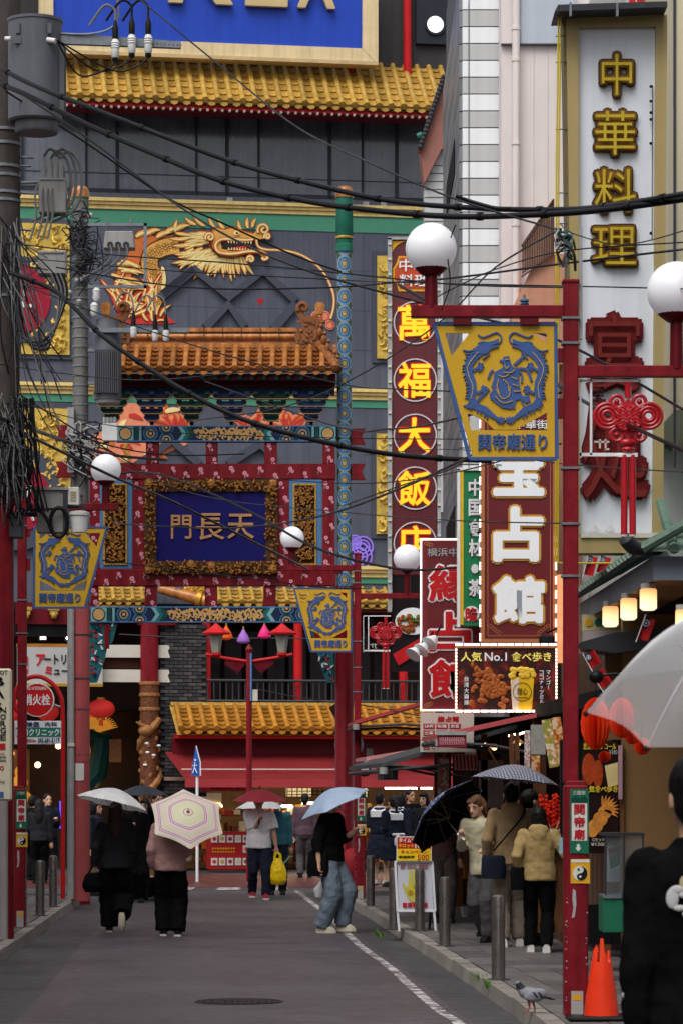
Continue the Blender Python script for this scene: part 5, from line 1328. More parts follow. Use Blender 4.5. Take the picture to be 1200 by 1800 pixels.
# cables: (picture points, depth at both ends, radius in pixels)
cabm = M('overhead_cable', (22, 23, 26), .35, .2, 3)
def cable(pts, d0, d1, rpx, label, ties=0, n=10):
    sp = smoothpath([Vector((x, y, 0)) for x, y in pts], 8); m = len(sp)
    path = [P(p.x, p.y, d0 + (d1 - d0) * i / (m - 1)) for i, p in enumerate(sp)]
    r = rpx * (d0 + d1) / 2 / F
    b = MB(cabm).tube(path, r, n)
    if ties:
        t = thing('overhead_cable', label, 'cable', path[0]); b.obj('cable', t, True)
        for i in range(4, m - 1, ties): MB(black).tube([path[i], path[i] + (path[i + 1] - path[i]).normalized() * .06], r * 1.35, 10).obj('cable_tie', t, True)
    else: b.obj('overhead_cable', smooth=True, label=label, cat='cable', group='overhead wires')
cable([(-20, 108), (60, 150), (200, 205), (390, 278), (520, 316), (680, 352), (840, 366), (1000, 368), (1110, 356), (1230, 336)], 32, 23, 4.6, 'upper of the two thick black cable bundles crossing the whole view', 7)
cable([(-20, 140), (50, 168), (160, 222), (275, 272), (390, 318), (520, 350), (640, 368), (780, 380), (900, 379), (1050, 370), (1230, 346)], 32.2, 23.3, 5.0, 'lower of the two thick black cable bundles crossing the whole view', 7)
cable([(20, 480), (95, 510), (130, 540), (180, 590), (250, 640), (330, 690), (430, 738), (560, 775), (700, 800), (860, 810)], 33, 27, 4.2, 'thick sagging black cable before the gate ending behind the near yellow sign', 9)
W = [([(235, -10), (390, 118), (520, 222), (640, 282), (800, 350), (985, 405)], 29, 22, 1.6, 'thin twisted wire falling from the blue sign to the white tower'),
     ([(0, 140), (150, 240), (300, 352), (420, 425), (560, 482), (800, 548), (985, 600), (1200, 720)], 30, 21, 2.0, 'black wire running diagonally from top left past the near sign'),
     ([(10, 160), (150, 250), (290, 345), (400, 396), (520, 450), (600, 478)], 30, 36, 1.6, 'black wire pair crossing the dragon head'),
     ([(0, 425), (200, 448), (400, 462), (600, 480), (800, 500), (990, 505)], 30, 22, 1.5, 'uppermost of the level wires crossing below the dragon head'),
     ([(60, 455), (300, 476), (600, 492), (720, 497), (1000, 503), (1220, 508)], 30, 21, 1.2, 'level wire crossing behind the near lamp globe'),
     ([(100, 470), (330, 505), (560, 506), (700, 496), (800, 488), (1000, 462), (1220, 436)], 31, 21, 1.8, 'wire rising to the right across the white neon sign'),
     ([(40, 500), (200, 560), (400, 625), (600, 675), (700, 684), (860, 690)], 31, 24, 1.2, 'thin wire crossing the gate roof tiles'),
     ([(330, 740), (500, 715), (640, 655), (780, 560), (870, 470), (985, 402)], 40, 22, 1.3, 'thin wire climbing steeply from the gate to the rusty stair'),
     ([(200, 920), (400, 928), (560, 908), (700, 860), (820, 805)], 42, 24, 1.8, 'wire crossing the blue plaque and rising to the right'),
     ([(155, 840), (250, 830), (330, 850), (450, 905), (560, 965), (700, 1000), (800, 998)], 44, 33, 2.2, 'dark cable drooping across the lower gate to the red signs'),
     ([(180, 985), (300, 1000), (480, 1022), (560, 1032), (640, 1035)], 44, 45, 1.1, 'pale thin wire along the lower gate beam'),
     ([(150, 790), (350, 870), (600, 900), (800, 915), (990, 920)], 45, 22, 1.0, 'thin wire reaching the white vertical characters'),
     ([(450, 840), (640, 850), (800, 830), (985, 780)], 45, 22, 1.1, 'thin wire crossing the red vertical sign'),
     ([(360, 670), (600, 752), (680, 754), (760, 745), (985, 690)], 43, 22, 1.6, 'wire crossing below the gate brackets'),
     ([(600, 890), (700, 855), (800, 820), (860, 770)], 43, 25, 1.3, 'short wire behind the near yellow sign'),
     ([(60, 770), (200, 838), (300, 880), (460, 960), (540, 1000)], 31, 44, 2.4, 'dark cable slanting down before the name plaque'),
     ([(0, 735), (130, 780), (200, 800), (290, 808)], 30, 44, 3.0, 'thick black cable stub between the two utility poles'),
     ([(130, 760), (200, 785), (300, 800), (430, 798)], 44, 46, 1.2, 'thin wire along the upper red gate beam'),
     ([(20, 700), (130, 735), (300, 760), (600, 770), (850, 772)], 30, 24, .9, 'very thin wire along the painted gate beam'),
     ([(30, 690), (140, 760), (240, 820)], 30, 45, 1.3, 'wire slanting between the utility poles'),
     ([(700, 500), (800, 560), (900, 620), (1000, 690), (1100, 745), (1220, 800)], 28, 20, 3.2, 'thick wire slanting over the near yellow sign and knot'),
     ([(985, 395), (1010, 412), (1100, 430), (1220, 400)], 22, 20, 1.1, 'wire from the post clamp over the neon characters'),
     ([(210, 1115), (350, 1122), (500, 1122), (600, 1124)], 60, 60, 1.2, 'dark wire carrying the coloured lanterns'),
     ([(455, 1212), (560, 1232), (640, 1240), (735, 1258)], 55, 42, 1.0, 'pale wire across the shop roof'),
     ([(0, 640), (100, 655), (250, 668), (420, 655), (600, 642)], 30, 46, 1.0, 'thin wire before the brackets of the gate'),
     ([(640, 800), (800, 790), (985, 815), (1200, 830)], 38, 21, 1.0, 'thin wire level with the lettering of the near sign'),
     ([(725, 545), (800, 505), (880, 470), (1000, 440), (1220, 425)], 24, 20, 1.2, 'wire over the near lamp arm'),
     ([(775, 545), (790, 500), (786, 440), (800, 395)], 21.5, 21.5, 1.3, 'twisted wire hanging beside the near lamp globe')]
for w in W: cable(w[0], 32.6 if w[1] in (29, 30, 31) else w[1], w[2], w[3], w[4], 0, 6)
MB(black).tube(smoothpath([P(800, 345, 24.5), P(830, 355, 24.5), P(870, 366, 24.4), P(896, 367, 24.4)], 5), .017, 7).obj('cable_splice', label='short thick cable splice lying on the upper bundle', cat='cable', smooth=True)
t = thing('cable_clamp', 'cluster of cable clamps on the near lamp post top', 'clamp', P(990, 420, 22))
for k in range(16): MB((dgrey, lgrey, dgreen)[k % 3]).tube(smoothpath([P(980 + r4.uniform(-10, 20), 400 + r4.uniform(0, 30), 22), P(985 + r4.uniform(-14, 25), 415 + r4.uniform(-5, 30), 21.9), P(1000 + r4.uniform(-20, 12), 420 + r4.uniform(0, 60), 22)], 4), r4.uniform(.006, .014), 6).obj('clamp_wire', t, True)
MB(lgrey).pb(1017, 400, 1023, 596, LD - .02, .04).obj('conduit_strip', t)
t = thing('cable_insulator', 'blue insulator knob on the near lamp arm', 'insulator', P(921, 537, LD))
MB(M('insulator_blue', (60, 100, 130), .3)).lathe(P(921, 537, LD), [(.028, 0), (.034, .012), (.02, .02), (.034, .03), (.03, .042), (.012, .05)], 14).obj('knob', t, True)
MB(galv).lathe(P(921, 537, LD), [(.008, .05), (.008, .075)], 8).obj('pin', t, True)
# ---------------------------------------------------------------- right side: buildings
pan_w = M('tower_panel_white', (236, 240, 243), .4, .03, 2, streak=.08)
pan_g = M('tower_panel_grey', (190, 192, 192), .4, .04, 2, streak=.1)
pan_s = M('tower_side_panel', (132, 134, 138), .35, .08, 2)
seam = M('tower_seam', (88, 90, 94), .6)
# white banded tower
d = 36.6; xa = X(812, d); dz = 14
t = thing('banded_tower', 'white panelled tower with thin horizontal seams right of the red vertical sign', 'building', (xa, d, 0))
MB(seam).box((xa + .01, d + .02, Z(1260, d)), (xa + 4, d + 6.0, Z(-200, d))).obj('core', t)
h = 29.6 * d / F
front = [MB(m_).box((0, 0, 0), (X(1000, d) - xa, .05, h - .014)).mesh('front_panel') for m_ in (pan_w, pan_g)]
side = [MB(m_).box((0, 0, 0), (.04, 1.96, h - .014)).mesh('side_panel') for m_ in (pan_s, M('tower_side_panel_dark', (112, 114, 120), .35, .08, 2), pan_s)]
z0 = Z(1260, d)
for i in range(44):
    z = z0 + i * h
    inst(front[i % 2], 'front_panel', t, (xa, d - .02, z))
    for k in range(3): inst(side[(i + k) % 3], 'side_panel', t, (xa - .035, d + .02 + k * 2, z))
MB(seam).box((xa + .07, d - .03, Z(1260, d)), (xa + .08, d - .018, Z(-200, d))).obj('vertical_seam', t)
for y0, y1 in ((200, 262), (870, 960)): MB(dark).box((xa - .045, d + 1.4, Z(y1, d)), (xa - .03, d + 4.4, Z(y0, d))).obj('side_window', t)
# pink rendered building
pinkw = M('pink_render_wall', (224, 214, 212), .6, .05, 2, streak=.08); gpanel = M('pale_blue_cladding', (182, 190, 202), .5, .05, 2, streak=.1)
d = 36.0; t = thing('pink_building', 'pale pink rendered building with drain pipe behind the white neon sign', 'building', (X(882, d), d, 0))
MB(pinkw).box((X(880, d), d, Z(1230, d)), (X(880, d) + 5, d + .55, Z(-200, d))).obj('wall', t)
MB(gpanel).pb(915, -200, 1010, 76, d - .06, .06).obj('cladding', t); MB(seam).pb(880, 76, 1010, 78, d - .065, .07).obj('seam', t)
for x in (937, 962): MB(M('render_joint', (198, 184, 180), .6)).pb(x, 80, x + 1, 480, d - .004, .006).obj('joint', t)
MB(pinkw).tube([P(906, 1000, d - .1), P(906, -200, d - .1)], .045, 12).obj('drain_pipe', t, True)
for y in (50, 105, 252, 395): MB(pinkw).lathe(P(906, y, d - .1), [(.053, -.02), (.053, .02)], 12).obj('pipe_collar', t, True)
terr = M('terracotta_wall', (196, 142, 118), .6, .08, 3, streak=.15)
MB(terr).pp([(898, 545), (945, 448), (990, 446), (990, 640), (898, 640)], d - .5, .45).obj('stair_wall', t)
b = MB(rust)
for k in range(14): b.rib([(918 + k * 4.2, 480 - k * 2.6), (918 + k * 4.2, 430 - k * 6.2)], 1.4, d - .55, .02)
b.rib([(916, 432), (972, 350)], 2.5, d - .56, .03).rib([(916, 486), (972, 448)], 2.5, d - .56, .03).rib([(972, 350), (972, 448)], 2.5, d - .56, .03)
b.mat(M('rusty_sheet', (168, 134, 118), .7, .35, 9, streak=.4)).pp([(917, 434), (971, 354), (971, 446), (917, 482)], d - .53, .01); b.obj('rusty_stair', t)
MB(terr).pb(880, 640, 1020, 1230, d - .1, .09).obj('lower_wall', t)
# far right building with painted flowers
d = 31.0; t = thing('flower_wall_building', 'pale grey building with painted flowers at the right edge', 'building', (X(1165, d), d, 0))
fw = M('pale_grey_wall', (186, 188, 182), .6, .06, 2, streak=.12)
MB(fw).box((X(1098, d), d, Z(1010, d)), (X(1098, d) + 6, d + 4.6, Z(-200, d))).obj('wall', t)
MB(M('beige_pilaster', (206, 196, 168), .6, .05, 2, streak=.1)).pb(1186, -200, 1300, 720, d - 3, 3).obj('pilaster', t)
MB(dgrey).pb(1184, -200, 1187, 820, d - 3.02, .1).obj('pilaster_edge', t)
b = MB(M('leaf_paint', (86, 150, 84), .6)); r5 = random.Random(3)
for k in range(26): b.mat((M('leaf_paint'), M('petal_paint', (206, 110, 120), .6))[k % 4 == 0]).leaf(r5.uniform(1166, 1182), r5.uniform(0, 800), r5.uniform(0, 6), r5.uniform(10, 30), 7, d - .01, .008, .5)
b.obj('painted_flowers', t)
MB(dgrey).pb(1166, 145, 1186, 230, d - .3, .25).obj('black_box', t); MB(green).pb(1168, 232, 1180, 262, d - .25, .2).obj('green_box', t); MB(green).pb(1166, 715, 1178, 785, d - .2, .18).obj('green_plate', t)
b = MB(bred)
for x in (1106, 1120, 1132): b.pb(x, -10, x + 10, 26, d - .2, .1)
b.obj('red_flower_boxes', t)
# ---------------------------------------------------------------- hanging signs
# white neon sign
d = 26.5; t = thing('neon_sign', 'tall white box sign in a beige frame with unlit neon characters', 'sign', P(1085, 975, d))
beige = M('sign_frame_beige', (170, 152, 104), .45, .07, 3, streak=.15); beige2 = M('sign_frame_dark_edge', (120, 108, 74), .5)
wht = M('neon_board_white', (222, 228, 236), .45, .04, 3, streak=.12)
MB(wht).pp([(1014, 46), (1152, 46), (1146, 940), (1018, 940)], d + .02, .3).obj('board', t)
b = MB(beige)
b.pp([(994, 28), (1172, 26), (1152, 46), (1016, 48)], d - .04, .3); b.pp([(994, 28), (1016, 48), (1018, 944), (1008, 972)], d - .04, .3); b.pp([(1172, 26), (1164, 972), (1146, 940), (1152, 46)], d - .04, .3); b.pp([(1008, 972), (1018, 944), (1146, 944), (1164, 972)], d - .04, .3)
b.mat(beige2).pp([(989, 30), (994, 28), (1008, 972), (1003, 972)], d - .02, .3); b.obj('frame', t)
MB(dgrey).pp([(974, 20), (980, 8), (1172, 2), (1172, 12)], d - .3, .5).obj('top_canopy', t)
for x in (1000, 1082): MB(galv).pb(x, 4, x + 4, 28, d - .32, .04).obj('canopy_strap', t)
nb = M('neon_char_amber', (120, 84, 22), .4, .3, 12); nbe = M('neon_char_dark_edge', (70, 44, 16), .5); nt_ = M('neon_tube_yellow', (186, 162, 48), .3); nr = M('neon_char_rust', (100, 20, 22), .5, .3, 10); nre = M('neon_char_red_edge', (92, 16, 22), .5); ntl = M('neon_tube_grey', (112, 40, 36), .3)
for ch, x0, x1, y0, y1, A, B_, T in (('中', 1054, 1113, 92, 170, nb, nbe, nt_), ('華', 1043, 1118, 192, 275, nb, nbe, nt_), ('料', 1042, 1119, 294, 375, nb, nbe, nt_), ('理', 1039, 1119, 396, 467, nb, nbe, nt_), ('宴', 1030, 1128, 548, 690, nr, nre, ntl), ('処', 1020, 1140, 700, 880, nr, nre, ntl)):
    o = MB(B_).txt(ch, x0 - 3, y0 - 3, x1 + 3, y1 + 3, d - .02, .05, .07).obj('neon_character', t)
    MB(A).txt(ch, x0, y0, x1, y1, d - .026, .02, .045).obj('face', o); MB(T).txt(ch, x0 + 3, y0 + 3, x1 - 3, y1 - 3, d - .07, .012, -.004).obj('tube', o)
for y in (152, 178, 198, 210, 252, 410): MB(black).ball(P(1143, y, d - .02), .014, n=8).obj('insulator', t)
MB(black).tube([P(1146, 150, d - .01), P(1145, 420, d - .01)], .004, 5).obj('lead', t)
MB(offw).pb(1020, 937, 1160, 945, d - .06, .05).obj('bottom_rail', t)
for x in (1045, 1072): MB(offw).ring(x, 932, 8, 1.4, d - .03, .02, 4).obj('fret_square', t)
pipey = M('yellow_conduit', (196, 176, 40), .4, .1)
t = thing('yellow_conduit', 'thin yellow conduit running down beside the white neon sign', 'conduit', P(980, 990, d - .1))
for x in (977, 981): MB(pipey).tube([P(x + 4, 24, d - .1), P(x, 300, d - .1), P(x - 1, 985, d - .1)], .008, 8).obj('pipe', t, True)
MB(pipey).tube([P(976, 985, d - .1), P(984, 990, d - .1), P(1078, 990, d - .1)], .008, 8).obj('pipe', t, True)
for y in (64, 110, 228, 340, 394): MB(galv).tube([P(976, y, d - .1), P(1000, y - 2, d)], .006, 6).obj('clip', t, True)
# red restaurant vertical sign
def ribbed(key, c):
    n = NT(key); x = n.sep(n.tc.outputs['Object'])[0]
    s = n.ma('SINE', n.ma('MULTIPLY', x, 160)); return n.fin(n.ramp(n.ma('ADD', n.ma('MULTIPLY', s, .5), .5), [(0, tuple(int(k * .72) for k in c)), (1, c)], 'LINEAR'), .45)
d = 54.0; t = thing('vertical_sign', 'tall dark red vertical sign with glowing yellow characters in white rings', 'sign', P(728, 1120, d))
MB(ribbed('maroon_ribbed', (104, 26, 36))).pb(689, 422, 767, 1010, d, .3).obj('board', t)
b = MB(lgrey)
for a in ((681, 418, 688, 1075), (768, 418, 774, 1075), (681, 416, 774, 421)): b.pb(*a, d - .05, .4)
b.obj('frame', t)
bulb = MB(offw).box((-.03, -.01, -.02), (.03, .01, .02)).mesh('bulb')
for k in range(24): inst(bulb, 'bulb', t, P(684.5, 428 + k * 27, d - .065)); inst(bulb, 'bulb', t, P(771, 428 + k * 27, d - .065))
ny = M('neon_yellow', (246, 206, 44), .4, 0, emit=.3); nglow = M('neon_red_glow', (206, 40, 34), .4, 0, emit=.12); rw = M('ring_white', (206, 198, 200), .4)
for ch, cy in zip('萬福大飯店', (567, 668, 765, 858, 955)):
    MB(nglow).txt(ch, 697, cy - 33, 758, cy + 33, d - .012, .01, .055).obj('glow_edge', t); MB(ny).txt(ch, 699, cy - 31, 756, cy + 31, d - .03, .02, .02).obj('character', t); MB(rw).ring(729, cy, 37, 2.2, d - .02, .03, 36).obj('ring', t)
o = MB(stick_y).pp([(700, 450), (756, 450), (756, 512), (700, 512), (697, 500), (690, 492), (690, 472), (696, 462)], d - .015, .02).obj('name_badge', t)
MB(M('badge_orange', (186, 72, 40), .5)).pp([(702, 453), (754, 453), (754, 508), (702, 508), (699, 498), (693, 490), (693, 474), (699, 464)], d - .02, .02).obj('badge_face', o); b = MB(white).txt('中華', 701, 455, 753, 477, d - .03, .01, .015).txt('料理', 701, 482, 753, 504, d - .03, .01, .015); b.obj('lettering', o)
b = MB(stick_y)
for k in range(22):
    a = k / 21 * 1.5708; b.rib([(689, 424 + 20 * math.cos(a)), (689 + 24 * math.sin(a), 424)], .9, d - .015, .01)
b.obj('corner_fret', t)
o = MB(M('poster_black', (28, 22, 24), .4)).pb(689, 1012, 767, 1180, d + .02, .2).obj('food_poster', t, label='dark food poster with a bowl of braised meat')
b = MB(white).disc(724, 1092, 30, d - .002, .02, 30, 24); b.mat(M('braised_meat', (140, 74, 36), .4, .4, 30)); r5 = random.Random(2)
for k in range(40): b.ball(P(724 + r5.uniform(-24, 24), 1095 + r5.uniform(-12, 14), d - .01), r5.uniform(.03, .06), .03, None, 7)
b.mat(M('spring_onion', (70, 130, 40), .5))
for k in range(14): b.ball(P(722 + r5.uniform(-12, 14), 1090 + r5.uniform(-7, 5), d - .04), .02, n=6)
b.mat(bred).pp([(690, 1150), (740, 1120), (755, 1135), (700, 1170)], d - .01, .02); b.mat(white).ring(700, 1030, 40, 2, d - .005, .01, 24) if False else None
b.obj('dish_print', o)
# fortune-teller signs: LED edges
led = M('led_white', (255, 246, 236), .4, 0, emit=2.2)
def seig(key, base, line):      # wave-scale pattern
    n = NT(key); s = n.sep(n.tc.outputs['Object'])
    u = n.ma('MULTIPLY', s[0], 9.0); v = n.ma('MULTIPLY', s[2], 18.0); row = n.ma('FLOOR', v)
    uu = n.ma('SUBTRACT', n.ma('FRACT', n.ma('ADD', u, n.ma('MULTIPLY', row, .5))), .5); vv = n.ma('MULTIPLY', n.ma('FRACT', v), .5)
    r = n.ma('SQRT', n.ma('ADD', n.ma('MULTIPLY', uu, uu), n.ma('MULTIPLY', vv, vv)))
    return n.fin(n.ramp(n.ma('FRACT', n.ma('MULTIPLY', r, 6)), [(0, base), (.55, line), (1, base)], 'LINEAR'), .4)
wave = seig('maroon_wave_print', (86, 12, 20), (116, 26, 34)); copper = M('copper_edge', (176, 112, 74), .4, .1, 5)
d = 36.2; t = thing('fortune_sign', 'maroon sign with red and white characters and a glowing white edge', 'sign', P(794, 1250, d))
MB(wave).pb(741, 949, 850, 1247, d, .2).obj('board', t)
for k, a in enumerate(((738, 946.5, 850, 949), (738, 1247, 850, 1249.5), (738, 949, 740.5, 1247))): MB(led).pb(*a, d - .03, .05).obj('light_tube', t)
MB(lgrey).txt('横浜中華街', 750, 963, 842, 978, d - .01, .01, .01).obj('lettering', t)
for ch, y0, y1 in (('縁', 990, 1060), ('占', 1072, 1148), ('館', 1156, 1230)):
    o = MB(white).txt(ch, 750, y0, 838, y1, d - .012, .012, .07).obj('character', t); MB(bred).txt(ch, 753, y0 + 3, 835, y1 - 3, d - .02, .01, .03).obj('face', o)
b = MB(copper)
for x, y in ((746, 955), (746, 1240)):
    for k in range(4): b.ring(x + 2 + k * 3, y + (2 if y < 1000 else -2) * k * .5, 3.2, 1, d - .01, .01, 8)
b.obj('corner_scroll', t)
d = 35.8; t = thing('food_shop_sign', 'green and yellow vertical sign with white characters between the maroon signs', 'sign', P(828, 1100, d))
MB(M('sign_green', (36, 128, 84), .4, .06)).pb(806, 826, 862, 1100, d, .15).obj('board', t); MB(M('sign_stripe_yellow', (222, 186, 40), .4)).pb(808, 828, 814, 1098, d - .01, .02).obj('stripe', t)
MB(white).pb(803, 824, 808, 1102, d - .02, .18).obj('edge', t); MB(white).pb(803, 822, 862, 827, d - .02, .18).obj('edge', t)
b = MB(black).vtx('中国食材・茶', 834, 838, 1052, 25, d - .006, .008, .06); b.mat(white).vtx('中国食材・茶', 834, 839, 1051, 23, d - .014, .008, .03); b.obj('lettering', t)
b = MB(white).disc(828, 1079, 14, d - .004, .006); b.mat(bred).txt('隆', 817, 1068, 839, 1092, d - .012, .008, .03); b.obj('maker_mark', t)
d = 35.0; t = thing('fortune_sign', 'big maroon sign with white gold-edged characters and dotted light edge', 'sign', P(912, 1130, d))
MB(wave).pb(850, 690, 972, 1124, d, .22).obj('board', t)
for a in ((845, 686, 851, 1130), (971, 686, 978, 1130), (851, 686, 971, 691), (851, 1123, 971, 1130)): MB(copper).pb(*a, d - .02, .25).obj('edge', t)
b = MB(copper)
for a in ((856, 700, 857.2, 1118), (966, 700, 967.2, 1118), (856, 1117, 967, 1118.2)): b.pb(*a, d - .006, .008)
for x, s in ((858, 1), (965, -1)):
    for k in range(5): b.ring(x + s * (3 + k * 4), 1113 - (4 - k) * 3.2, 3, .9, d - .006, .008, 9)
b.obj('inner_line', t)
MB(white).txt('横浜中華街', 862, 738, 962, 754, d - .012, .01, .01).obj('lettering', t)
whl = M('lit_white_letter', (232, 236, 240), .4, .02, emit=.06); gol = M('gold_letter_edge', (196, 146, 60), .4)
for ch, x0, x1, y0, y1 in (('宝', 864, 958, 780, 874), ('占', 864, 957, 888, 990), ('館', 863, 959, 1010, 1098)):
    o = MB(gol).txt(ch, x0 - 2, y0 - 2, x1 + 2, y1 + 2, d - .012, .012, .075).obj('character', t); MB(whl).txt(ch, x0 + 2, y0 + 2, x1 - 2, y1 - 2, d - .022, .012, .045).obj('face', o)
lm = MB(led).box((-.008, -.008, -.012), (.008, .008, .012)).mesh('light_dot')
for k in range(88):
    if k % 5 < 3: inst(lm, 'light_dot', t, P(843, 690 + k * 5, d - .02)); inst(lm, 'light_dot', t, P(976.5, 690 + k * 5, d - .035)) if k > 50 else None
MB(black).pb(948, 1116, 974, 1140, d - .3, .2).obj('flood_light', t, bevel=.02); MB(black).tube([P(960, 1112, d - .2), P(985, 1102, d - .1)], .012, 6).obj('flood_light_arm', t)
d = 34.4; t = thing('snack_sign', 'dark snack sign with fried chicken and a yellow drink, edged in lights', 'sign', P(890, 1252, d))
fire = NT('ember_print'); s_ = fire.noise(fire.tc.outputs['Object'], 7, 6); ember = fire.fin(fire.ramp(s_, [(0, (30, 8, 10)), (.5, (50, 12, 12)), (.62, (120, 26, 14)), (.75, (190, 70, 20))], 'LINEAR'), .4)
MB(ember).pb(803, 1139, 975, 1248, d, .12).obj('board', t)
for a in ((799, 1135, 979, 1139), (799, 1248, 979, 1252), (799, 1139, 803, 1248), (975, 1139, 979, 1248)): MB(copper).pb(*a, d - .02, .15).obj('edge', t)
bar_ = MB(led).box((-.04, -.01, -.012), (.04, .01, .012)).mesh("light_bar")
for k in range(12): inst(bar_, "light_bar", t, P(806 + k * 15, 1250, d - .035))
for k in range(18): inst(lm, 'light_dot', t, P(977, 1142 + k * 6, d - .035)); inst(lm, 'light_dot', t, P(801, 1142 + k * 6, d - .035))
for k in range(12): inst(bar_, 'light_bar', t, P(806 + k * 15, 1133, d - .02))
b = MB(M('print_yellow', (232, 216, 110), .4, emit=.2)).txt('人気', 809, 1146, 846, 1163, d - .008, .006, .02, 0).txt('食べ歩き', 898, 1146, 968, 1163, d - .008, .006, .02); b.mat(whl).txt('No.1', 851, 1147, 890, 1162, d - .008, .006, .02)
b.vtx('台湾大鶏排', 819, 1188, 1240, 8, d - .008, .006, .01); b.vtx('マンゴー', 963, 1178, 1212, 7, d - .008, .006, .01); b.vtx('ココナッツミルク', 951, 1178, 1246, 7, d - .008, .006, .01); b.obj('lettering', t)
ck = M('fried_chicken', (176, 96, 44), .5, .4, 25, bump=.8, bscale=70); b = MB(ck); r5 = random.Random(6)
for k in range(90):
    u, v = r5.gauss(0, 1), r5.gauss(0, 1); x, y = 858 + u * 14 + v * 4, 1204 + v * 15
    if 826 < x < 894 and 1168 < y < 1242: b.ball(P(x, y, d - .004), r5.uniform(.02, .05), .014, r5.uniform(.02, .045), 7)
b.obj('fried_chicken_print', t, True)
b = MB(M('drink_yellow', (230, 184, 40), .35, .15, 8)).pp([(896, 1190), (938, 1190), (934, 1248), (900, 1248)], d - .006, .006); b.mat(M('drink_milk', (226, 208, 180), .4)).pp([(897, 1196), (912, 1192), (910, 1248), (900, 1248)], d - .01, .005)
b.mat(M('drink_foam', (236, 196, 70), .5))
for k in range(26): b.ball(P(917 + r5.uniform(-20, 20), 1184 + r5.uniform(-9, 5) , d - .008), .035, .012, .03, 7)
b.mat(black).ring(917, 1216, 16, .9, d - .014, .003, 24).txt('甜', 908, 1209, 917, 1221, d - .014, .003, 0).txt('心', 918, 1209, 926, 1221, d - .014, .003, 0).rib([(907, 1226), (927, 1226)], .8, d - .014, .003); b.obj('drink_print', t)
d = 36.15; t = thing('menu_banner', 'white banner of fortune prices under the maroon signs', 'banner', P(783, 1322, d))
MB(offw).pb(738, 1253, 832, 1322, d, .02).obj('sheet', t)
b = MB(stick_r).txt('縁占館', 768, 1259, 806, 1269, d - .006, .005, .04)
for y, ss in ((1272, ('健康', '転職', '恋愛')), (1284, ('企業', '人生', '結婚'))):
    for k, s in enumerate(ss): b.mat(stick_r).pb(743 + k * 23, y, 763 + k * 23, y + 9, d - .006, .005); b.mat(white).txt(s, 745 + k * 23, y + 1.5, 761 + k * 23, y + 7.5, d - .01, .004, .02)
b.mat(M('olive_ink', (120, 120, 50), .5)).txt('●●●●', 743, 1298, 782, 1304, d - .006, .005, 0); b.mat(stick_r).txt('占い', 743, 1309, 770, 1318, d - .006, .005, .02); b.obj('print', t)
t = thing('spot_lamp_cluster', 'three white reflector spot lamps before the maroon sign', 'lamp', P(745, 1160, 35.6))
for x, y in ((728, 1152), (742, 1144), (757, 1132)):
    c = P(x, y, 35.6); o = MB(white).tube([c + Vector((.05, 0, .09)), c + Vector((.03, -.02, .06)), c + Vector((-.02, -.06, 0))], [.02, .05, .1], 14).obj('reflector', t, True); MB(black).tube([c + Vector((.05, 0, .09)), c + Vector((.12, .05, .22))], .012, 6).obj('stem', t)
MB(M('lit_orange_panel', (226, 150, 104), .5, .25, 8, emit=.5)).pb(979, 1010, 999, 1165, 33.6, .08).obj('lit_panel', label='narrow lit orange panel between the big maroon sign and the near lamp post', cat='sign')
# orange eaves corner of the building across the crossing
d = 60.0; t = thing('corner_house', 'orange brown gable with dark tiled edge beyond the white tower', 'building', P(760, 420, d))
MB(M('gable_orange', (152, 104, 92), .6, .1, 2)).pp([(738, 262), (779, 145), (800, 145), (800, 250), (775, 262), (745, 322)], d, 1).obj('wall', t)
MB(bred).rib([(736, 266), (779, 140)], 4, d - .1, .2).obj('verge_board', t); b = MB(dgrey)
for k in range(18): b.ball(P(738 + k * 2.4, 258 - k * 7.2, d - .12), .06, n=7)
b.obj('verge_tiles', t, True); MB(pan_g).pb(745, 262, 800, 900, d + .2, .8).obj('clapboard', t)
b = MB(seam)
for y in range(290, 420, 14): b.pb(745, y, 780, y + 1.2, d + .19, .02)
b.obj('board_joint', t); MB(green).tube([P(733, 240, d - .1), P(741, 236, d - .1)], .06, 8).obj('gutter_end', t)
# ---------------------------------------------------------------- shop row along the right sidewalk
def fx(dd): return at_d(FR, dd)
row = thing('shop_row', 'dark timber shop fronts under awnings along the right sidewalk', 'building', (fx(36), 36, SWZ))
def fac(d0, d1, z0, z1, o0, o1, m, name):      # slab following the shop line
    pts = [d0 + (d1 - d0) * i / 4 for i in range(5)]; b = MB(m); n_ = 5
    b.add([(fx(p) + o0, p, z0) for p in pts] + [(fx(p) + o1, p, z0) for p in pts] + [(fx(p) + o0, p, z1) for p in pts] + [(fx(p) + o1, p, z1) for p in pts],
          [f for i in range(4) for f in ((i, i + 1, n_ + i + 1, n_ + i), (2 * n_ + i, 3 * n_ + i, 3 * n_ + i + 1, 2 * n_ + i + 1), (i, 2 * n_ + i, 2 * n_ + i + 1, i + 1), (n_ + i, n_ + i + 1, 3 * n_ + i + 1, 3 * n_ + i))] + [(0, n_, 3 * n_, 2 * n_), (n_ - 1, 3 * n_ - 1, 4 * n_ - 1, 2 * n_ - 1)])
    return b.obj(name, row)
timber = M('dark_timber', (92, 58, 36), .55, .25, 8); brownw = M('brown_shop_wall', (70, 50, 42), .6, .2, 4); beigew = M('ochre_wall', (136, 104, 68), .6, .08, 3)
fac(29.5, 46.5, SWZ, 3.4, 2.6, 2.75, brownw, 'back_wall'); fac(29.5, 46.5, 2.55, 2.7, 0, 2.7, dark, 'ceiling'); fac(35.9, 46.5, 2.7, 4.2, .02, .3, brownw, 'upper_wall'); fac(29.5, 35.8, 2.6, 3.2, .3, .6, brownw, 'upper_wall')
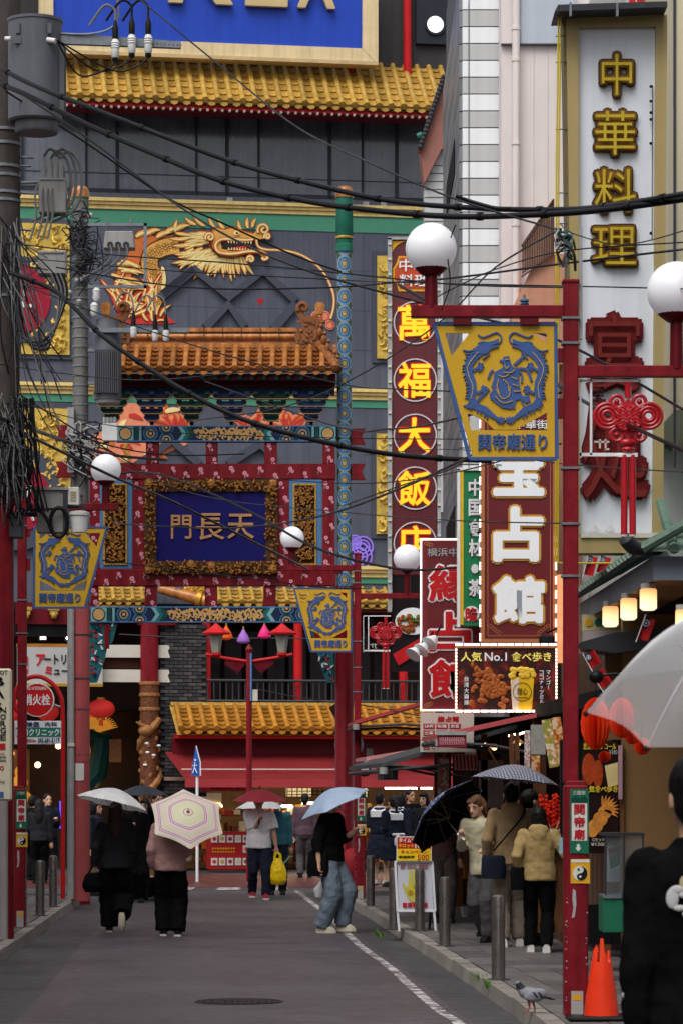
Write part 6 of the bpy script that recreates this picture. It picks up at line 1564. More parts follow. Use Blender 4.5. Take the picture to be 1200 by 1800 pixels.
for dd in (46.4, 43, 40, 37.4, 34.5, 32, 29.8): MB((timber, wood)[int(dd) % 2]).box((fx(dd), dd - .08, SWZ), (fx(dd) + .14, dd + .08, 2.6)).obj('timber_post', row)
for dd in (45, 40.5, 36, 31.5): MB(brownw).box((fx(dd) + .2, dd - .05, SWZ), (fx(dd) + 2.6, dd, 2.55)).obj('partition', row)
for dd in (44, 38.5, 33.4): 
    b = MB(wood); x = fx(dd)
    for k in range(3): b.box((x + .1 + k * .25, dd - 1, SWZ), (x + .35 + k * .25, dd + 1, .5 + k * .22))
    o = b.obj('display_steps', row); b = MB(gm[0]); r5 = random.Random(int(dd))
    for k in range(70): b.mat(r5.choice(gm)); xx, yy = x + .12 + r5.random() * .7, dd - .95 + r5.random() * 1.9; zz = .5 + .22 * int((xx - x - .1) / .25); b.box((xx, yy, zz), (xx + .1, yy + .12, zz + r5.uniform(.06, .2)))
    b.obj('goods', o, kind='stuff')
# goods and prints hanging at the fronts
def hang(px0, py0, px1, py1, d, m, name, par=None, tilt=0):
    b = MB(m).pp([(px0, py0), (px1, py0 - tilt * .2), (px1 + tilt, py1 - tilt * .2), (px0 + tilt, py1)], d, .015); return b.obj(name, par or row)
def print_mat(key, cs, sc_):
    n = NT(key); return n.fin(n.ramp(n.noise(n.tc.outputs['Object'], sc_, 3), [(0, cs[0]), (.42, cs[1]), (.5, cs[2]), (.58, cs[3])], 'LINEAR'), .4)
pr1 = print_mat('snack_print_green', ((40, 60, 30), (150, 160, 60), (200, 140, 90), (230, 220, 190)), 16); pr2 = print_mat('snack_print_orange', ((90, 30, 16), (170, 80, 30), (220, 150, 60), (230, 200, 170)), 18)
pr3 = print_mat('price_print', ((230, 225, 220), (215, 205, 200), (150, 60, 60), (222, 215, 210)), 30)
hang(951, 1266, 967, 1350, 31.6, pr1, 'hanging_print', None, 14); hang(968, 1262, 984, 1346, 31.4, pr2, 'hanging_print', None, 12); hang(932, 1274, 958, 1326, 32.4, M('faded_notice', (150, 148, 142), .6, .2, 20), 'hanging_notice'); hang(921, 1284, 931, 1360, 33, pr3, 'hanging_print'); hang(933, 1328, 948, 1364, 33.2, pr2, 'hanging_print'); hang(768, 1332, 788, 1450, 37, print_mat('pork_print', ((150, 90, 80), (190, 140, 120), (170, 60, 60), (220, 190, 180)), 9), 'hanging_print'); hang(816, 1312, 836, 1330, 36.2, offw, 'hanging_notice'); hang(840, 1336, 884, 1420, 36, M('faded_poster', (130, 122, 118), .6, .25, 6), 'hanging_notice')
o = hang(798, 1326, 838, 1354, 35.8, M('pink_bunting', (190, 120, 124), .6, .1), 'pink_bunting')
b = MB(dred)
for k in range(6): b.pp([(800 + k * 6.4, 1328), (803 + k * 6.4, 1328), (805 + k * 6.4, 1352), (802 + k * 6.4, 1352)], 35.79, .005)
b.obj('bunting_stripes', o)
for x, y, dd in ((868, 1312, 34.6), (910, 1304, 33.8)):
    o = MB(M('lamp_shade_copper', (196, 140, 84), .4, metal=.4)).lathe(P(x, y, dd), [(.065, -.02), (.06, 0), (.02, .03)], 16).obj('lamp_shade', row, True); MB(warmlit).ball(P(x, y - 1, dd - .0) - Vector((0, 0, .02)), .03, n=8).obj('bulb', o)
for x0, x1, y in ((893, 905, 1292), (912, 920, 1289), (845, 852, 1309)): MB(glasslit).pp([(x0, y), (x1, y - 3), (x1, y), (x0, y + 3)], 34.5, .03).obj('light_tube', row)
MB(wood).rib([(858, 1316), (874, 1345)], 3, 34.6, .03).obj('brace', row)
for x0, x1, dd in ((782, 792, 39), (845, 856, 36), (895, 903, 34), (905, 912, 33.5)): MB(timber).pb(x0, 1290, x1, 1600, dd, .08).obj('timber_post', row)
MB(warmlit).pb(754, 1468, 757, 1545, 37, .03).obj('lit_edge', row)
for k in range(26): 
    y = 1460 + (k % 5) * 22; MB(r5.choice(gm)).pb(838 + k * 4, y, 844 + k * 4, y + 16, 35.4, .05).obj('packaged_snack', row)
# awnings
def awning(d0, d1, o_out, o_in, z_out, z_in, m, label, val=0.0):
    t = thing('awning', label, 'awning', (fx(d0), d0, z_out)); n_ = 4; pts = [d0 + (d1 - d0) * i / n_ for i in range(n_ + 1)]; b = MB(m); k = n_ + 1
    vs = [(fx(p) + o_out, p, z_out) for p in pts] + [(fx(p) + o_in, p, z_in) for p in pts]; vs += [(x, y, z - .05) for x, y, z in vs]
    b.add(vs, [f for i in range(n_) for f in ((i, k + i, k + i + 1, i + 1), (2 * k + i, 2 * k + i + 1, 3 * k + i + 1, 3 * k + i), (i, i + 1, 2 * k + i + 1, 2 * k + i))] + [(0, 2 * k, 3 * k, k), (k - 1, 2 * k - 1, 4 * k - 1, 3 * k - 1)]).obj('canopy', t)
    b = MB(dgrey).tube([(fx(p) + o_out + .02, p, z_out - .09) for p in pts], .03, 8).obj('front_bar', t, True)
    MB(lgrey).lathe((fx(d0) + o_out + .02, d0 - .02, z_out - .13), [(.05, 0), (.05, .08)], 12).obj('end_cap', t, True)
    for p in (pts[0] + .06, pts[-1] - .06): MB(dgrey).tube([(fx(p) + o_in, p, z_in - .5), (fx(p) + (o_out + o_in) / 2, p, (z_out + z_in) / 2 - .25), (fx(p) + o_out, p, z_out - .09)], .02, 6).obj('folding_arm', t)
    if val: MB(m).add([(fx(p) + o_out - .01, p, z_out - .06) for p in pts] + [(fx(p) + o_out - .01, p, z_out - .06 - val) for p in pts], [(i, i + 1, k + i + 1, k + i) for i in range(n_)]).obj('valance', t)
    return t
awning(36.2, 41.5, -1.55, .05, 2.06, 2.52, M('awning_dark_grey', (70, 74, 76), .5, .12, 3), 'dark grey awning sloping down to the kerb')
a2 = awning(34.2, 36.0, -1.1, .1, 2.36, 2.62, M('awning_faded_red', (190, 84, 88), .5, .12, 3), 'faded red awning above the dotted umbrella')
awning(41.7, 44.0, -1.3, .05, 2.2, 2.42, M('awning_pink', (206, 140, 138), .5, .1, 3), 'pale pink awning behind the dark grey one')
awning(44.2, 46.5, -1.3, .1, 2.75, 3.15, M('awning_brick_red', (168, 66, 66), .5, .1, 3), 'brick red awning edge before the yellow shop roof')
t = thing('awning_box', 'maroon cloth box sign with white lettering hanging from the faded red awning', 'sign', P(793, 1316, 34.1))
MB(M('box_maroon', (138, 40, 58), .5, .1)).pb(768, 1292, 819, 1314, 34.1, .05).obj('cloth', t); bb_ = MB(M('box_pink_ink', (206, 150, 156), .5))
for k in range(14): bb_.rib([(772 + k * 3.2, 1296), (773 + k * 3.2, 1300 + k % 3), (772 + k * 3.2, 1309)], 1.3, 34.09, .006).pb(771 + k * 3.2, 1299 + k % 4, 774 + k * 3.2, 1300 + k % 4, 34.09, .006)
bb_.obj('illegible_print', t, kind='stuff'); MB(lgrey).pb(766, 1285, 820, 1292, 34.08, .08).obj('top_rail', t)
t = thing('hanging_plaque', 'small dark plaque with pale characters under the dark grey awning tip', 'sign', P(681, 1372, 36.4)); MB(dgrey).pb(663, 1350, 699, 1371, 36.4, .03).obj('board', t); bb_ = MB(lgrey)
for k in range(4): bb_.pb(672 + k * 5, 1354, 674 + k * 5, 1367, 36.39, .006).pb(671 + k * 5, 1357 + k, 675 + k * 5, 1358.5 + k, 36.388, .006)
bb_.obj('illegible_print', t, kind='stuff')
# near canopy with three lit lamps
verd = M('verdigris_tile', (88, 116, 100), .4, .3, 10, bump=.3, coat=.2); slate = M('blue_grey_fascia', (122, 134, 146), .45, .07, 3, streak=.12); wd = M('soffit_wood', (150, 108, 70), .5, .15, 6)
t = thing('shop_canopy', 'green tiled canopy with blue grey fascia and lit lamps at the right', 'canopy', (X(1147, 24), 24, 3.3))
d1, d2_ = 24.0, 30.0; A1 = P(1147, 978, d1); A0 = P(1147, 1020, d1); B1 = Vector((2.32, d2_, A1.z)); B0 = Vector((2.32, d2_, A0.z)); W_ = Vector((3.5, 0, 0))
MB(slate).add([A0, A1, B1, B0, A0 + W_, A1 + W_, B1 + W_, B0 + W_], [(0, 3, 2, 1), (0, 1, 5, 4), (3, 7, 6, 2), (1, 2, 6, 5)]).obj('fascia', t)
MB(wd).add([A0 + Vector((0, 0, .01)), B0 + Vector((0, 0, .01)), B0 + Vector((.5, 0, .01)), A0 + Vector((.5, .3, .01))], [(0, 1, 2, 3)]).obj('soffit_board', t)
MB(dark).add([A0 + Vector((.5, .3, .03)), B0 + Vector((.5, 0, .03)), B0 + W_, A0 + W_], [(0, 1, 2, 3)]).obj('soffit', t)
top = Vector((.95, 1.2, .62))
ro = MB(verd).add([A1 + Vector((-.1, -.12, .03)), B1 + Vector((-.1, 0, .03)), B1 + top, A1 + top, A1 + W_ + Vector((0, -.12, .03)), A1 + W_ + Vector((0, 1.2, .62))], [(0, 1, 2, 3), (0, 3, 5, 4)]).obj('tiled_roof', t)
tm = MB(verd).tube([(0, 0, 0), (0, 0, .5), (0, 0, .51), (0, 0, 1.1)], [.045, .04, .045, .04], 8).mesh('roll_tile', smooth=True)
for k in range(24):
    p = (A1 + Vector((-.1, -.1, .05))).lerp(B1 + Vector((-.1, 0, .05)), k / 24); dv = Vector((1.05, 0, .59)); inst(tm, 'roll_tile', ro, p, dv.to_track_quat('Z', 'Y').to_euler())
for k in range(1, 14):
    p = A1 + Vector((-.1 + k * .25, -.12, .05)); dv = Vector((0, 1.3, .59)); inst(tm, 'roll_tile', ro, p, dv.to_track_quat('Z', 'Y').to_euler())
MB(dgrey).tube(smoothpath([A1 + Vector((-.25, -.2, .14)), A1 + Vector((-.1, -.05, .05)), A1 + Vector((.3, .4, .22)), A1 + Vector((.95, 1.2, .75))], 5), [.02] + [.06] * 15, 10).obj('hip_ridge', ro, True)
MB(dark).add([A1 + Vector((-.12, -.14, .0)), A1 + Vector((-.12, -.14, .03)), B1 + Vector((-.12, 0, .03)), B1 + Vector((-.12, 0, 0))], [(0, 1, 2, 3)]).obj('eave_edge', ro)
lampglow = NT('lit_lamp_glass'); zz = lampglow.sep(lampglow.tc.outputs['Generated'])[2]; lg = lampglow.fin(lampglow.ramp(zz, [(0, (255, 236, 190)), (.35, (255, 226, 170)), (.8, (236, 176, 112)), (1, (200, 140, 90))], 'LINEAR'), .4, 1.1)
for x, y, dd, w, hh in ((1072, 1085, 27.4, 14, 17), (1104, 1072, 25.9, 14.5, 18), (1138.5, 1055, 24.4, 15, 18), (1196, 1090, 23.5, 10, 16)):
    c = P(x, y + hh, dd); q = dd / F; o = MB(lg).lathe(c, [(w * .7 * q, 0), (w * q, 4 * q), (w * q, 2 * hh * q), (w * .8 * q, (2 * hh + 2) * q)], 20).obj('lamp', t, True); MB(offw).lathe(c + Vector((0, 0, (2 * hh + 2) * q)), [(w * .9 * q, 0), (w * .9 * q, 9 * q)], 20).obj('lamp_cap', o, True)
# shop front below the canopy
t = thing('snack_shop', 'ochre walled snack shop front with food posters behind the near lamp post', 'shop', (2.6, 28, SWZ))
MB(beigew).box((X(1094, 27), 27, SWZ), (X(1094, 27) + 3, 27.2, Z(1080, 27))).obj('end_wall', t); MB(wood).pb(1090, 1310, 1096, 1600, 26.95, .1).obj('corner_post', t)
MB(beigew).pb(1063, 1145, 1100, 1300, 27.3, .3).obj('pillar', t); MB(dgrey).pp([(1022, 1128), (1080, 1112), (1200, 1100), (1200, 1132), (1080, 1148), (1030, 1140)], 26.8, .6).obj('dark_canopy', t)
b = MB(M('festoon_board', (196, 184, 140), .5)).pb(1022, 1080, 1184, 1108, 28.6, .05)
for k in range(9): b.mat((stick_y, stick_g, stick_r)[k % 3]).disc(1034 + k * 17, 1094, 7, 28.59, .01, 10)
b.obj('festoon_board', t)
b = MB(ribbed('slatted_brown', (104, 76, 58))); b.pb(1030, 1480, 1066, 1590, 27.4, .2); b.mat(dark).pb(1030, 1590, 1100, 1660, 27.4, .2).obj('counter_front', t)
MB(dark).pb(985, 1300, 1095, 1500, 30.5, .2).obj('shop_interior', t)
duck = M('roast_duck_print', (168, 66, 28), .35, .35, 12, bump=.3); d = 27.0
o = MB(M('poster_dark', (34, 16, 16), .4)).pb(1024, 1303, 1086, 1500, d, .04).obj('food_poster', t, label='poster with roast duck above and fried prawn below')
b = MB(duck).disc(1034, 1352, 12, d - .006, .006, 20, 28).disc(1050, 1360, 9, d - .01, .006, 20, 24); b.mat(M('poster_cream', (220, 200, 140), .5)).pp([(1062, 1346), (1085, 1340), (1085, 1380), (1068, 1384)], d - .006, .006)
b.mat(M('prawn_batter', (216, 140, 56), .4, .3, 20, bump=.6))
for x, y, rr in ((1046, 1452, 13), (1054, 1440, 13), (1062, 1428, 12), (1040, 1462, 10)): b.disc(x, y, rr, d - .012, .008, 14)
for k in range(9): b.leaf(1062, 1424, -1.9 + k * .28, 26, 5, d - .01, .008, .2)
b.mat(white).ring(1053, 1445, 24, 1, d - .005, .004, 18, 26) if False else None
b.mat(M('poster_yellow_ink', (226, 200, 60), .5)).txt('北京ダックロール', 1024, 1306, 1082, 1318, d - .012, .004, .02).txt('人気食べ歩き', 1024, 1381, 1085, 1393, d - .012, .004, .03); b.mat(offw).txt('¥380', 1070, 1318, 1084, 1326, d - .012, .004, 0).txt('Cセット', 1040, 1473, 1062, 1479, d - .012, .004, .01).txt('¥1300', 1038, 1481, 1064, 1487, d - .012, .004, .01); b.obj('print', o)
MB(M('mauve_banner', (176, 140, 150), .5, .1)).pb(1086, 1310, 1093, 1405, d - .1, .02).obj('side_banner', t)
t = thing('glass_showcase', 'glass display case on a green base at the right', 'showcase', P(1085, 1645, 25.6)); d = 25.6
MB(M('case_green', (36, 110, 82), .5, .08)).pb(1060, 1578, 1130, 1640, d, .5).obj('base', t, bevel=.01)
for x in (1062, 1094, 1128): MB(dgrey).pb(x, 1468, x + 3, 1578, d, .03).obj('case_post', t)
MB(dgrey).pb(1060, 1464, 1132, 1469, d - .01, .5).obj('case_top', t); MB(galv).pb(1060, 1574, 1132, 1579, d - .015, .5).obj('case_sill', t)
cg = M('case_glass', (200, 210, 214), .08, .05, 3, trans=.9); MB(cg).pb(1065, 1469, 1094, 1574, d + .01, .006).obj('pane', t); MB(cg).pb(1097, 1469, 1128, 1574, d + .01, .006).obj('pane', t)
b = MB(M('menu_sheet', (190, 196, 200), .5)).pb(1066, 1485, 1089, 1550, d + .1, .01); b.mat(stick_g).pp([(1068, 1490), (1089, 1488), (1088, 1520), (1072, 1528)], d + .095, .005); b.mat(stick_r)
for k in range(6): b.disc(1071 + (k % 3) * 7, 1492 + (k // 3) * 9, 3, d + .09, .005, 9)
b.obj('menu_sheet', t); MB(black).tube([P(1074, 1645, d + .1), P(1074, 1660, d + .1)], .012, 6).obj('castor', t)
t = thing('security_camera', 'round black camera on an arm under the canopy', 'camera', P(1047, 1190, 25)); MB(black).ball(P(1047, 1190, 25), .06, .06, .055, 14).obj('housing', t, True); MB(black).tube([P(1052, 1187, 25), P(1084, 1184, 25)], .012, 6).obj('arm', t)
# paper pompoms and small flags
def pompom(px, py, d, rx, ry, label):
    t = thing('paper_pompom', label, 'lantern', P(px, py + ry, d), 'orange red honeycomb paper balls'); b = MB(M('honeycomb_paper', (216, 56, 22), .6, .15, 8, k=1.2)); q = d / F; c = P(px, py, d)
    for k in range(18):
        a = k * math.pi / 9; pr = [(max(.004, rx * q * math.cos(u) * (1 + .05 * math.sin(u * 16 + k * 3))), ry * q * math.sin(u)) for u in [j * math.pi / 12 - math.pi / 2 for j in range(13)]]
        vs = [c + Vector((0, 0, -ry * q))]; vs = [c + Vector((r * math.cos(a), r * math.sin(a), z)) for r, z in pr] + [c + Vector((0.3 * r * math.cos(a + .17), .3 * r * math.sin(a + .17), z)) for r, z in pr] + [c + Vector((r * math.cos(a + .35), r * math.sin(a + .35), z)) for r, z in pr]
        b.add(vs, [f for j in range(12) for f in ((j, j + 1, 14 + j, 13 + j), (13 + j, 14 + j, 27 + j, 26 + j))])
    b.obj('paper_leaves', t); MB(black).tube([c + Vector((0, 0, ry * q)), c + Vector((0, 0, ry * q + .12))], .003, 4).obj('cord', t)
pompom(1046, 1272, 25.5, 26, 46, 'largest orange red honeycomb ball beside the near lamp post'); pompom(1092, 1262, 25, 22, 36, 'orange red honeycomb ball behind the clear umbrella'); pompom(1062, 1330, 25.8, 11, 10, 'small red paper ball over the duck poster'); pompom(1128, 1312, 25.6, 15, 15, 'small red paper ball below the clear umbrella edge'); pompom(1110, 1296, 25.3, 13, 12, 'red paper ball at the clear umbrella rim')
fr_ = M('flag_red', (180, 30, 34), .6, .08); fbl = M('flag_blue', (34, 34, 90), .6)
def flag(px, py, d, w, h, ang, label, blue_=True):
    t = thing('small_flag', label, 'flag', P(px, py + h, d), 'small red flags with blue corners'); ca, sa_ = math.cos(ang), math.sin(ang); f = lambda u, v: (px + u * ca - v * sa_, py + u * sa_ + v * ca)
    n_ = 6
    for (u0, u1, v0, v1, m_, nm) in ((0, w, 0, h, fr_, 'cloth'), (0, w * .5, 0, h * .5, fbl, 'blue_corner')):
        b = MB(m_); o_ = -.006 if nm != 'cloth' else 0
        for i in range(n_):
            ua, ub = u0 + (u1 - u0) * i / n_, u0 + (u1 - u0) * (i + 1) / n_; ya, yb = .02 * math.sin(ua * .25), .02 * math.sin(ub * .25)
            p = [P(*f(ua, v0), d), P(*f(ub, v0), d), P(*f(ub, v1), d), P(*f(ua, v1), d)]; p[0].y += ya + o_; p[3].y += ya + o_; p[1].y += yb + o_; p[2].y += yb + o_
            b.add(p, [(0, 3, 2, 1)])
        b.obj(nm, t)
    b = MB(white).disc(*f(w * .25, h * .25), min(w, h) * .09, d - .03, .004, 12)
    for k in range(12): a = k * .5236; b.rib([f(w * .25 + math.cos(a) * h * .1, h * .25 + math.sin(a) * h * .1), f(w * .25 + math.cos(a) * h * .19, h * .25 + math.sin(a) * h * .19)], [1.2, .2], d - .03, .004)
    b.obj('sun_emblem', t); MB(white).tube([P(*f(-1, -4), d), P(*f(-1, h + 8), d)], .005, 5).obj('staff', t)
flag(1026, 1152, 26.2, 20, 26, -.5, 'small flag with white sun on blue, upper one beside the near lamp post'); flag(1040, 1186, 26.0, 22, 30, -.6, 'small flag with white sun on blue, lower one above the honeycomb ball'); flag(1134, 1084, 25.2, 18, 40, .35, 'red flag hanging below the lit lamps'); flag(1034, 976, 29, 16, 34, .25, 'red flag under the white neon sign, left one'); flag(1056, 976, 29, 18, 30, .3, 'red flag under the white neon sign, right one')
# candied fruit stand
d = 30.6; t = thing('candied_fruit_stand', 'stand of glossy red candied fruit skewers in steel pots', 'food stand', (X(968, d), d, SWZ)); cand = M('candied_fruit', (206, 42, 20), .15, .15, 8, coat=.8)
MB(timber).pb(945, 1476, 994, 1640, d, .4).obj('stand', t); r5 = random.Random(12)
for k, x in enumerate((955, 972, 987)): MB(M('clear_pot', (190, 186, 180), .2, .1, 5)).lathe(P(x, 1478, d + .1), [(.04, 0), (.055, .12), (.05, .12)], 14).obj('pot', t, True)
for k in range(46):
    x0 = 955 + (k % 3) * 16; a = r5.gauss(0, .22); b = MB(cand); base = P(x0, 1470, d + .1 + r5.uniform(-.05, .05)); ln = r5.uniform(.22, .42); dv = Vector((math.sin(a), r5.uniform(-.15, .15), math.cos(a))).normalized()
    for j in range(5): b.ball(base + dv * (ln - j * .042 + .0), .021, n=7)
    o = b.obj('candied_skewer', t, True); MB(offw).tube([base - dv * .05, base + dv * ln], .004, 4).obj('stick', o)
hang(982, 1472, 994, 1500, 30.3, M('pale_blue_card', (150, 190, 206), .5), 'price_card', t)
# ---------------------------------------------------------------- far street furniture
d = 59.0; t = thing('crossing_sign', 'blue pedestrian crossing sign edge-on on a white pole', 'sign', (X(347, d), d, 0))
MB(white).tube([P(347, 1550, d), P(347, 1330, d)], .028, 10).obj('pole', t, True); MB(sb.copy() if False else M('crossing_blue', (40, 92, 176), .4)).pp([(344, 1311), (351, 1340), (351, 1364), (336, 1363)], d - .05, .03).obj('plate', t)
b = MB(white).rib([(345, 1311), (352.5, 1340), (352.5, 1364)], 2, d - .04, .05).rib([(343, 1340), (342, 1350), (339, 1359)], 1.6, d - .056, .006).rib([(343, 1350), (347, 1359)], 1.6, d - .056, .006).rib([(338, 1346), (347, 1345)], 1.2, d - .056, .006).disc(343.5, 1336, 2, d - .056, .006, 8); b.obj('walking_figure', t)
d = 58.0; t = thing('twin_lantern_post', 'red post with two lanterns and winged brackets before the shop', 'street lamp', (X(438, d), d, 0))
MB(red).tube([P(438, 1548, d), P(438, 1145, d)], .055, 12).obj('post', t, True); MB(red).lathe(P(438, 1146, d), [(.06, 0), (.075, .05), (.0, .16)], 10).obj('finial', t, True); MB(skyblue).tube([P(441.5, 1232, d - .07), P(441.5, 1148, d - .07)], .02, 8).obj('blue_pipe', t)
MB(offw).pb(444, 1212, 453, 1232, d - .06, .1).obj('meter_box', t)
for s in (-1, 1):
    MB(bred).tube(smoothpath([P(438, 1163, d), P(438 + s * 40, 1157, d), P(438 + s * 76, 1150, d)], 3), .03, 8).obj('arm', t, True)
    b = MB(dred)
    for k in range(7): b.leaf(438 + s * (6 + k * 5), 1164 - k * .6, math.pi / 2 - s * .9, 26 - k * 2.6, 6, d, .03, .3 * s)
    b.obj('wing_bracket', t); c = P(438 + s * 58, 1147, d)
    o = MB(M('lantern_glass', (150, 150, 140), .3, .1)).lathe(c, [(.08, 0), (.13, .32), (.12, .34)], 6).obj('lantern', t); MB(bred).lathe(c + Vector((0, 0, .34)), [(.26, 0), (.27, .03), (.12, .12), (.03, .2), (.03, .28)], 6).obj('lantern_roof', o); MB(bred).lathe(c + Vector((0, 0, -.05)), [(.04, -.04), (.1, 0), (.1, .05)], 6).obj('lantern_base', o)
for x, y, c_, nm in ((428, 1118, (142, 96, 176), 'purple'), (465, 1110, (206, 44, 110), 'pink'), (398, 1112, (206, 84, 30), 'orange')):
    d = 60.0; c = P(x, y + 10, d); t = thing('silk_lantern', nm + ' cone-shaped silk lantern hanging on the dark wire', 'lantern', c, 'coloured silk lanterns'); m_ = M(nm + '_silk', c_, .5, .1, 4, emit=.15)
    MB(m_).lathe(c, [(.06, -.03), (.125, 0), (.13, .02), (.09, .12), (.04, .2), (.02, .24)], 14).obj('shade', t, True); MB(gold).lathe(c, [(.015, .24), (.015, .3)], 8).obj('cap', t)
d = 50.0; t = thing('signal_pole', 'thin grey pole with a round mirror back and a wrapped signal box', 'pole', (X(616, d), d, SWZ))
MB(lgrey).tube([P(616, 1530, d), P(616, 1218, d)], .03, 10).obj('pole', t, True); MB(stick_y).lathe(P(616, 1219, d), [(.032, 0), (.032, .04)], 10).obj('cap', t); MB(galv).tube([P(613, 1309, d + .1), P(613, 1309, d + .16)], .24, 24).obj('mirror_back', t, True)
MB(M('wrapped_plastic', (70, 44, 42), .3, .5, 14)).pp([(578, 1244), (590, 1236), (616, 1236), (614, 1268), (610, 1278), (596, 1276)], d + .3, .3).obj('wrapped_box', t)
d = dC; t = thing('grey_meter', 'small pale box with a looped cable on the far lamp post', 'meter box', P(650, 1348, d)); MB(ceram).pb(644, 1315, 656, 1348, d - .05, .1).obj('case', t, bevel=.01); MB(black).tube(smoothpath([P(650, 1348, d), P(648, 1360, d), P(638, 1363, d), P(629, 1356, d), P(628, 1340, d)], 4), .018, 7).obj('cable', t, True)
d = gd(1590); t = thing('white_post', 'thin white post leaning by the left kerb', 'post', (X(148, d), d, 0)); MB(white).tube([P(147, 1592, d), P(150, 1378, d)], .022, 8).obj('pole', t, True); MB(beige).pp([(152, 1285), (160, 1318), (158, 1340), (152, 1340)], d, .03).obj('edge_plate', t)
MB(M('blue_tube', (60, 60, 230), .4, emit=2.0)).pb(105, 1408, 108, 1456, 60, .04).obj('blue_neon_tube', label='thin blue light tube glowing in the left arcade', cat='light')
# ---------------------------------------------------------------- pavement things
d = gd(1636, SWZ); t = thing('sandwich_board', 'white palm reading board with a red and yellow price card on top', 'sandwich board', (X(729, d), d, SWZ))
fr_w = M('board_frame_white', (222, 224, 228), .35, .04, 4)
MB(M('board_paper', (200, 202, 214), .5, .03)).pp([(698, 1517), (757, 1517), (761, 1600), (699, 1600)], d + .01, .02).obj('panel', t)
b = MB(fr_w)
for a, c in (((694, 1515), (698, 1601)), ((759, 1515), (764, 1601)), ((693, 1515), (760, 1515)), ((697, 1601), (765, 1601))): b.rib([a, c], 4, d - .005, .04)
b.obj('frame', t)
for a, c, o_ in (((698, 1601), (701, 1637), 0), ((762, 1601), (765, 1637), 0), ((756, 1601), (754, 1634), .45)): MB(fr_w if not o_ else dgrey).rib([a, c], 4, d + o_, .03).obj('leg', t)
MB(dgrey).pp([(700, 1517), (757, 1517), (757, 1600), (700, 1600)], d + .3, .02).obj('rear_panel', t)
o = MB(stick_w).pb(696, 1470, 758, 1514, d - .03, .012).obj('price_card', t); b = MB(M('card_red', (186, 26, 32), .45)).pb(697.5, 1472, 756.5, 1492, d - .034, .005); b.mat(M('card_yellow', (238, 200, 34), .45)).pb(697.5, 1492, 756.5, 1513, d - .034, .005)
b.mat(white).txt('タイムサービス', 700, 1473, 752, 1481, d - .038, .004, .02).txt('1000', 729, 1482, 751, 1491, d - .038, .004, .03); b.mat(M('card_yellow')).txt('タロット', 699, 1483, 727, 1490, d - .038, .004, .02); b.mat(stick_r).txt('キャンペーン', 704, 1494, 750, 1501, d - .038, .004, .02).txt('500', 733, 1502, 753, 1512, d - .038, .004, .01); b.mat(black).txt('手相両手', 700, 1504, 728, 1509, d - .038, .004, .02); b.obj('print', o)
hy = M('palm_print_yellow', (196, 188, 74), .5, .08, 12); V = lambda x, y: (680 + x / 9, 1450 + y / 9)
b = MB(hy).pp([V(*p) for p in [(330, 930), (345, 760), (350, 715), (375, 715), (385, 760), (390, 920), (405, 920), (408, 720), (425, 690), (448, 715), (452, 920), (468, 920), (470, 735), (490, 705), (512, 735), (515, 930), (530, 935), (535, 800), (548, 785), (562, 805), (578, 960), (588, 1040), (575, 1110), (545, 1220), (380, 1220), (350, 1170), (300, 1100), (262, 1000), (236, 930), (252, 915), (275, 930), (305, 990), (325, 990)]], d - .006, .006)
b.mat(M('palm_ink', (70, 64, 50), .5))
for h in ([(400, 960), (440, 990), (520, 1000)], [(420, 1000), (470, 1050), (500, 1060)], [(450, 1010), (470, 1100), (480, 1180)], [(540, 960), (560, 1040)], [(360, 1040), (380, 1100)]): b.rib([V(*p) for p in h], .6, d - .01, .003)
b.mat(M('palm_ochre', (176, 140, 40), .5)).disc(*V(370, 1080), 5.5, d - .009, .003, 10); b.mat(stick_r)
for k in range(5): b.pb(707 + k * 9, 1587, 714.5 + k * 9, 1595, d - .006, .006)
b.txt('手相・タロット・四柱推命', 703, 1519, 751, 1522, d - .006, .006, 0).txt('気学・姓名判断・恋愛相性', 703, 1523, 751, 1526, d - .006, .006, 0); b.obj('palm_print', t)
# orange cone
d = gd(1793, SWZ); t = thing('traffic_cone', 'split orange traffic cone on a black base at the foot of the near lamp post', 'traffic cone', (X(1056, d), d, SWZ)); c = Vector((X(1056, d), d, SWZ)); q = d / F
og = M('cone_orange', (222, 58, 30), .45, .1, 5, k=1.1); MB(black).box((c.x - .24, c.y - .2, SWZ), (c.x + .22, c.y + .2, SWZ + .035)).obj('base', t, bevel=.015)
b = MB(og); n_ = 24; H_ = [(0, 31), (.2, 28), (.45, 23), (.7, 18), (.85, 14.5), (1, 11)]; ht = 135 * q; vs = []
for u, r in H_:
    for k in range(n_):
        a = 6.28319 * k / n_; top_ = 1.0 if (k % 24 in (17, 18, 19)) else (.9 if k % 24 in (13, 14, 15) else .76 + .08 * math.sin(k * 1.7)); uu = min(u, top_); vs.append(c + Vector((r * q * math.cos(a), r * q * math.sin(a), .035 + ht * uu)))
b.add(vs, [(i * n_ + k, i * n_ + (k + 1) % n_, (i + 1) * n_ + (k + 1) % n_, (i + 1) * n_ + k) for i in range(5) for k in range(n_) if not (i >= 3 and k in (12, 16, 20, 3, 8))]); b.obj('cone', t, True)
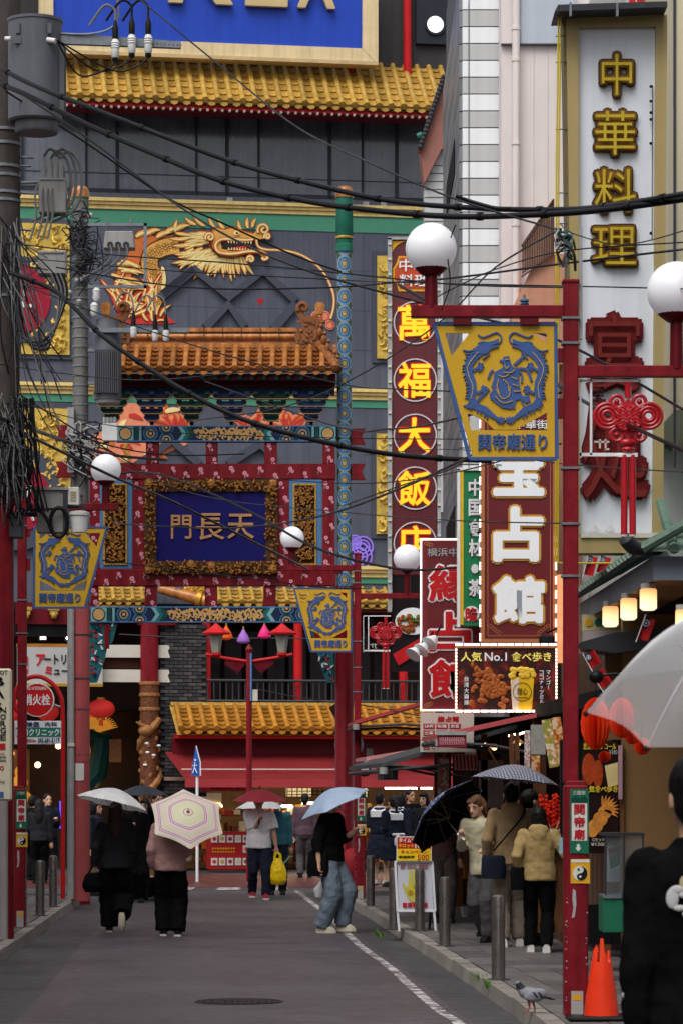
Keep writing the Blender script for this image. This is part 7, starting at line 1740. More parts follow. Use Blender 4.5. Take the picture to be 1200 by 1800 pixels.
# small pavement litter and weeds
weed = M('weed_green', (84, 120, 50), .6, .2, 10)
for x, y, s in ((860, 1728, 7), (846, 1716, 6), (668, 1640, 5)):
    d = gd(y, SWZ); b = MB(weed)
    for k in range(18): a = rnd.uniform(0, 6.28); p = Vector((X(x, d) + rnd.uniform(-.05, .05), d + rnd.uniform(-.05, .05), SWZ - .05)); b.add([p, p + Vector((.012, 0, .02)), p + Vector((math.cos(a) * .07, math.sin(a) * .07, .06 + rnd.uniform(0, .05)))], [(0, 1, 2)])
    b.obj('kerb_weed', label={860: 'green weed at the foot of the nearest bollard', 846: 'green weed on the kerb left of the nearest bollard', 668: 'green weed by the kerb below the far lamp post'}[x], cat='weed')
d = gd(1650, SWZ); t = thing('rubbish_bag', 'clear plastic rubbish bag beside the candied fruit stand', 'bag', (X(976, d), d, SWZ)); MB(M('clear_bag', (120, 124, 128), .2, .4, 9, bump=.6, bscale=30)).ball(Vector((X(976, d), d, SWZ + .13)), .12, .1, .14, 16).obj('sack', t, True); MB(offw).tube([Vector((X(976, d), d, SWZ + .25)), Vector((X(974, d), d, SWZ + .33))], [.03, .05], 8).obj('knot', t, True)
d = gd(1612, SWZ); t = thing('white_bucket', 'small white bucket by the grey trousers', 'bucket', (X(818, d), d, SWZ)); MB(white).lathe(Vector((X(818, d), d, SWZ)), [(.055, 0), (.07, .13), (.075, .135), (.068, .12)], 16).obj('pail', t, True); MB(galv).tube([Vector((X(818, d) + .07 * math.cos(a), d, SWZ + .12 + .05 * math.sin(a))) for a in [k * .314 for k in range(11)]], .004, 5).obj('handle', t)
d = gd(1578, SWZ); t = thing('blue_tub', 'blue plastic tub half hidden behind the far lamp post', 'tub', (X(612, d), d, SWZ)); MB(M('tub_blue', (50, 120, 170), .4)).lathe(Vector((X(612, d), d, SWZ)), [(.17, 0), (.2, .24), (.21, .25), (.19, .24)], 18).obj('tub', t, True); MB(M('red_cloth', (140, 26, 34), .6, bump=.3)).ball(Vector((X(618, d), d + .2, SWZ + .45)), .2, .15, .3, 12).obj('red_sack', t, True)
for tt in ROTS:
    v_ = Vector(tt.location); tt.location = PIV + BROT @ (v_ - PIV); tt.rotation_euler = (0, 0, R(9))
# ---------------------------------------------------------------- people
fold_tex = bpy.data.textures.new('cloth_folds', 'CLOUDS'); fold_tex.noise_scale = 0.09; fold_tex.noise_depth = 3
def remesh(o, vox, fold=0.0, sm=3):
    m = o.modifiers.new('remesh', 'REMESH'); m.mode = 'VOXEL'; m.voxel_size = vox; m.use_smooth_shade = True
    s = o.modifiers.new('smooth', 'SMOOTH'); s.iterations = sm; s.factor = .5
    if fold:
        d_ = o.modifiers.new('folds', 'DISPLACE'); d_.texture = fold_tex; d_.strength = fold; d_.mid_level = .5; d_.texture_coords = 'LOCAL'
def cloth(key, c, **k): return M('cloth_' + key, c, **{**dict(rough=.85, var=.12, scale=9, bump=.15, bscale=140, spec=.08), **k})
def ik(a, b, l1, l2, pole):
    a, b = Vector(a), Vector(b); v = b - a; L_ = min(v.length, (l1 + l2) * .999); u = v.normalized(); b = a + u * L_
    x = (l1 * l1 - l2 * l2 + L_ * L_) / (2 * L_); h = math.sqrt(max(0, l1 * l1 - x * x)); p = Vector(pole); p = (p - u * p.dot(u)).normalized()
    return a + u * x + p * h, b
SKIN = {k: M('skin_' + k, c, .5, .08, 12, spec=.4) for k, c in (('light', (206, 160, 132)), ('mid', (178, 128, 100)))}
HAIR = {k: M('hair_' + k, c, .5, .3, 30, bump=.12, bscale=260) for k, c in (('black', (24, 21, 21)), ('brown', (48, 32, 26)), ('dyed', (92, 64, 46)))}
def person(px, py, z, rot, h, label, top, legs, shoes, hair='short', hcol='black', skin='light', hl=None, hr=None, fl=(0, 0), fr=(0, 0), lean=(0, 0), head=0.0, nod=0.0, topopt={}, legopt={}, face=True, group=None, d=None, vox=.012, sw=.175):
    """hl/hr: hand targets, fl/fr: foot (forward, lift); figure faces -Y before rot; metres for a 1.7 m body"""
    d = d or gd(py, z); loc = Vector((X(px, d), d, z)); sk = SKIN[skin]; k = h / 1.7
    sh = lambda p: Vector((p[0] + lean[0] * max(0, p[2] - .95), p[1] - lean[1] * max(0, p[2] - .95), p[2]))
    body = MB(sk); out = {}
    tr = [(.80, .12, .10), (.92, .165, .115), (1.05, .135, .10), (1.2, .155, .11), (1.33, .17, .105), (1.39, .14, .085), (1.43, .07, .065)]
    rings = lambda g, z0=0, z1=9: [(*sh((0, 0, zz)), rx + g, ry + g) for zz, rx, ry in tr if z0 <= zz <= z1]
    body.loft(rings(0)); nk = sh((0, .01, 1.40)); hd = sh((0, -.015, 1.47)); body.tube([nk, hd + Vector((0, 0, .06))], [.058, .052], 12)
    HR = Matrix.Rotation(head, 3, 'Z') @ Matrix.Rotation(nod, 3, 'X'); hp = lambda x, y, zz: hd + HR @ Vector((x, y, zz))
    prof = [(0, .03, .04, -.05), (.02, .05, .065, -.035), (.05, .062, .082, -.018), (.09, .07, .094, -.004), (.13, .074, .1, .002), (.17, .072, .096, .006), (.2, .056, .075, .008), (.22, .03, .04, .008), (.228, .006, .01, .008)]
    vs = []; n_ = 16
    for zz, rx, ry, oy in prof: vs += [hp(rx * math.cos(a), oy + ry * math.sin(a), zz) for a in [6.28319 * i / n_ for i in range(n_)]]
    m_ = len(prof); body.add(vs, [(i * n_ + j, i * n_ + (j + 1) % n_, (i + 1) * n_ + (j + 1) % n_, (i + 1) * n_ + j) for i in range(m_ - 1) for j in range(n_)] + [tuple(range(n_ - 1, -1, -1)), tuple((m_ - 1) * n_ + j for j in range(n_))])
    body.tube([hp(0, -.085, .115), hp(0, -.105, .09), hp(0, -.116, .072), hp(0, -.09, .062)], [.008, .012, .016, .01], 8)
    for s in (-1, 1): body.ball(hp(s * .076, .01, .095), .012, .022, .034, 8); body.ball(hp(s * .03, -.075, .13), .03, .02, .012, 8)
    body.ball(hp(0, -.09, .012), .025, .018, .018, 8); body.ball(hp(0, -.093, .04), .026, .014, .012, 8)
    arms, feet = [], []
    for s, tg in ((1, hl), (-1, hr)):
        a = sh((s * sw, .0, 1.365)); tg = Vector(tg) if tg else Vector((s * .235 + lean[0] * .2, -.02, .80)); el, wr = ik(a, tg, .285, .26, (s * .35, .8, -.35)); fd = (wr - el).normalized()
        body.ball(a, .06, n=10); body.tube([a, a.lerp(el, .5), el, el.lerp(wr, .35), wr], [.055, .048, .038, .040, .027], 10)
        sd = fd.cross(Vector((0, 0, 1)) if abs(fd.z) < .9 else Vector((0, -1, 0))).normalized(); nn = fd.cross(sd)
        pc = wr + fd * .05; body.tube([wr, wr + fd * .03, pc + fd * .025], [.026, .036, .034], 8, sq=.6)
        for i, (o_, ln) in enumerate(((-.027, .06), (-.009, .07), (.009, .066), (.026, .05))):
            r0 = pc + sd * o_ + fd * .02; body.tube([r0, r0 + fd * ln * .5, r0 + fd * ln * .7 + nn * s * ln * .3, r0 + fd * ln * .5 + nn * s * ln * .65], [.0095, .009, .0085, .007], 6)
        body.tube([wr + fd * .02 + sd * .02 * s, wr + fd * .05 + sd * .05 * s, wr + fd * .075 + sd * .05 * s + nn * s * .02], [.012, .011, .008], 6); arms.append((a, el, wr, s))
    for s, (fw, lift) in ((1, fl), (-1, fr)):
        hip = Vector((s * .085, 0, .86)); ank = Vector((s * .095, -fw, .085 + lift)); kn, ank = ik(hip, ank, .41, .40, (s * .06, -1, 0))
        body.tube([hip, hip.lerp(kn, .5), kn, kn.lerp(ank, .3), ank], [.085, .07, .052, .05, .034], 10); feet.append((hip, kn, ank, s, lift))
        fdir = Vector((s * .12, -1, 0)).normalized() if lift < .12 else Vector((s * .1, -.35, -.95)).normalized()
        body.tube([ank, ank + fdir * .06 - Vector((0, 0, .035 if lift < .12 else 0)), ank + fdir * .13 - Vector((0, 0, .05 if lift < .12 else 0))], [.034, .032, .022], 8)
    root = body.obj('person', None); 
    off = WL[root.name].copy(); root.location = loc; root.rotation_euler = (0, 0, rot); root.scale = (k, k, k)
    tag(root, label, 'person', group); remesh(root, min(vox, .010), 0, 2)
    # verts of the body were re-centred on its box: undo so that the ground stays at local zero
    for v in root.data.vertices: v.co += off
    WL[root.name] = Vector((0, 0, 0))
    def put(b, name, rm=0, fold=0, par=root, sm=3, smooth=True, lab=None):
        o = b.obj(name, par, smooth, label=lab)
        if rm: remesh(o, rm, fold, sm)
        return o
    # lower garment
    lm, kind = legs; g = legopt.get('g', .022)
    if kind == 'skirt':
        zh = legopt.get('hem', .52); b = MB(lm).loft([(0, 0, 1.0, .15, .115), (0, 0, .92, .185, .14), (0, 0, .75, .23, .18), (0, 0, zh, .26 + legopt.get('flare', 0), .21)]); put(b, 'skirt', vox, .03)
    else:
        b = MB(lm).loft([(*sh((0, 0, 1.0)), .145, .11), (0, 0, .93, .172 + g * .4, .128 + g * .3), (0, 0, .84, .17 + g * .4, .125 + g * .4), (0, 0, .79, .14, .11)]); w = legopt.get('wide', 1.0)
        for hip, kn, ank, s, lift in feet:
            e = ank + Vector((0, 0, .0)) if lift < .12 else ank; b.tube([hip + Vector((0, 0, .04)), hip.lerp(kn, .5), kn, kn.lerp(e, .5), e - Vector((0, 0, .01)) if lift < .12 else e], [.098 + g * .4, (.08 + g) * w ** .5, (.062 + g) * w, (.056 + g) * w, (.050 + g) * w], 12)
        put(b, 'trousers', vox, .03)
    for hip, kn, ank, s, lift in feet:
        sm_, sole = shoes; b = MB(sm_); b2 = MB(sole)
        if lift < .12:
            y0 = ank.y; zz = ank.z - .085; ca = s * .12
            for (bb, z0, z1, gr) in ((b, .02, .1, 0), (b2, 0, .028, .006)):
                pts = [(-.04, .055), (.035, .055), (.05, 0), (.048, -.09), (.036, -.16), (0, -.185), (-.036, -.16), (-.046, -.09), (-.048, 0)]
                vs = []
                for lvl, f_ in ((z0, 1), (z1 * .6, 1), (z1, .55 if bb is b else 1)): vs += [Vector((ank.x + x_ * (1 + gr * 10) * (f_ if lvl > .05 else 1) - ca * y_ * -1 * .0, y0 + (y_ if y_ > -.02 or lvl < .05 else y_ * (.45 if lvl == z1 else .9)) * (1 + gr * 3), zz + lvl)) for x_, y_ in pts]
                nn_ = len(pts); bb.add(vs, [(i * nn_ + (j + 1) % nn_, i * nn_ + j, (i + 1) * nn_ + j, (i + 1) * nn_ + (j + 1) % nn_) for i in range(2) for j in range(nn_)] + [tuple(range(nn_)), tuple(range(3 * nn_ - 1, 2 * nn_ - 1, -1))])
        else:      # trailing foot: sole turned back
            for bb, o_, r_ in ((b, -.012, .045), (b2, .022, .043)):
                c_ = ank + Vector((0, o_, -.02)); bb.tube([c_ + Vector((0, 0, .05)), c_, c_ + Vector((0, -.01, -.1)), c_ + Vector((0, -.03, -.16)), c_ + Vector((0, -.04, -.19))], [.03, r_, r_ * 1.05, r_ * .9, .02], 12, sq=.55)
        o = put(b, 'shoe', 0); put(b2, 'sole', 0, 0, o)
    # upper garment
    tm_, style = top; g = topopt.get('g', .026); zh = topopt.get('hem', .86)
    rg = [(*sh((0, 0, zh)), .168 + g, .125 + g), (*sh((0, 0, zh + .1)), .165 + g, .12 + g)] + [(*sh((0, 0, zz)), max(rx, .155) + g, ry + g) for zz, rx, ry in tr if zh + .12 < zz <= 1.39] + [(*sh((0, 0, 1.435)), .085, .08)]
    b = MB(tm_).loft(rg); sl = topopt.get('sleeve', 1.0)
    for a, el, wr, s in arms:
        b.ball(a, .06 + g * .6, n=10)
        if sl >= 1: b.tube([a, a.lerp(el, .5), el, el.lerp(wr, .5), wr - (wr - el) * .04], [.058 + g * .5, .05 + g * .6, .043 + g * .6, .041 + g * .5, .033 + g * .3], 12)
        elif sl > .5: b.tube([a, a.lerp(el, .5), el, el.lerp(wr, (sl - .5) * 2)], [.066 + g * .6, .058 + g * .7, .05 + g * .8, .05 + g * .6], 12)
        else: b.tube([a, a.lerp(el, sl * 2)], [.066 + g * .6, .066 + g * .9], 12)
    if style == 'hood': c_ = sh((0, .07, 1.43)); b.ball(c_, .125, .085, .075, 12); b.ball(c_ + Vector((0, .035, -.06)), .1, .06, .09, 10); b.ball(sh((0, 0, 1.44)), .095, .085, .04, 12)
    if style == 'collar': b.tube([sh((0, .0, 1.42)), sh((0, 0, 1.465))], [.075, .07], 14)
    put(b, 'jacket' if sl >= 1 else 'shirt', vox, topopt.get('fold', .026))
    if style == 'sailor': b = MB(M('sailor_white', (214, 214, 216), .7)); b.add([sh((-.11, .03, 1.425)), sh((.11, .03, 1.425)), sh((.14, .142, 1.36)), sh((.13, .148, 1.25)), sh((-.13, .148, 1.25)), sh((-.14, .142, 1.36))], [(0, 1, 2, 5), (5, 2, 3, 4)]); b.tube([sh((-.09, .02, 1.43)), sh((0, .09, 1.43)), sh((.09, .02, 1.43))], .02, 6); put(b, 'sailor_collar')
    # hair
    hm = HAIR[hcol]; b = MB(hm); q_ = HR.to_4x4().to_3x3()
    if hair == 'hat':
        b.ball(hp(0, .02, .10), .082, .1, .1, 14, q_); put(b, 'hair', .008, .01, lab=None); hb = MB(black); hb.ball(hp(0, .005, .185), .092, .112, .07, 16, q_); hb.ball(hp(0, -.05, .165), .105, .12, .012, 16, q_); put(hb, 'hat', .008)
    else:
        b.ball(hp(0, .018, .145), .086, .108, .097, 14, q_); b.ball(hp(0, .04, .10), .08, .085, .09, 12, q_)
        if hair == 'short': b.ball(hp(0, .05, .06), .066, .06, .06, 10, q_)
        if hair == 'bob':
            for s in (-1, 1): b.ball(hp(s * .07, .01, .08), .028, .06, .1, 10, q_)
            b.ball(hp(0, .065, .04), .085, .05, .12, 12, q_); b.ball(hp(0, -.07, .18), .07, .04, .035, 10, q_)
        if hair == 'long': b.tube([hp(0, .06, .14), hp(0, .085, .0), hp(0, .10, -.14), hp(0, .11, -.26)], [.092, .098, .098, .07], 14, sq=.75)
        if hair == 'tail': b.ball(hp(0, .1, .12), .04, .05, .05, 8); b.tube([hp(0, .13, .12), hp(0, .15, .02), hp(0, .14, -.08)], [.03, .034, .008], 8)
        if hair == 'wild':
            for j in range(26): a = j * .9; b.tube([hp(.06 * math.cos(a), .03 + .06 * math.sin(a), .17), hp(.1 * math.cos(a), .03 + .1 * math.sin(a), .10), hp(.105 * math.cos(a) + .01, .03 + .1 * math.sin(a), .0)] if math.sin(a) > -.45 else [hp(.05 * math.cos(a), -.04, .2), hp(.06 * math.cos(a), -.095, .17)], [.03, .03, .01] if math.sin(a) > -.45 else [.03, .015], 6)
        put(b, 'hair', .008, .012)
    if face:
        for s in (-1, 1): put(MB(M('eye_dark', (30, 22, 20), .3)).ball(hp(s * .031, -.092, .113), .011, .006, .005, 8, q_), 'eye'); put(MB(hm).ball(hp(s * .032, -.094, .134), .018, .005, .004, 8, q_), 'eyebrow')
        put(MB(M('lip', (150, 84, 76), .5)).ball(hp(0, -.105, .042), .02, .006, .006, 8, q_), 'lips')
    return root, (lambda p: root.matrix_basis @ Vector(p)), put, arms, sh
blk = cloth('black', (13, 13, 15)); char = cloth('charcoal', (38, 39, 42)); pink = cloth('dusty_pink', (178, 138, 134)); wht_c = cloth('white', (206, 202, 204)); navy = cloth('navy', (30, 34, 48)); denim = cloth('denim_pale', (104, 116, 130), var=.25); tanc = cloth('tan', (156, 130, 96)); khak = cloth('khaki', (162, 138, 92)); greyt = cloth('grey_trousers', (76, 74, 76)); taupe = cloth('taupe', (128, 116, 104)); ivory = cloth('ivory', (180, 172, 146)); tealc = cloth('teal', (58, 110, 118)); mauve = cloth('mauve', (84, 66, 76))
s_blk = M('shoe_black', (26, 24, 26), .4); s_wht = M('shoe_white', (214, 212, 208), .45); s_bei = M('shoe_beige', (192, 184, 164), .5); s_red = M('shoe_red', (150, 30, 44), .5); s_sole = M('sole_pale', (200, 190, 170), .6)
PI = math.pi
def bagmesh(c, w, dp, hh, m, strap=None):
    b = MB(m); c = Vector(c); b.loft([(c.x, c.y, c.z - hh, w * .9, dp), (c.x, c.y, c.z - hh * .6, w, dp * 1.1), (c.x, c.y, c.z + hh * .4, w * .95, dp), (c.x, c.y, c.z + hh * .6, w * .8, dp * .5)], 14)
    return b
# woman under the white umbrella, walking away
w1, T1, put, arms, sh = person(204, 1640, 0, PI, 1.6, 'person in charcoal jacket with long hair walking away under a white umbrella', (char, 'collar'), (blk, 'trousers'), (s_blk, s_sole), 'long', 'brown', fl=(.16, 0), fr=(-.22, .16), hr=(-.12, -.22, 1.12), hl=(.27, .02, .86), topopt=dict(hem=.84, g=.032), legopt=dict(wide=1.45, g=.03), face=False)
# person under the striped umbrella
w2, T2, put, arms, sh = person(300, 1646, 0, PI - .05, 1.6, 'person in dusty pink jacket and black trousers behind the striped umbrella', (pink, 'collar'), (blk, 'trousers'), (s_blk, s_wht), 'short', 'black', fl=(.05, 0), fr=(-.03, 0), hr=(-.16, -.2, 1.02), hl=(.24, -.06, .86), topopt=dict(hem=.83, g=.035), legopt=dict(wide=1.3, g=.03), face=False)
put(bagmesh((.02, -.02, 0), .02, .02, .02, blk), 'wristband') if False else None
# man with the red umbrella
w3, T3, put, arms, sh = person(455, 1581, 0, .12, 1.7, 'person in white shirt and dark jeans holding a red umbrella and a yellow bag', (wht_c, 'collar'), (navy, 'trousers'), (s_red, s_wht), 'short', 'black', 'mid', fl=(.18, 0), fr=(-.12, .03), hr=(-.02, -.24, 1.27), hl=(.27, -.1, .84), topopt=dict(hem=.82, sleeve=.42, g=.04), legopt=dict(g=.02), vox=.013)
b = MB(offw)
for i in range(5): b.ball(sh((0, -.165, 1.32 - i * .1)), .008, n=6)
put(b, 'shirt_buttons')
# man with the pale blue umbrella, stepping off to the right
w4, T4, put, arms, sh = person(582, 1640, 0, 1.15, 1.74, 'person in black top, black hat and pale jeans holding a pale blue umbrella', (blk, 'crew'), (denim, 'trousers'), (s_bei, s_sole), 'hat', 'black', 'light', fl=(.09, .02), fr=(-.08, 0), hl=(.02, -.3, 1.22), hr=(-.26, .04, .84), topopt=dict(hem=.86, sleeve=.75, g=.03), legopt=dict(wide=1.3, g=.025))
put(bagmesh((-.2, .08, .88), .07, .13, .2, blk), 'shoulder_bag')
# group under the dark umbrella on the left
person(236, 1587, 0, .25, 1.66, 'person in long black clothes standing left under the dark umbrella', (blk, 'collar'), (blk, 'trousers'), (s_blk, s_blk), 'long', 'black', hr=(-.1, -.24, 1.2), topopt=dict(hem=.7, g=.04), legopt=dict(wide=1.4, g=.03), vox=.014)
person(256, 1583, 0, -.3, 1.62, 'person in grey top and black trousers standing under the dark umbrella', (cloth('grey', (120, 116, 114)), 'crew'), (blk, 'trousers'), (s_blk, s_blk), 'bob', 'black', hr=(-.14, -.2, 1.24), fl=(.06, 0), topopt=dict(hem=.9, g=.03), legopt=dict(wide=1.3, g=.03), vox=.014)
person(277, 1584, 0, .5, 1.72, 'person in black coat at the right edge of the dark umbrella', (blk, 'hood'), (blk, 'trousers'), (s_blk, s_blk), 'short', 'black', hl=(.12, -.22, 1.2), topopt=dict(hem=.78, g=.04), legopt=dict(g=.03), vox=.014)
person(168, 1575, 0, 1.2, 1.58, 'person in dark jacket with red bag half hidden by the white post', (cloth('ink', (38, 40, 52)), 'collar'), (blk, 'trousers'), (s_blk, s_blk), 'bob', 'black', topopt=dict(hem=.82, g=.035), vox=.014)
# people in the shade of the left arcade
for i, (x, dd, r_, h_, c_) in enumerate(((70, 58, PI, 1.6, char), (84, 59, .4, 1.7, navy), (58, 60, 2.6, 1.66, blk))): person(x, 0, 0, r_, h_, ('person in charcoal clothes with back turned in the left arcade', 'person in navy clothes facing out of the left arcade', 'person in black at the far left of the arcade')[i], (c_, 'collar'), (blk, 'trousers'), (s_blk, s_blk), ('long', 'short', 'short')[i], 'black', d=dd, vox=.016, hl=(.1, -.25, 1.2) if i < 2 else None)
# companion behind the red umbrella and shoppers at the counter
person(487, 1573, 0, .1, 1.66, 'person in teal top partly hidden behind the red umbrella holder', (tealc, 'crew'), (navy, 'trousers'), (s_blk, s_blk), 'short', 'black', d=51.5, hr=(-.1, -.2, 1.25), vox=.015)
person(536, 1545, 0, PI, 1.7, 'person in mauve top with black backpack facing the lit shop', (mauve, 'crew'), (greyt, 'trousers'), (s_blk, s_blk), 'short', 'black', d=62, vox=.015)
# schoolgirls on the far corner
for i, (x, dd, r_, h_, hs_, lb) in enumerate(((667, 53, PI - .3, 1.6, 'short', 'pupil in navy sailor uniform standing nearest the far lamp post'), (690, 52, PI + .5, 1.54, 'tail', 'pupil in navy sailor uniform with flower-trimmed bag and ponytail'), (704, 54.5, 2.4, 1.58, 'bob', 'pupil in navy sailor uniform at the right of the group'))):
    w, T_, put, arms, sh = person(x, 0, SWZ, r_, h_, lb, (navy, 'sailor'), (navy, 'skirt'), ((s_wht, s_blk, s_blk)[i], s_blk), hs_, 'black', d=dd, vox=.014, hl=(.1, -.2, 1.1), topopt=dict(hem=.95, g=.02), legopt=dict(hem=.5), group=None)
    b = MB(wht_c if i else s_blk)
    if i == 1:
        for k in range(7): b.ball((-.1 + k * .035, .22 + .01 * (k % 2), .98), .03, n=8)
        b.tube([(.02, .24, .98), (.07, .26, .88), (.09, .25, .78)], [.03, .045, .02], 8)
    if i == 1: put(b, 'flower_trim')
person(720, 0, SWZ, .6, 1.66, 'person in black shirt facing the pupils', (blk, 'crew'), (blk, 'trousers'), (s_blk, s_blk), 'short', 'black', 'mid', d=55.5, vox=.016); person(745, 0, SWZ, -.5, 1.6, 'person in dark clothes behind the navy flowered umbrella', (char, 'crew'), (blk, 'trousers'), (s_blk, s_blk), 'bob', 'black', d=50, vox=.016)
# older woman with the flowered navy umbrella
w7, T7, put, arms, sh = person(852, 1656, SWZ, -.5, 1.56, 'person in ivory jacket and grey trousers with tousled hair holding the flowered umbrella', (ivory, 'collar'), (greyt, 'trousers'), (s_blk, s_blk), 'wild', 'dyed', 'light', fl=(.1, 0), fr=(-.2, .06), hr=(-.16, -.3, 1.22), hl=(.14, -.26, 1.08), lean=(-.12, .12), head=-.15, nod=.25, topopt=dict(hem=.78, g=.03), legopt=dict(wide=1.25, g=.02))
# couple in tan jackets seen from behind
w8, T8, put, arms, sh = person(898, 1664, SWZ, PI + .05, 1.69, 'person in tan hooded jacket with navy shoulder bag walking away under the dotted umbrella', (tanc, 'hood'), (taupe, 'trousers'), (s_wht, s_wht), 'short', 'black', fl=(-.06, 0), fr=(.14, .0), hr=(-.14, -.25, 1.2), hl=(.25, -.06, .9), topopt=dict(hem=.86, g=.034), legopt=dict(wide=1.15, g=.02), face=False)
put(bagmesh((.2, .14, .86), .13, .06, .15, navy), 'shoulder_bag'); put(MB(navy).tube(smoothpath([(.2, .17, 1.0), (.05, .19, 1.18), (-.12, .14, 1.38), (-.1, 0, 1.45)], 5), .022, 6, sq=.4), 'bag_strap')
w9, T9, put, arms, sh = person(946, 1674, SWZ, PI - .1, 1.45, 'person in khaki hooded jacket and black trousers walking away beside the tan jacket', (khak, 'hood'), (blk, 'trousers'), (s_wht, s_wht), 'bob', 'black', fl=(.1, 0), fr=(-.08, 0), hr=(-.3, -.2, 1.1), hl=(.22, -.02, .92), topopt=dict(hem=.84, g=.04), legopt=dict(wide=1.05, g=.02), face=False)
put(bagmesh((.24, .06, .9), .09, .07, .17, blk), 'shoulder_bag')
person(930, 0, SWZ, 2.2, 1.62, 'person in black hooded top looking at the candied fruit', (blk, 'hood'), (blk, 'trousers'), (s_blk, s_blk), 'short', 'black', 'light', d=31.9, topopt=dict(hem=.86, g=.04), vox=.013)
person(776, 0, SWZ, .2, 1.6, 'person in dim mauve coat inside the shop entrance', (mauve, 'collar'), (greyt, 'trousers'), (s_blk, s_blk), 'short', 'black', d=37.6, vox=.015)
# foreground man at the right edge
d = 9.5
w0, T0, put, arms, sh = person(1243, 0, 0, PI - .12, 1.82, 'person in black sweatshirt with white emblem close by at the right edge', (blk, 'collar'), (blk, 'trousers'), (s_blk, s_blk), 'short', 'black', 'light', d=d, hr=(-.08, -.3, 1.2), hl=(.19, .02, .83), sw=.145, lean=(.06, 0), topopt=dict(hem=.80, g=.02, fold=.03), legopt=dict(g=.03, wide=1.2), face=False, vox=.009, head=.25)
b = MB(M('emblem_white', (214, 214, 214), .6)); em2 = M('emblem_cream', (200, 184, 150), .6)
yb = .142
for x_, z_, rx, rz, m_ in ((.10, 1.29, .018, .03, None), (.085, 1.315, .022, .012, None), (.06, 1.335, .02, .022, em2), (.08, 1.262, .018, .009, None), (.05, 1.245, .022, .012, None), (.02, 1.29, .02, .04, em2), (.065, 1.30, .018, .01, None)):
    b.mat(m_ or M('emblem_white')); b.ball((x_, yb - .006, z_), rx, .004, rz, 12)
put(b, 'back_emblem')
b = MB(M('emblem_white'))
for k_ in range(4): a_, el_, wr_, s_ = arms[0]; p_ = el_.lerp(wr_, .1 + k_ * .2); b.ball(p_ + Vector((.043, .012, 0)), .006, .016, .014, 8)
put(b, 'sleeve_print')
put(MB(M('earring', (220, 220, 222), .2, metal=.8)).ball((.082, -.0, 1.53), .006, .006, .006, 8), 'earring')
# ---------------------------------------------------------------- umbrellas
def umbrella(apex, axis, Rr, drop, n, m, label, shaft=.62, lining=None, sub=8, hand=None, hookm=None, curve=1.6):
    apex = Vector(apex); ax = Vector(axis).normalized()
    t = thing('umbrella', label, 'umbrella', apex); Q_ = ax.to_track_quat('Z', 'X'); 
    def surf(r, th, off=0):
        u = (th / (2 * PI) * n) % 1; sag = math.cos(PI / n) / math.cos((u - .5) * 2 * PI / n); f = 1 - (1 - sag) * r
        sc_ = 1 - .05 * math.sin(PI * u) * r * r
        return Q_ @ Vector((Rr * r * f * sc_ * math.cos(th), Rr * r * f * sc_ * math.sin(th), -drop * (r ** curve) + .012 * math.sin(PI * u) * r - off)) + apex
    NA, NR = n * sub, 9
    for nm, mt, off in (('canopy', m, 0),) + ((('lining', lining, .006),) if lining else ()):
        b = MB(mt); vs = []; uv = []
        for i in range(NR + 1):
            for j in range(NA + 1): r = max(.004, i / NR); vs.append(surf(r, 2 * PI * j / NA, off)); uv.append((j / sub, r))
        b.add(vs, [(i * (NA + 1) + j, (i + 1) * (NA + 1) + j, (i + 1) * (NA + 1) + j + 1, i * (NA + 1) + j + 1) for i in range(NR) for j in range(NA)], uv); b.obj(nm, t, True)
    for j in range(n):
        th = 2 * PI * j / n; rb = MB(steel).tube([surf(i / 6, th, .012) for i in range(7)], .0035, 5).obj('rib', t, True)
        MB(steel).tube([surf(.45, th, .014), apex - ax * (drop * .9 + .06)], .003, 4).obj('stretcher', rb)
        MB(black).ball(surf(1, th, .004), .009, n=6).obj('rib_tip', rb)
    end = Vector(hand) if hand else apex - ax * shaft
    MB(steel).tube([apex, end], .006, 8).obj('shaft', t, True); MB(hookm or black).tube([end - ax * .08, end, end + ax * .03], [.014, .016, .012], 10).obj('handle', t, True); MB(hookm or black).tube([apex - ax * .005, apex + ax * .05], [.012, .006], 8).obj('ferrule', t, True)
    return t
def fabric(key, c, tl=.25, **kw):
    m = cloth(key, c, rough=.5, spec=.4, **kw); b = m.node_tree.nodes['Principled BSDF']; nt = m.node_tree
    tr_ = nt.nodes.new('ShaderNodeBsdfTranslucent'); tr_.inputs[0].default_value = (*C(*c), 1); mx_ = nt.nodes.new('ShaderNodeMixShader'); mx_.inputs[0].default_value = tl
    nt.links.new(b.outputs[0], mx_.inputs[1]); nt.links.new(tr_.outputs[0], mx_.inputs[2]); nt.links.new(mx_.outputs[0], nt.nodes['Material Output'].inputs[0]); return m
def handpos(root, p):
    k = root.scale[0]; return root.location + Matrix.Rotation(root.rotation_euler.z, 3, 'Z') @ (Vector(p) * k)
u_white = fabric('umbrella_white', (244, 244, 244), .2)
umbrella(P(204, 1386, 37.3), (.22, .1, 1), .47, .2, 8, u_white, 'white umbrella tilted left over the long-haired person in charcoal', hand=handpos(w1, (-.12, -.24, 1.13)))
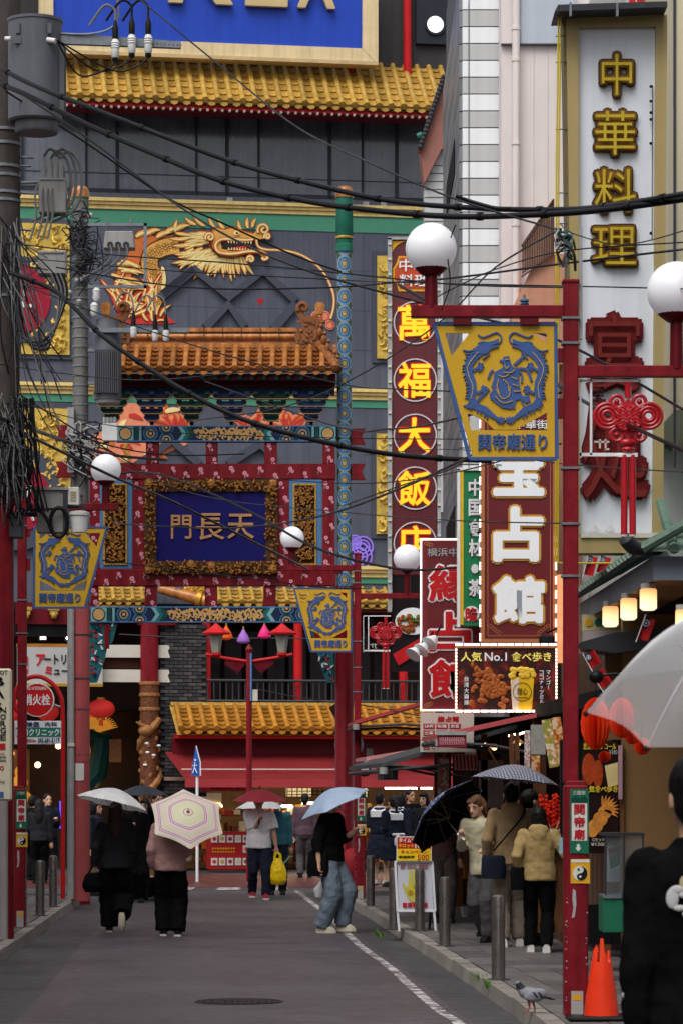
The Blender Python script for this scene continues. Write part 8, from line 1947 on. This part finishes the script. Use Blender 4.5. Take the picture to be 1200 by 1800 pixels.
n = NT('umbrella_stripes'); uvs = n.sep(n.tc.outputs['UV']); stripe = n.ramp(uvs[1], [(0, (140, 70, 110)), (0.05, (214, 214, 176)), (0.1, (176, 100, 156)), (0.125, (214, 200, 186)), (0.15, (208, 212, 172)), (0.24, (214, 196, 178)), (0.27, (206, 210, 168)), (0.34, (216, 192, 190)), (0.37, (204, 208, 168)), (0.45, (164, 80, 150)), (0.47, (224, 198, 206)), (0.5, (164, 80, 150)), (0.52, (226, 192, 208)), (0.57, (200, 206, 164)), (0.62, (220, 190, 198)), (0.66, (200, 206, 164)), (0.71, (222, 188, 202)), (0.75, (204, 208, 170)), (0.79, (166, 84, 152)), (0.81, (224, 198, 206)), (0.84, (166, 84, 152)), (0.86, (224, 200, 206)), (0.91, (206, 212, 172)), (0.95, (216, 200, 186))])
u_str = n.fin(stripe, .55)
umbrella(P(331, 1427, 36.3), (.14, -.74, .66), .47, .13, 6, u_str, 'striped cream and magenta umbrella carried over the shoulder', hand=handpos(w2, (-.16, -.22, 1.04)), hookm=M('handle_olive', (150, 150, 90), .5))
u_red = fabric('umbrella_red', (176, 40, 56), .35)
umbrella(P(457, 1387, 49.3), (.0, -.04, 1), .45, .2, 8, u_red, 'red umbrella over the person in the white shirt', hand=handpos(w3, (-.02, -.26, 1.29)))
u_blue = fabric('umbrella_blue', (172, 194, 222), .25)
umbrella(P(578, 1388, 37.4), (-.42, -.1, 1), .46, .2, 6, u_blue, 'pale blue umbrella tilted left over the person in the black hat', hand=handpos(w4, (.02, -.32, 1.24)), hookm=steel)
u_dk = fabric('umbrella_ink', (48, 50, 62), .08)
umbrella(P(250, 1380, 48.0), (.0, 0, 1), .42, .17, 8, u_dk, 'dark umbrella over the group in black', hand=P(262, 1440, 48.0))
clear = bpy.data.materials.new('clear_vinyl'); clear.use_nodes = True; cb = clear.node_tree.nodes['Principled BSDF']; cb.inputs['Base Color'].default_value = (.94, .95, .97, 1); cb.inputs['Roughness'].default_value = .22
ctr = clear.node_tree.nodes.new('ShaderNodeBsdfTransparent'); ctr.inputs[0].default_value = (.9, .91, .93, 1); cmx = clear.node_tree.nodes.new('ShaderNodeMixShader'); lw = clear.node_tree.nodes.new('ShaderNodeFresnel'); lw.inputs[0].default_value = 1.25; ad = clear.node_tree.nodes.new('ShaderNodeMath'); ad.operation = 'MULTIPLY_ADD'; ad.inputs[1].default_value = 1.6; ad.inputs[2].default_value = .2; ad.use_clamp = True; clear.node_tree.links.new(lw.outputs[0], ad.inputs[0]); clear.node_tree.links.new(ad.outputs[0], cmx.inputs[0])
clear.node_tree.links.new(ctr.outputs[0], cmx.inputs[1]); clear.node_tree.links.new(cb.outputs[0], cmx.inputs[2]); clear.node_tree.links.new(cmx.outputs[0], clear.node_tree.nodes['Material Output'].inputs[0])
umbrella(P(458, 1403, 51.3), (.0, 0, 1), .42, .18, 8, M('vinyl_white', (206, 212, 210), .3), 'small white umbrella showing behind the red one', hand=P(476, 1445, 51.4))
# flowered navy umbrella with black lining
n = NT('flower_print'); vz = n.nt.nodes.new('ShaderNodeTexVoronoi'); vz.inputs['Scale'].default_value = 30; n.lk(n.tc.outputs['Object'], vz.inputs['Vector']); u_flo = n.fin(n.ramp(vz.outputs['Distance'], [(0, (206, 204, 190)), (.28, (90, 110, 150)), (.36, (48, 66, 112))]), .6)
umbrella(P(762, 1414, 32.9), (-.66, .42, .62), .5, .2, 8, u_flo, 'navy flowered umbrella with black lining held low beside the palm board', hand=handpos(w7, (-.17, -.33, 1.24)), lining=blk, hookm=white)
# grey dotted umbrella
n = NT('dot_print'); sx = n.sep(n.tc.outputs['UV']); th_ = n.ma('MULTIPLY', sx[0], 2 * PI / 6); du = n.ma('SUBTRACT', n.ma('FRACT', n.ma('MULTIPLY', n.ma('MULTIPLY', sx[1], n.ma('COSINE', th_)), 13)), .5); dv = n.ma('SUBTRACT', n.ma('FRACT', n.ma('MULTIPLY', n.ma('MULTIPLY', sx[1], n.ma('SINE', th_)), 13)), .5); rr = n.ma('ADD', n.ma('MULTIPLY', du, du), n.ma('MULTIPLY', dv, dv)); u_dot = n.fin(n.ramp(rr, [(0, (190, 192, 204)), (.06, (84, 88, 104))]), .55)
umbrella(P(908, 1344, 31.3), (.1, .02, 1), .46, .17, 6, u_dot, 'grey dotted umbrella over the tan jacket', hand=handpos(w8, (-.14, -.27, 1.22)))
# clear umbrella in front
umbrella(P(1306, 1076, 9.0), (.02, -.36, 1), .45, .31, 8, clear, 'clear vinyl umbrella of the person in front at the right edge', hand=handpos(w0, (-.08, -.3, 1.22)), curve=2.0)
# yellow carrier bag with leeks
hb = handpos(w3, (.27, -.14, .76)); t = thing('carrier_bag', 'yellow plastic carrier bag with green stalks held by the person in the white shirt', 'bag', hb - Vector((0, 0, .55)))
yb_ = M('yellow_plastic', (232, 196, 20), .3, .12, 10, bump=.4, bscale=25); c = hb - Vector((-.02, 0, .3)); b = MB(yb_).loft([(c.x, c.y, c.z - .22, .1, .07), (c.x, c.y, c.z - .15, .15, .1), (c.x, c.y, c.z, .14, .1), (c.x, c.y, c.z + .12, .1, .06), (c.x, c.y, c.z + .2, .06, .03)], 16); o = b.obj('sack', t, True); remesh(o, .014, .03)
for s in (-1, 1): MB(yb_).tube(smoothpath([c + Vector((s * .05, 0, .16)), c + Vector((s * .04, 0, .26)), hb + Vector((0, 0, .0))], 4), [.02] * 8 + [.008], 6, sq=.4).obj('handle', t, True)
for k_ in range(4): MB(M('leek_green', (120, 160, 110), .5)).tube([c + Vector((.08, -.02 + k_ * .015, .1)), c + Vector((.2 + k_ * .015, -.02 + k_ * .015, .24))], .012, 6).obj('stalk', t)
hb = handpos(w1, (.27, 0, .74)); t = thing('handbag', 'small black handbag carried by the person under the white umbrella', 'bag', hb - Vector((0, 0, .22))); o = MB(blk).loft([(hb.x - .03, hb.y, hb.z - .2, .09, .05), (hb.x - .03, hb.y, hb.z - .12, .13, .07), (hb.x - .03, hb.y, hb.z, .1, .05), (hb.x - .03, hb.y, hb.z + .04, .06, .03)], 14).obj('pouch', t, True); remesh(o, .012, .02)
MB(blk).tube(smoothpath([hb + Vector((-.08, 0, .02)), hb + Vector((-.02, 0, .12)), hb + Vector((.04, 0, .02))], 4), .012, 6).obj('handle', t, True)
hb = handpos(w4, (-.26, .0, .70)); t = thing('carrier_bag', 'white plastic carrier bag hanging behind the pale jeans', 'bag', hb - Vector((0, 0, .5))); c = P(561, 1563, 38.0); o = MB(M('white_plastic', (200, 202, 206), .35, .1, 8, bump=.4)).loft([(c.x, c.y, c.z - .1, .05, .04), (c.x, c.y, c.z, .07, .05), (c.x + .03, c.y, c.z + .1, .02, .02)], 12).obj('sack', t, True); MB(M('white_plastic')).tube([c + Vector((.03, 0, .14)), hb + Vector((-.1, .1, 0)), hb], .01, 6).obj('handle', t)
# pigeon on the kerb
d = gd(1781, SWZ); c = Vector((X(932, d), d, SWZ)); t = thing('pigeon', 'grey pigeon with dark head walking on the kerb', 'pigeon', c); pg = M('pigeon_grey', (132, 134, 142), .6, .2, 40); pd = M('pigeon_dark', (44, 48, 56), .5, .2, 30); rot_ = Matrix.Rotation(R(-14), 3, 'Y')
L3 = lambda x, y, z: c + Vector((x, y, z))
b = MB(pg).tube([L3(.10, 0, .115), L3(.06, 0, .125), L3(0, 0, .135), L3(-.055, 0, .155), L3(-.078, 0, .185), L3(-.086, 0, .205)], [.012, .045, .056, .042, .026, .02], 14); b.ball(L3(-.092, 0, .213), .023, .02, .021, 10); o = b.obj('body', t, True); remesh(o, .006, 0, 3)
MB(pd).tube([L3(-.055, 0, .162), L3(-.076, 0, .186), L3(-.088, 0, .206), L3(-.094, 0, .216)], [.037, .028, .023, .022], 12).obj('dark_neck', t, True); MB(dgrey).tube([L3(-.11, 0, .212), L3(-.128, 0, .206)], [.006, .002], 6).obj('beak', t, True)
for s in (-1, 1):
    w_ = MB(pg).ball(L3(.03, s * .045, .135), .085, .016, .04, 14, rot_).obj('wing', t, True); b = MB(pd)
    for x_ in (.03, .065): b.ball(L3(x_, s * .056, .135), .011, .008, .03, 8, Matrix.Rotation(R(-40), 3, 'Y'))
    b.obj('wing_bar', w_, True); MB(pd).tube([L3(.07, s * .035, .12), L3(.15, s * .015, .108)], [.02, .006], 8, sq=.5).obj('flight_feathers', t, True); MB(M('pigeon_leg', (160, 70, 66), .5)).tube([L3(.0 + s * .015, s * .02, .09), L3(.01 + s * .02, s * .02, .04), L3(-.0 + s * .03, s * .02, .006), L3(-.03 + s * .03, s * .02, .004)], [.012, .006, .005, .004], 6).obj('leg', t, True); MB(black).ball(L3(-.098, s * .02, .218), .004, n=6).obj('eye', t)
MB(pd).tube([L3(.09, 0, .115), L3(.14, 0, .104), L3(.175, 0, .098)], [.02, .022, .014], 8, sq=.35).obj('tail', t, True)
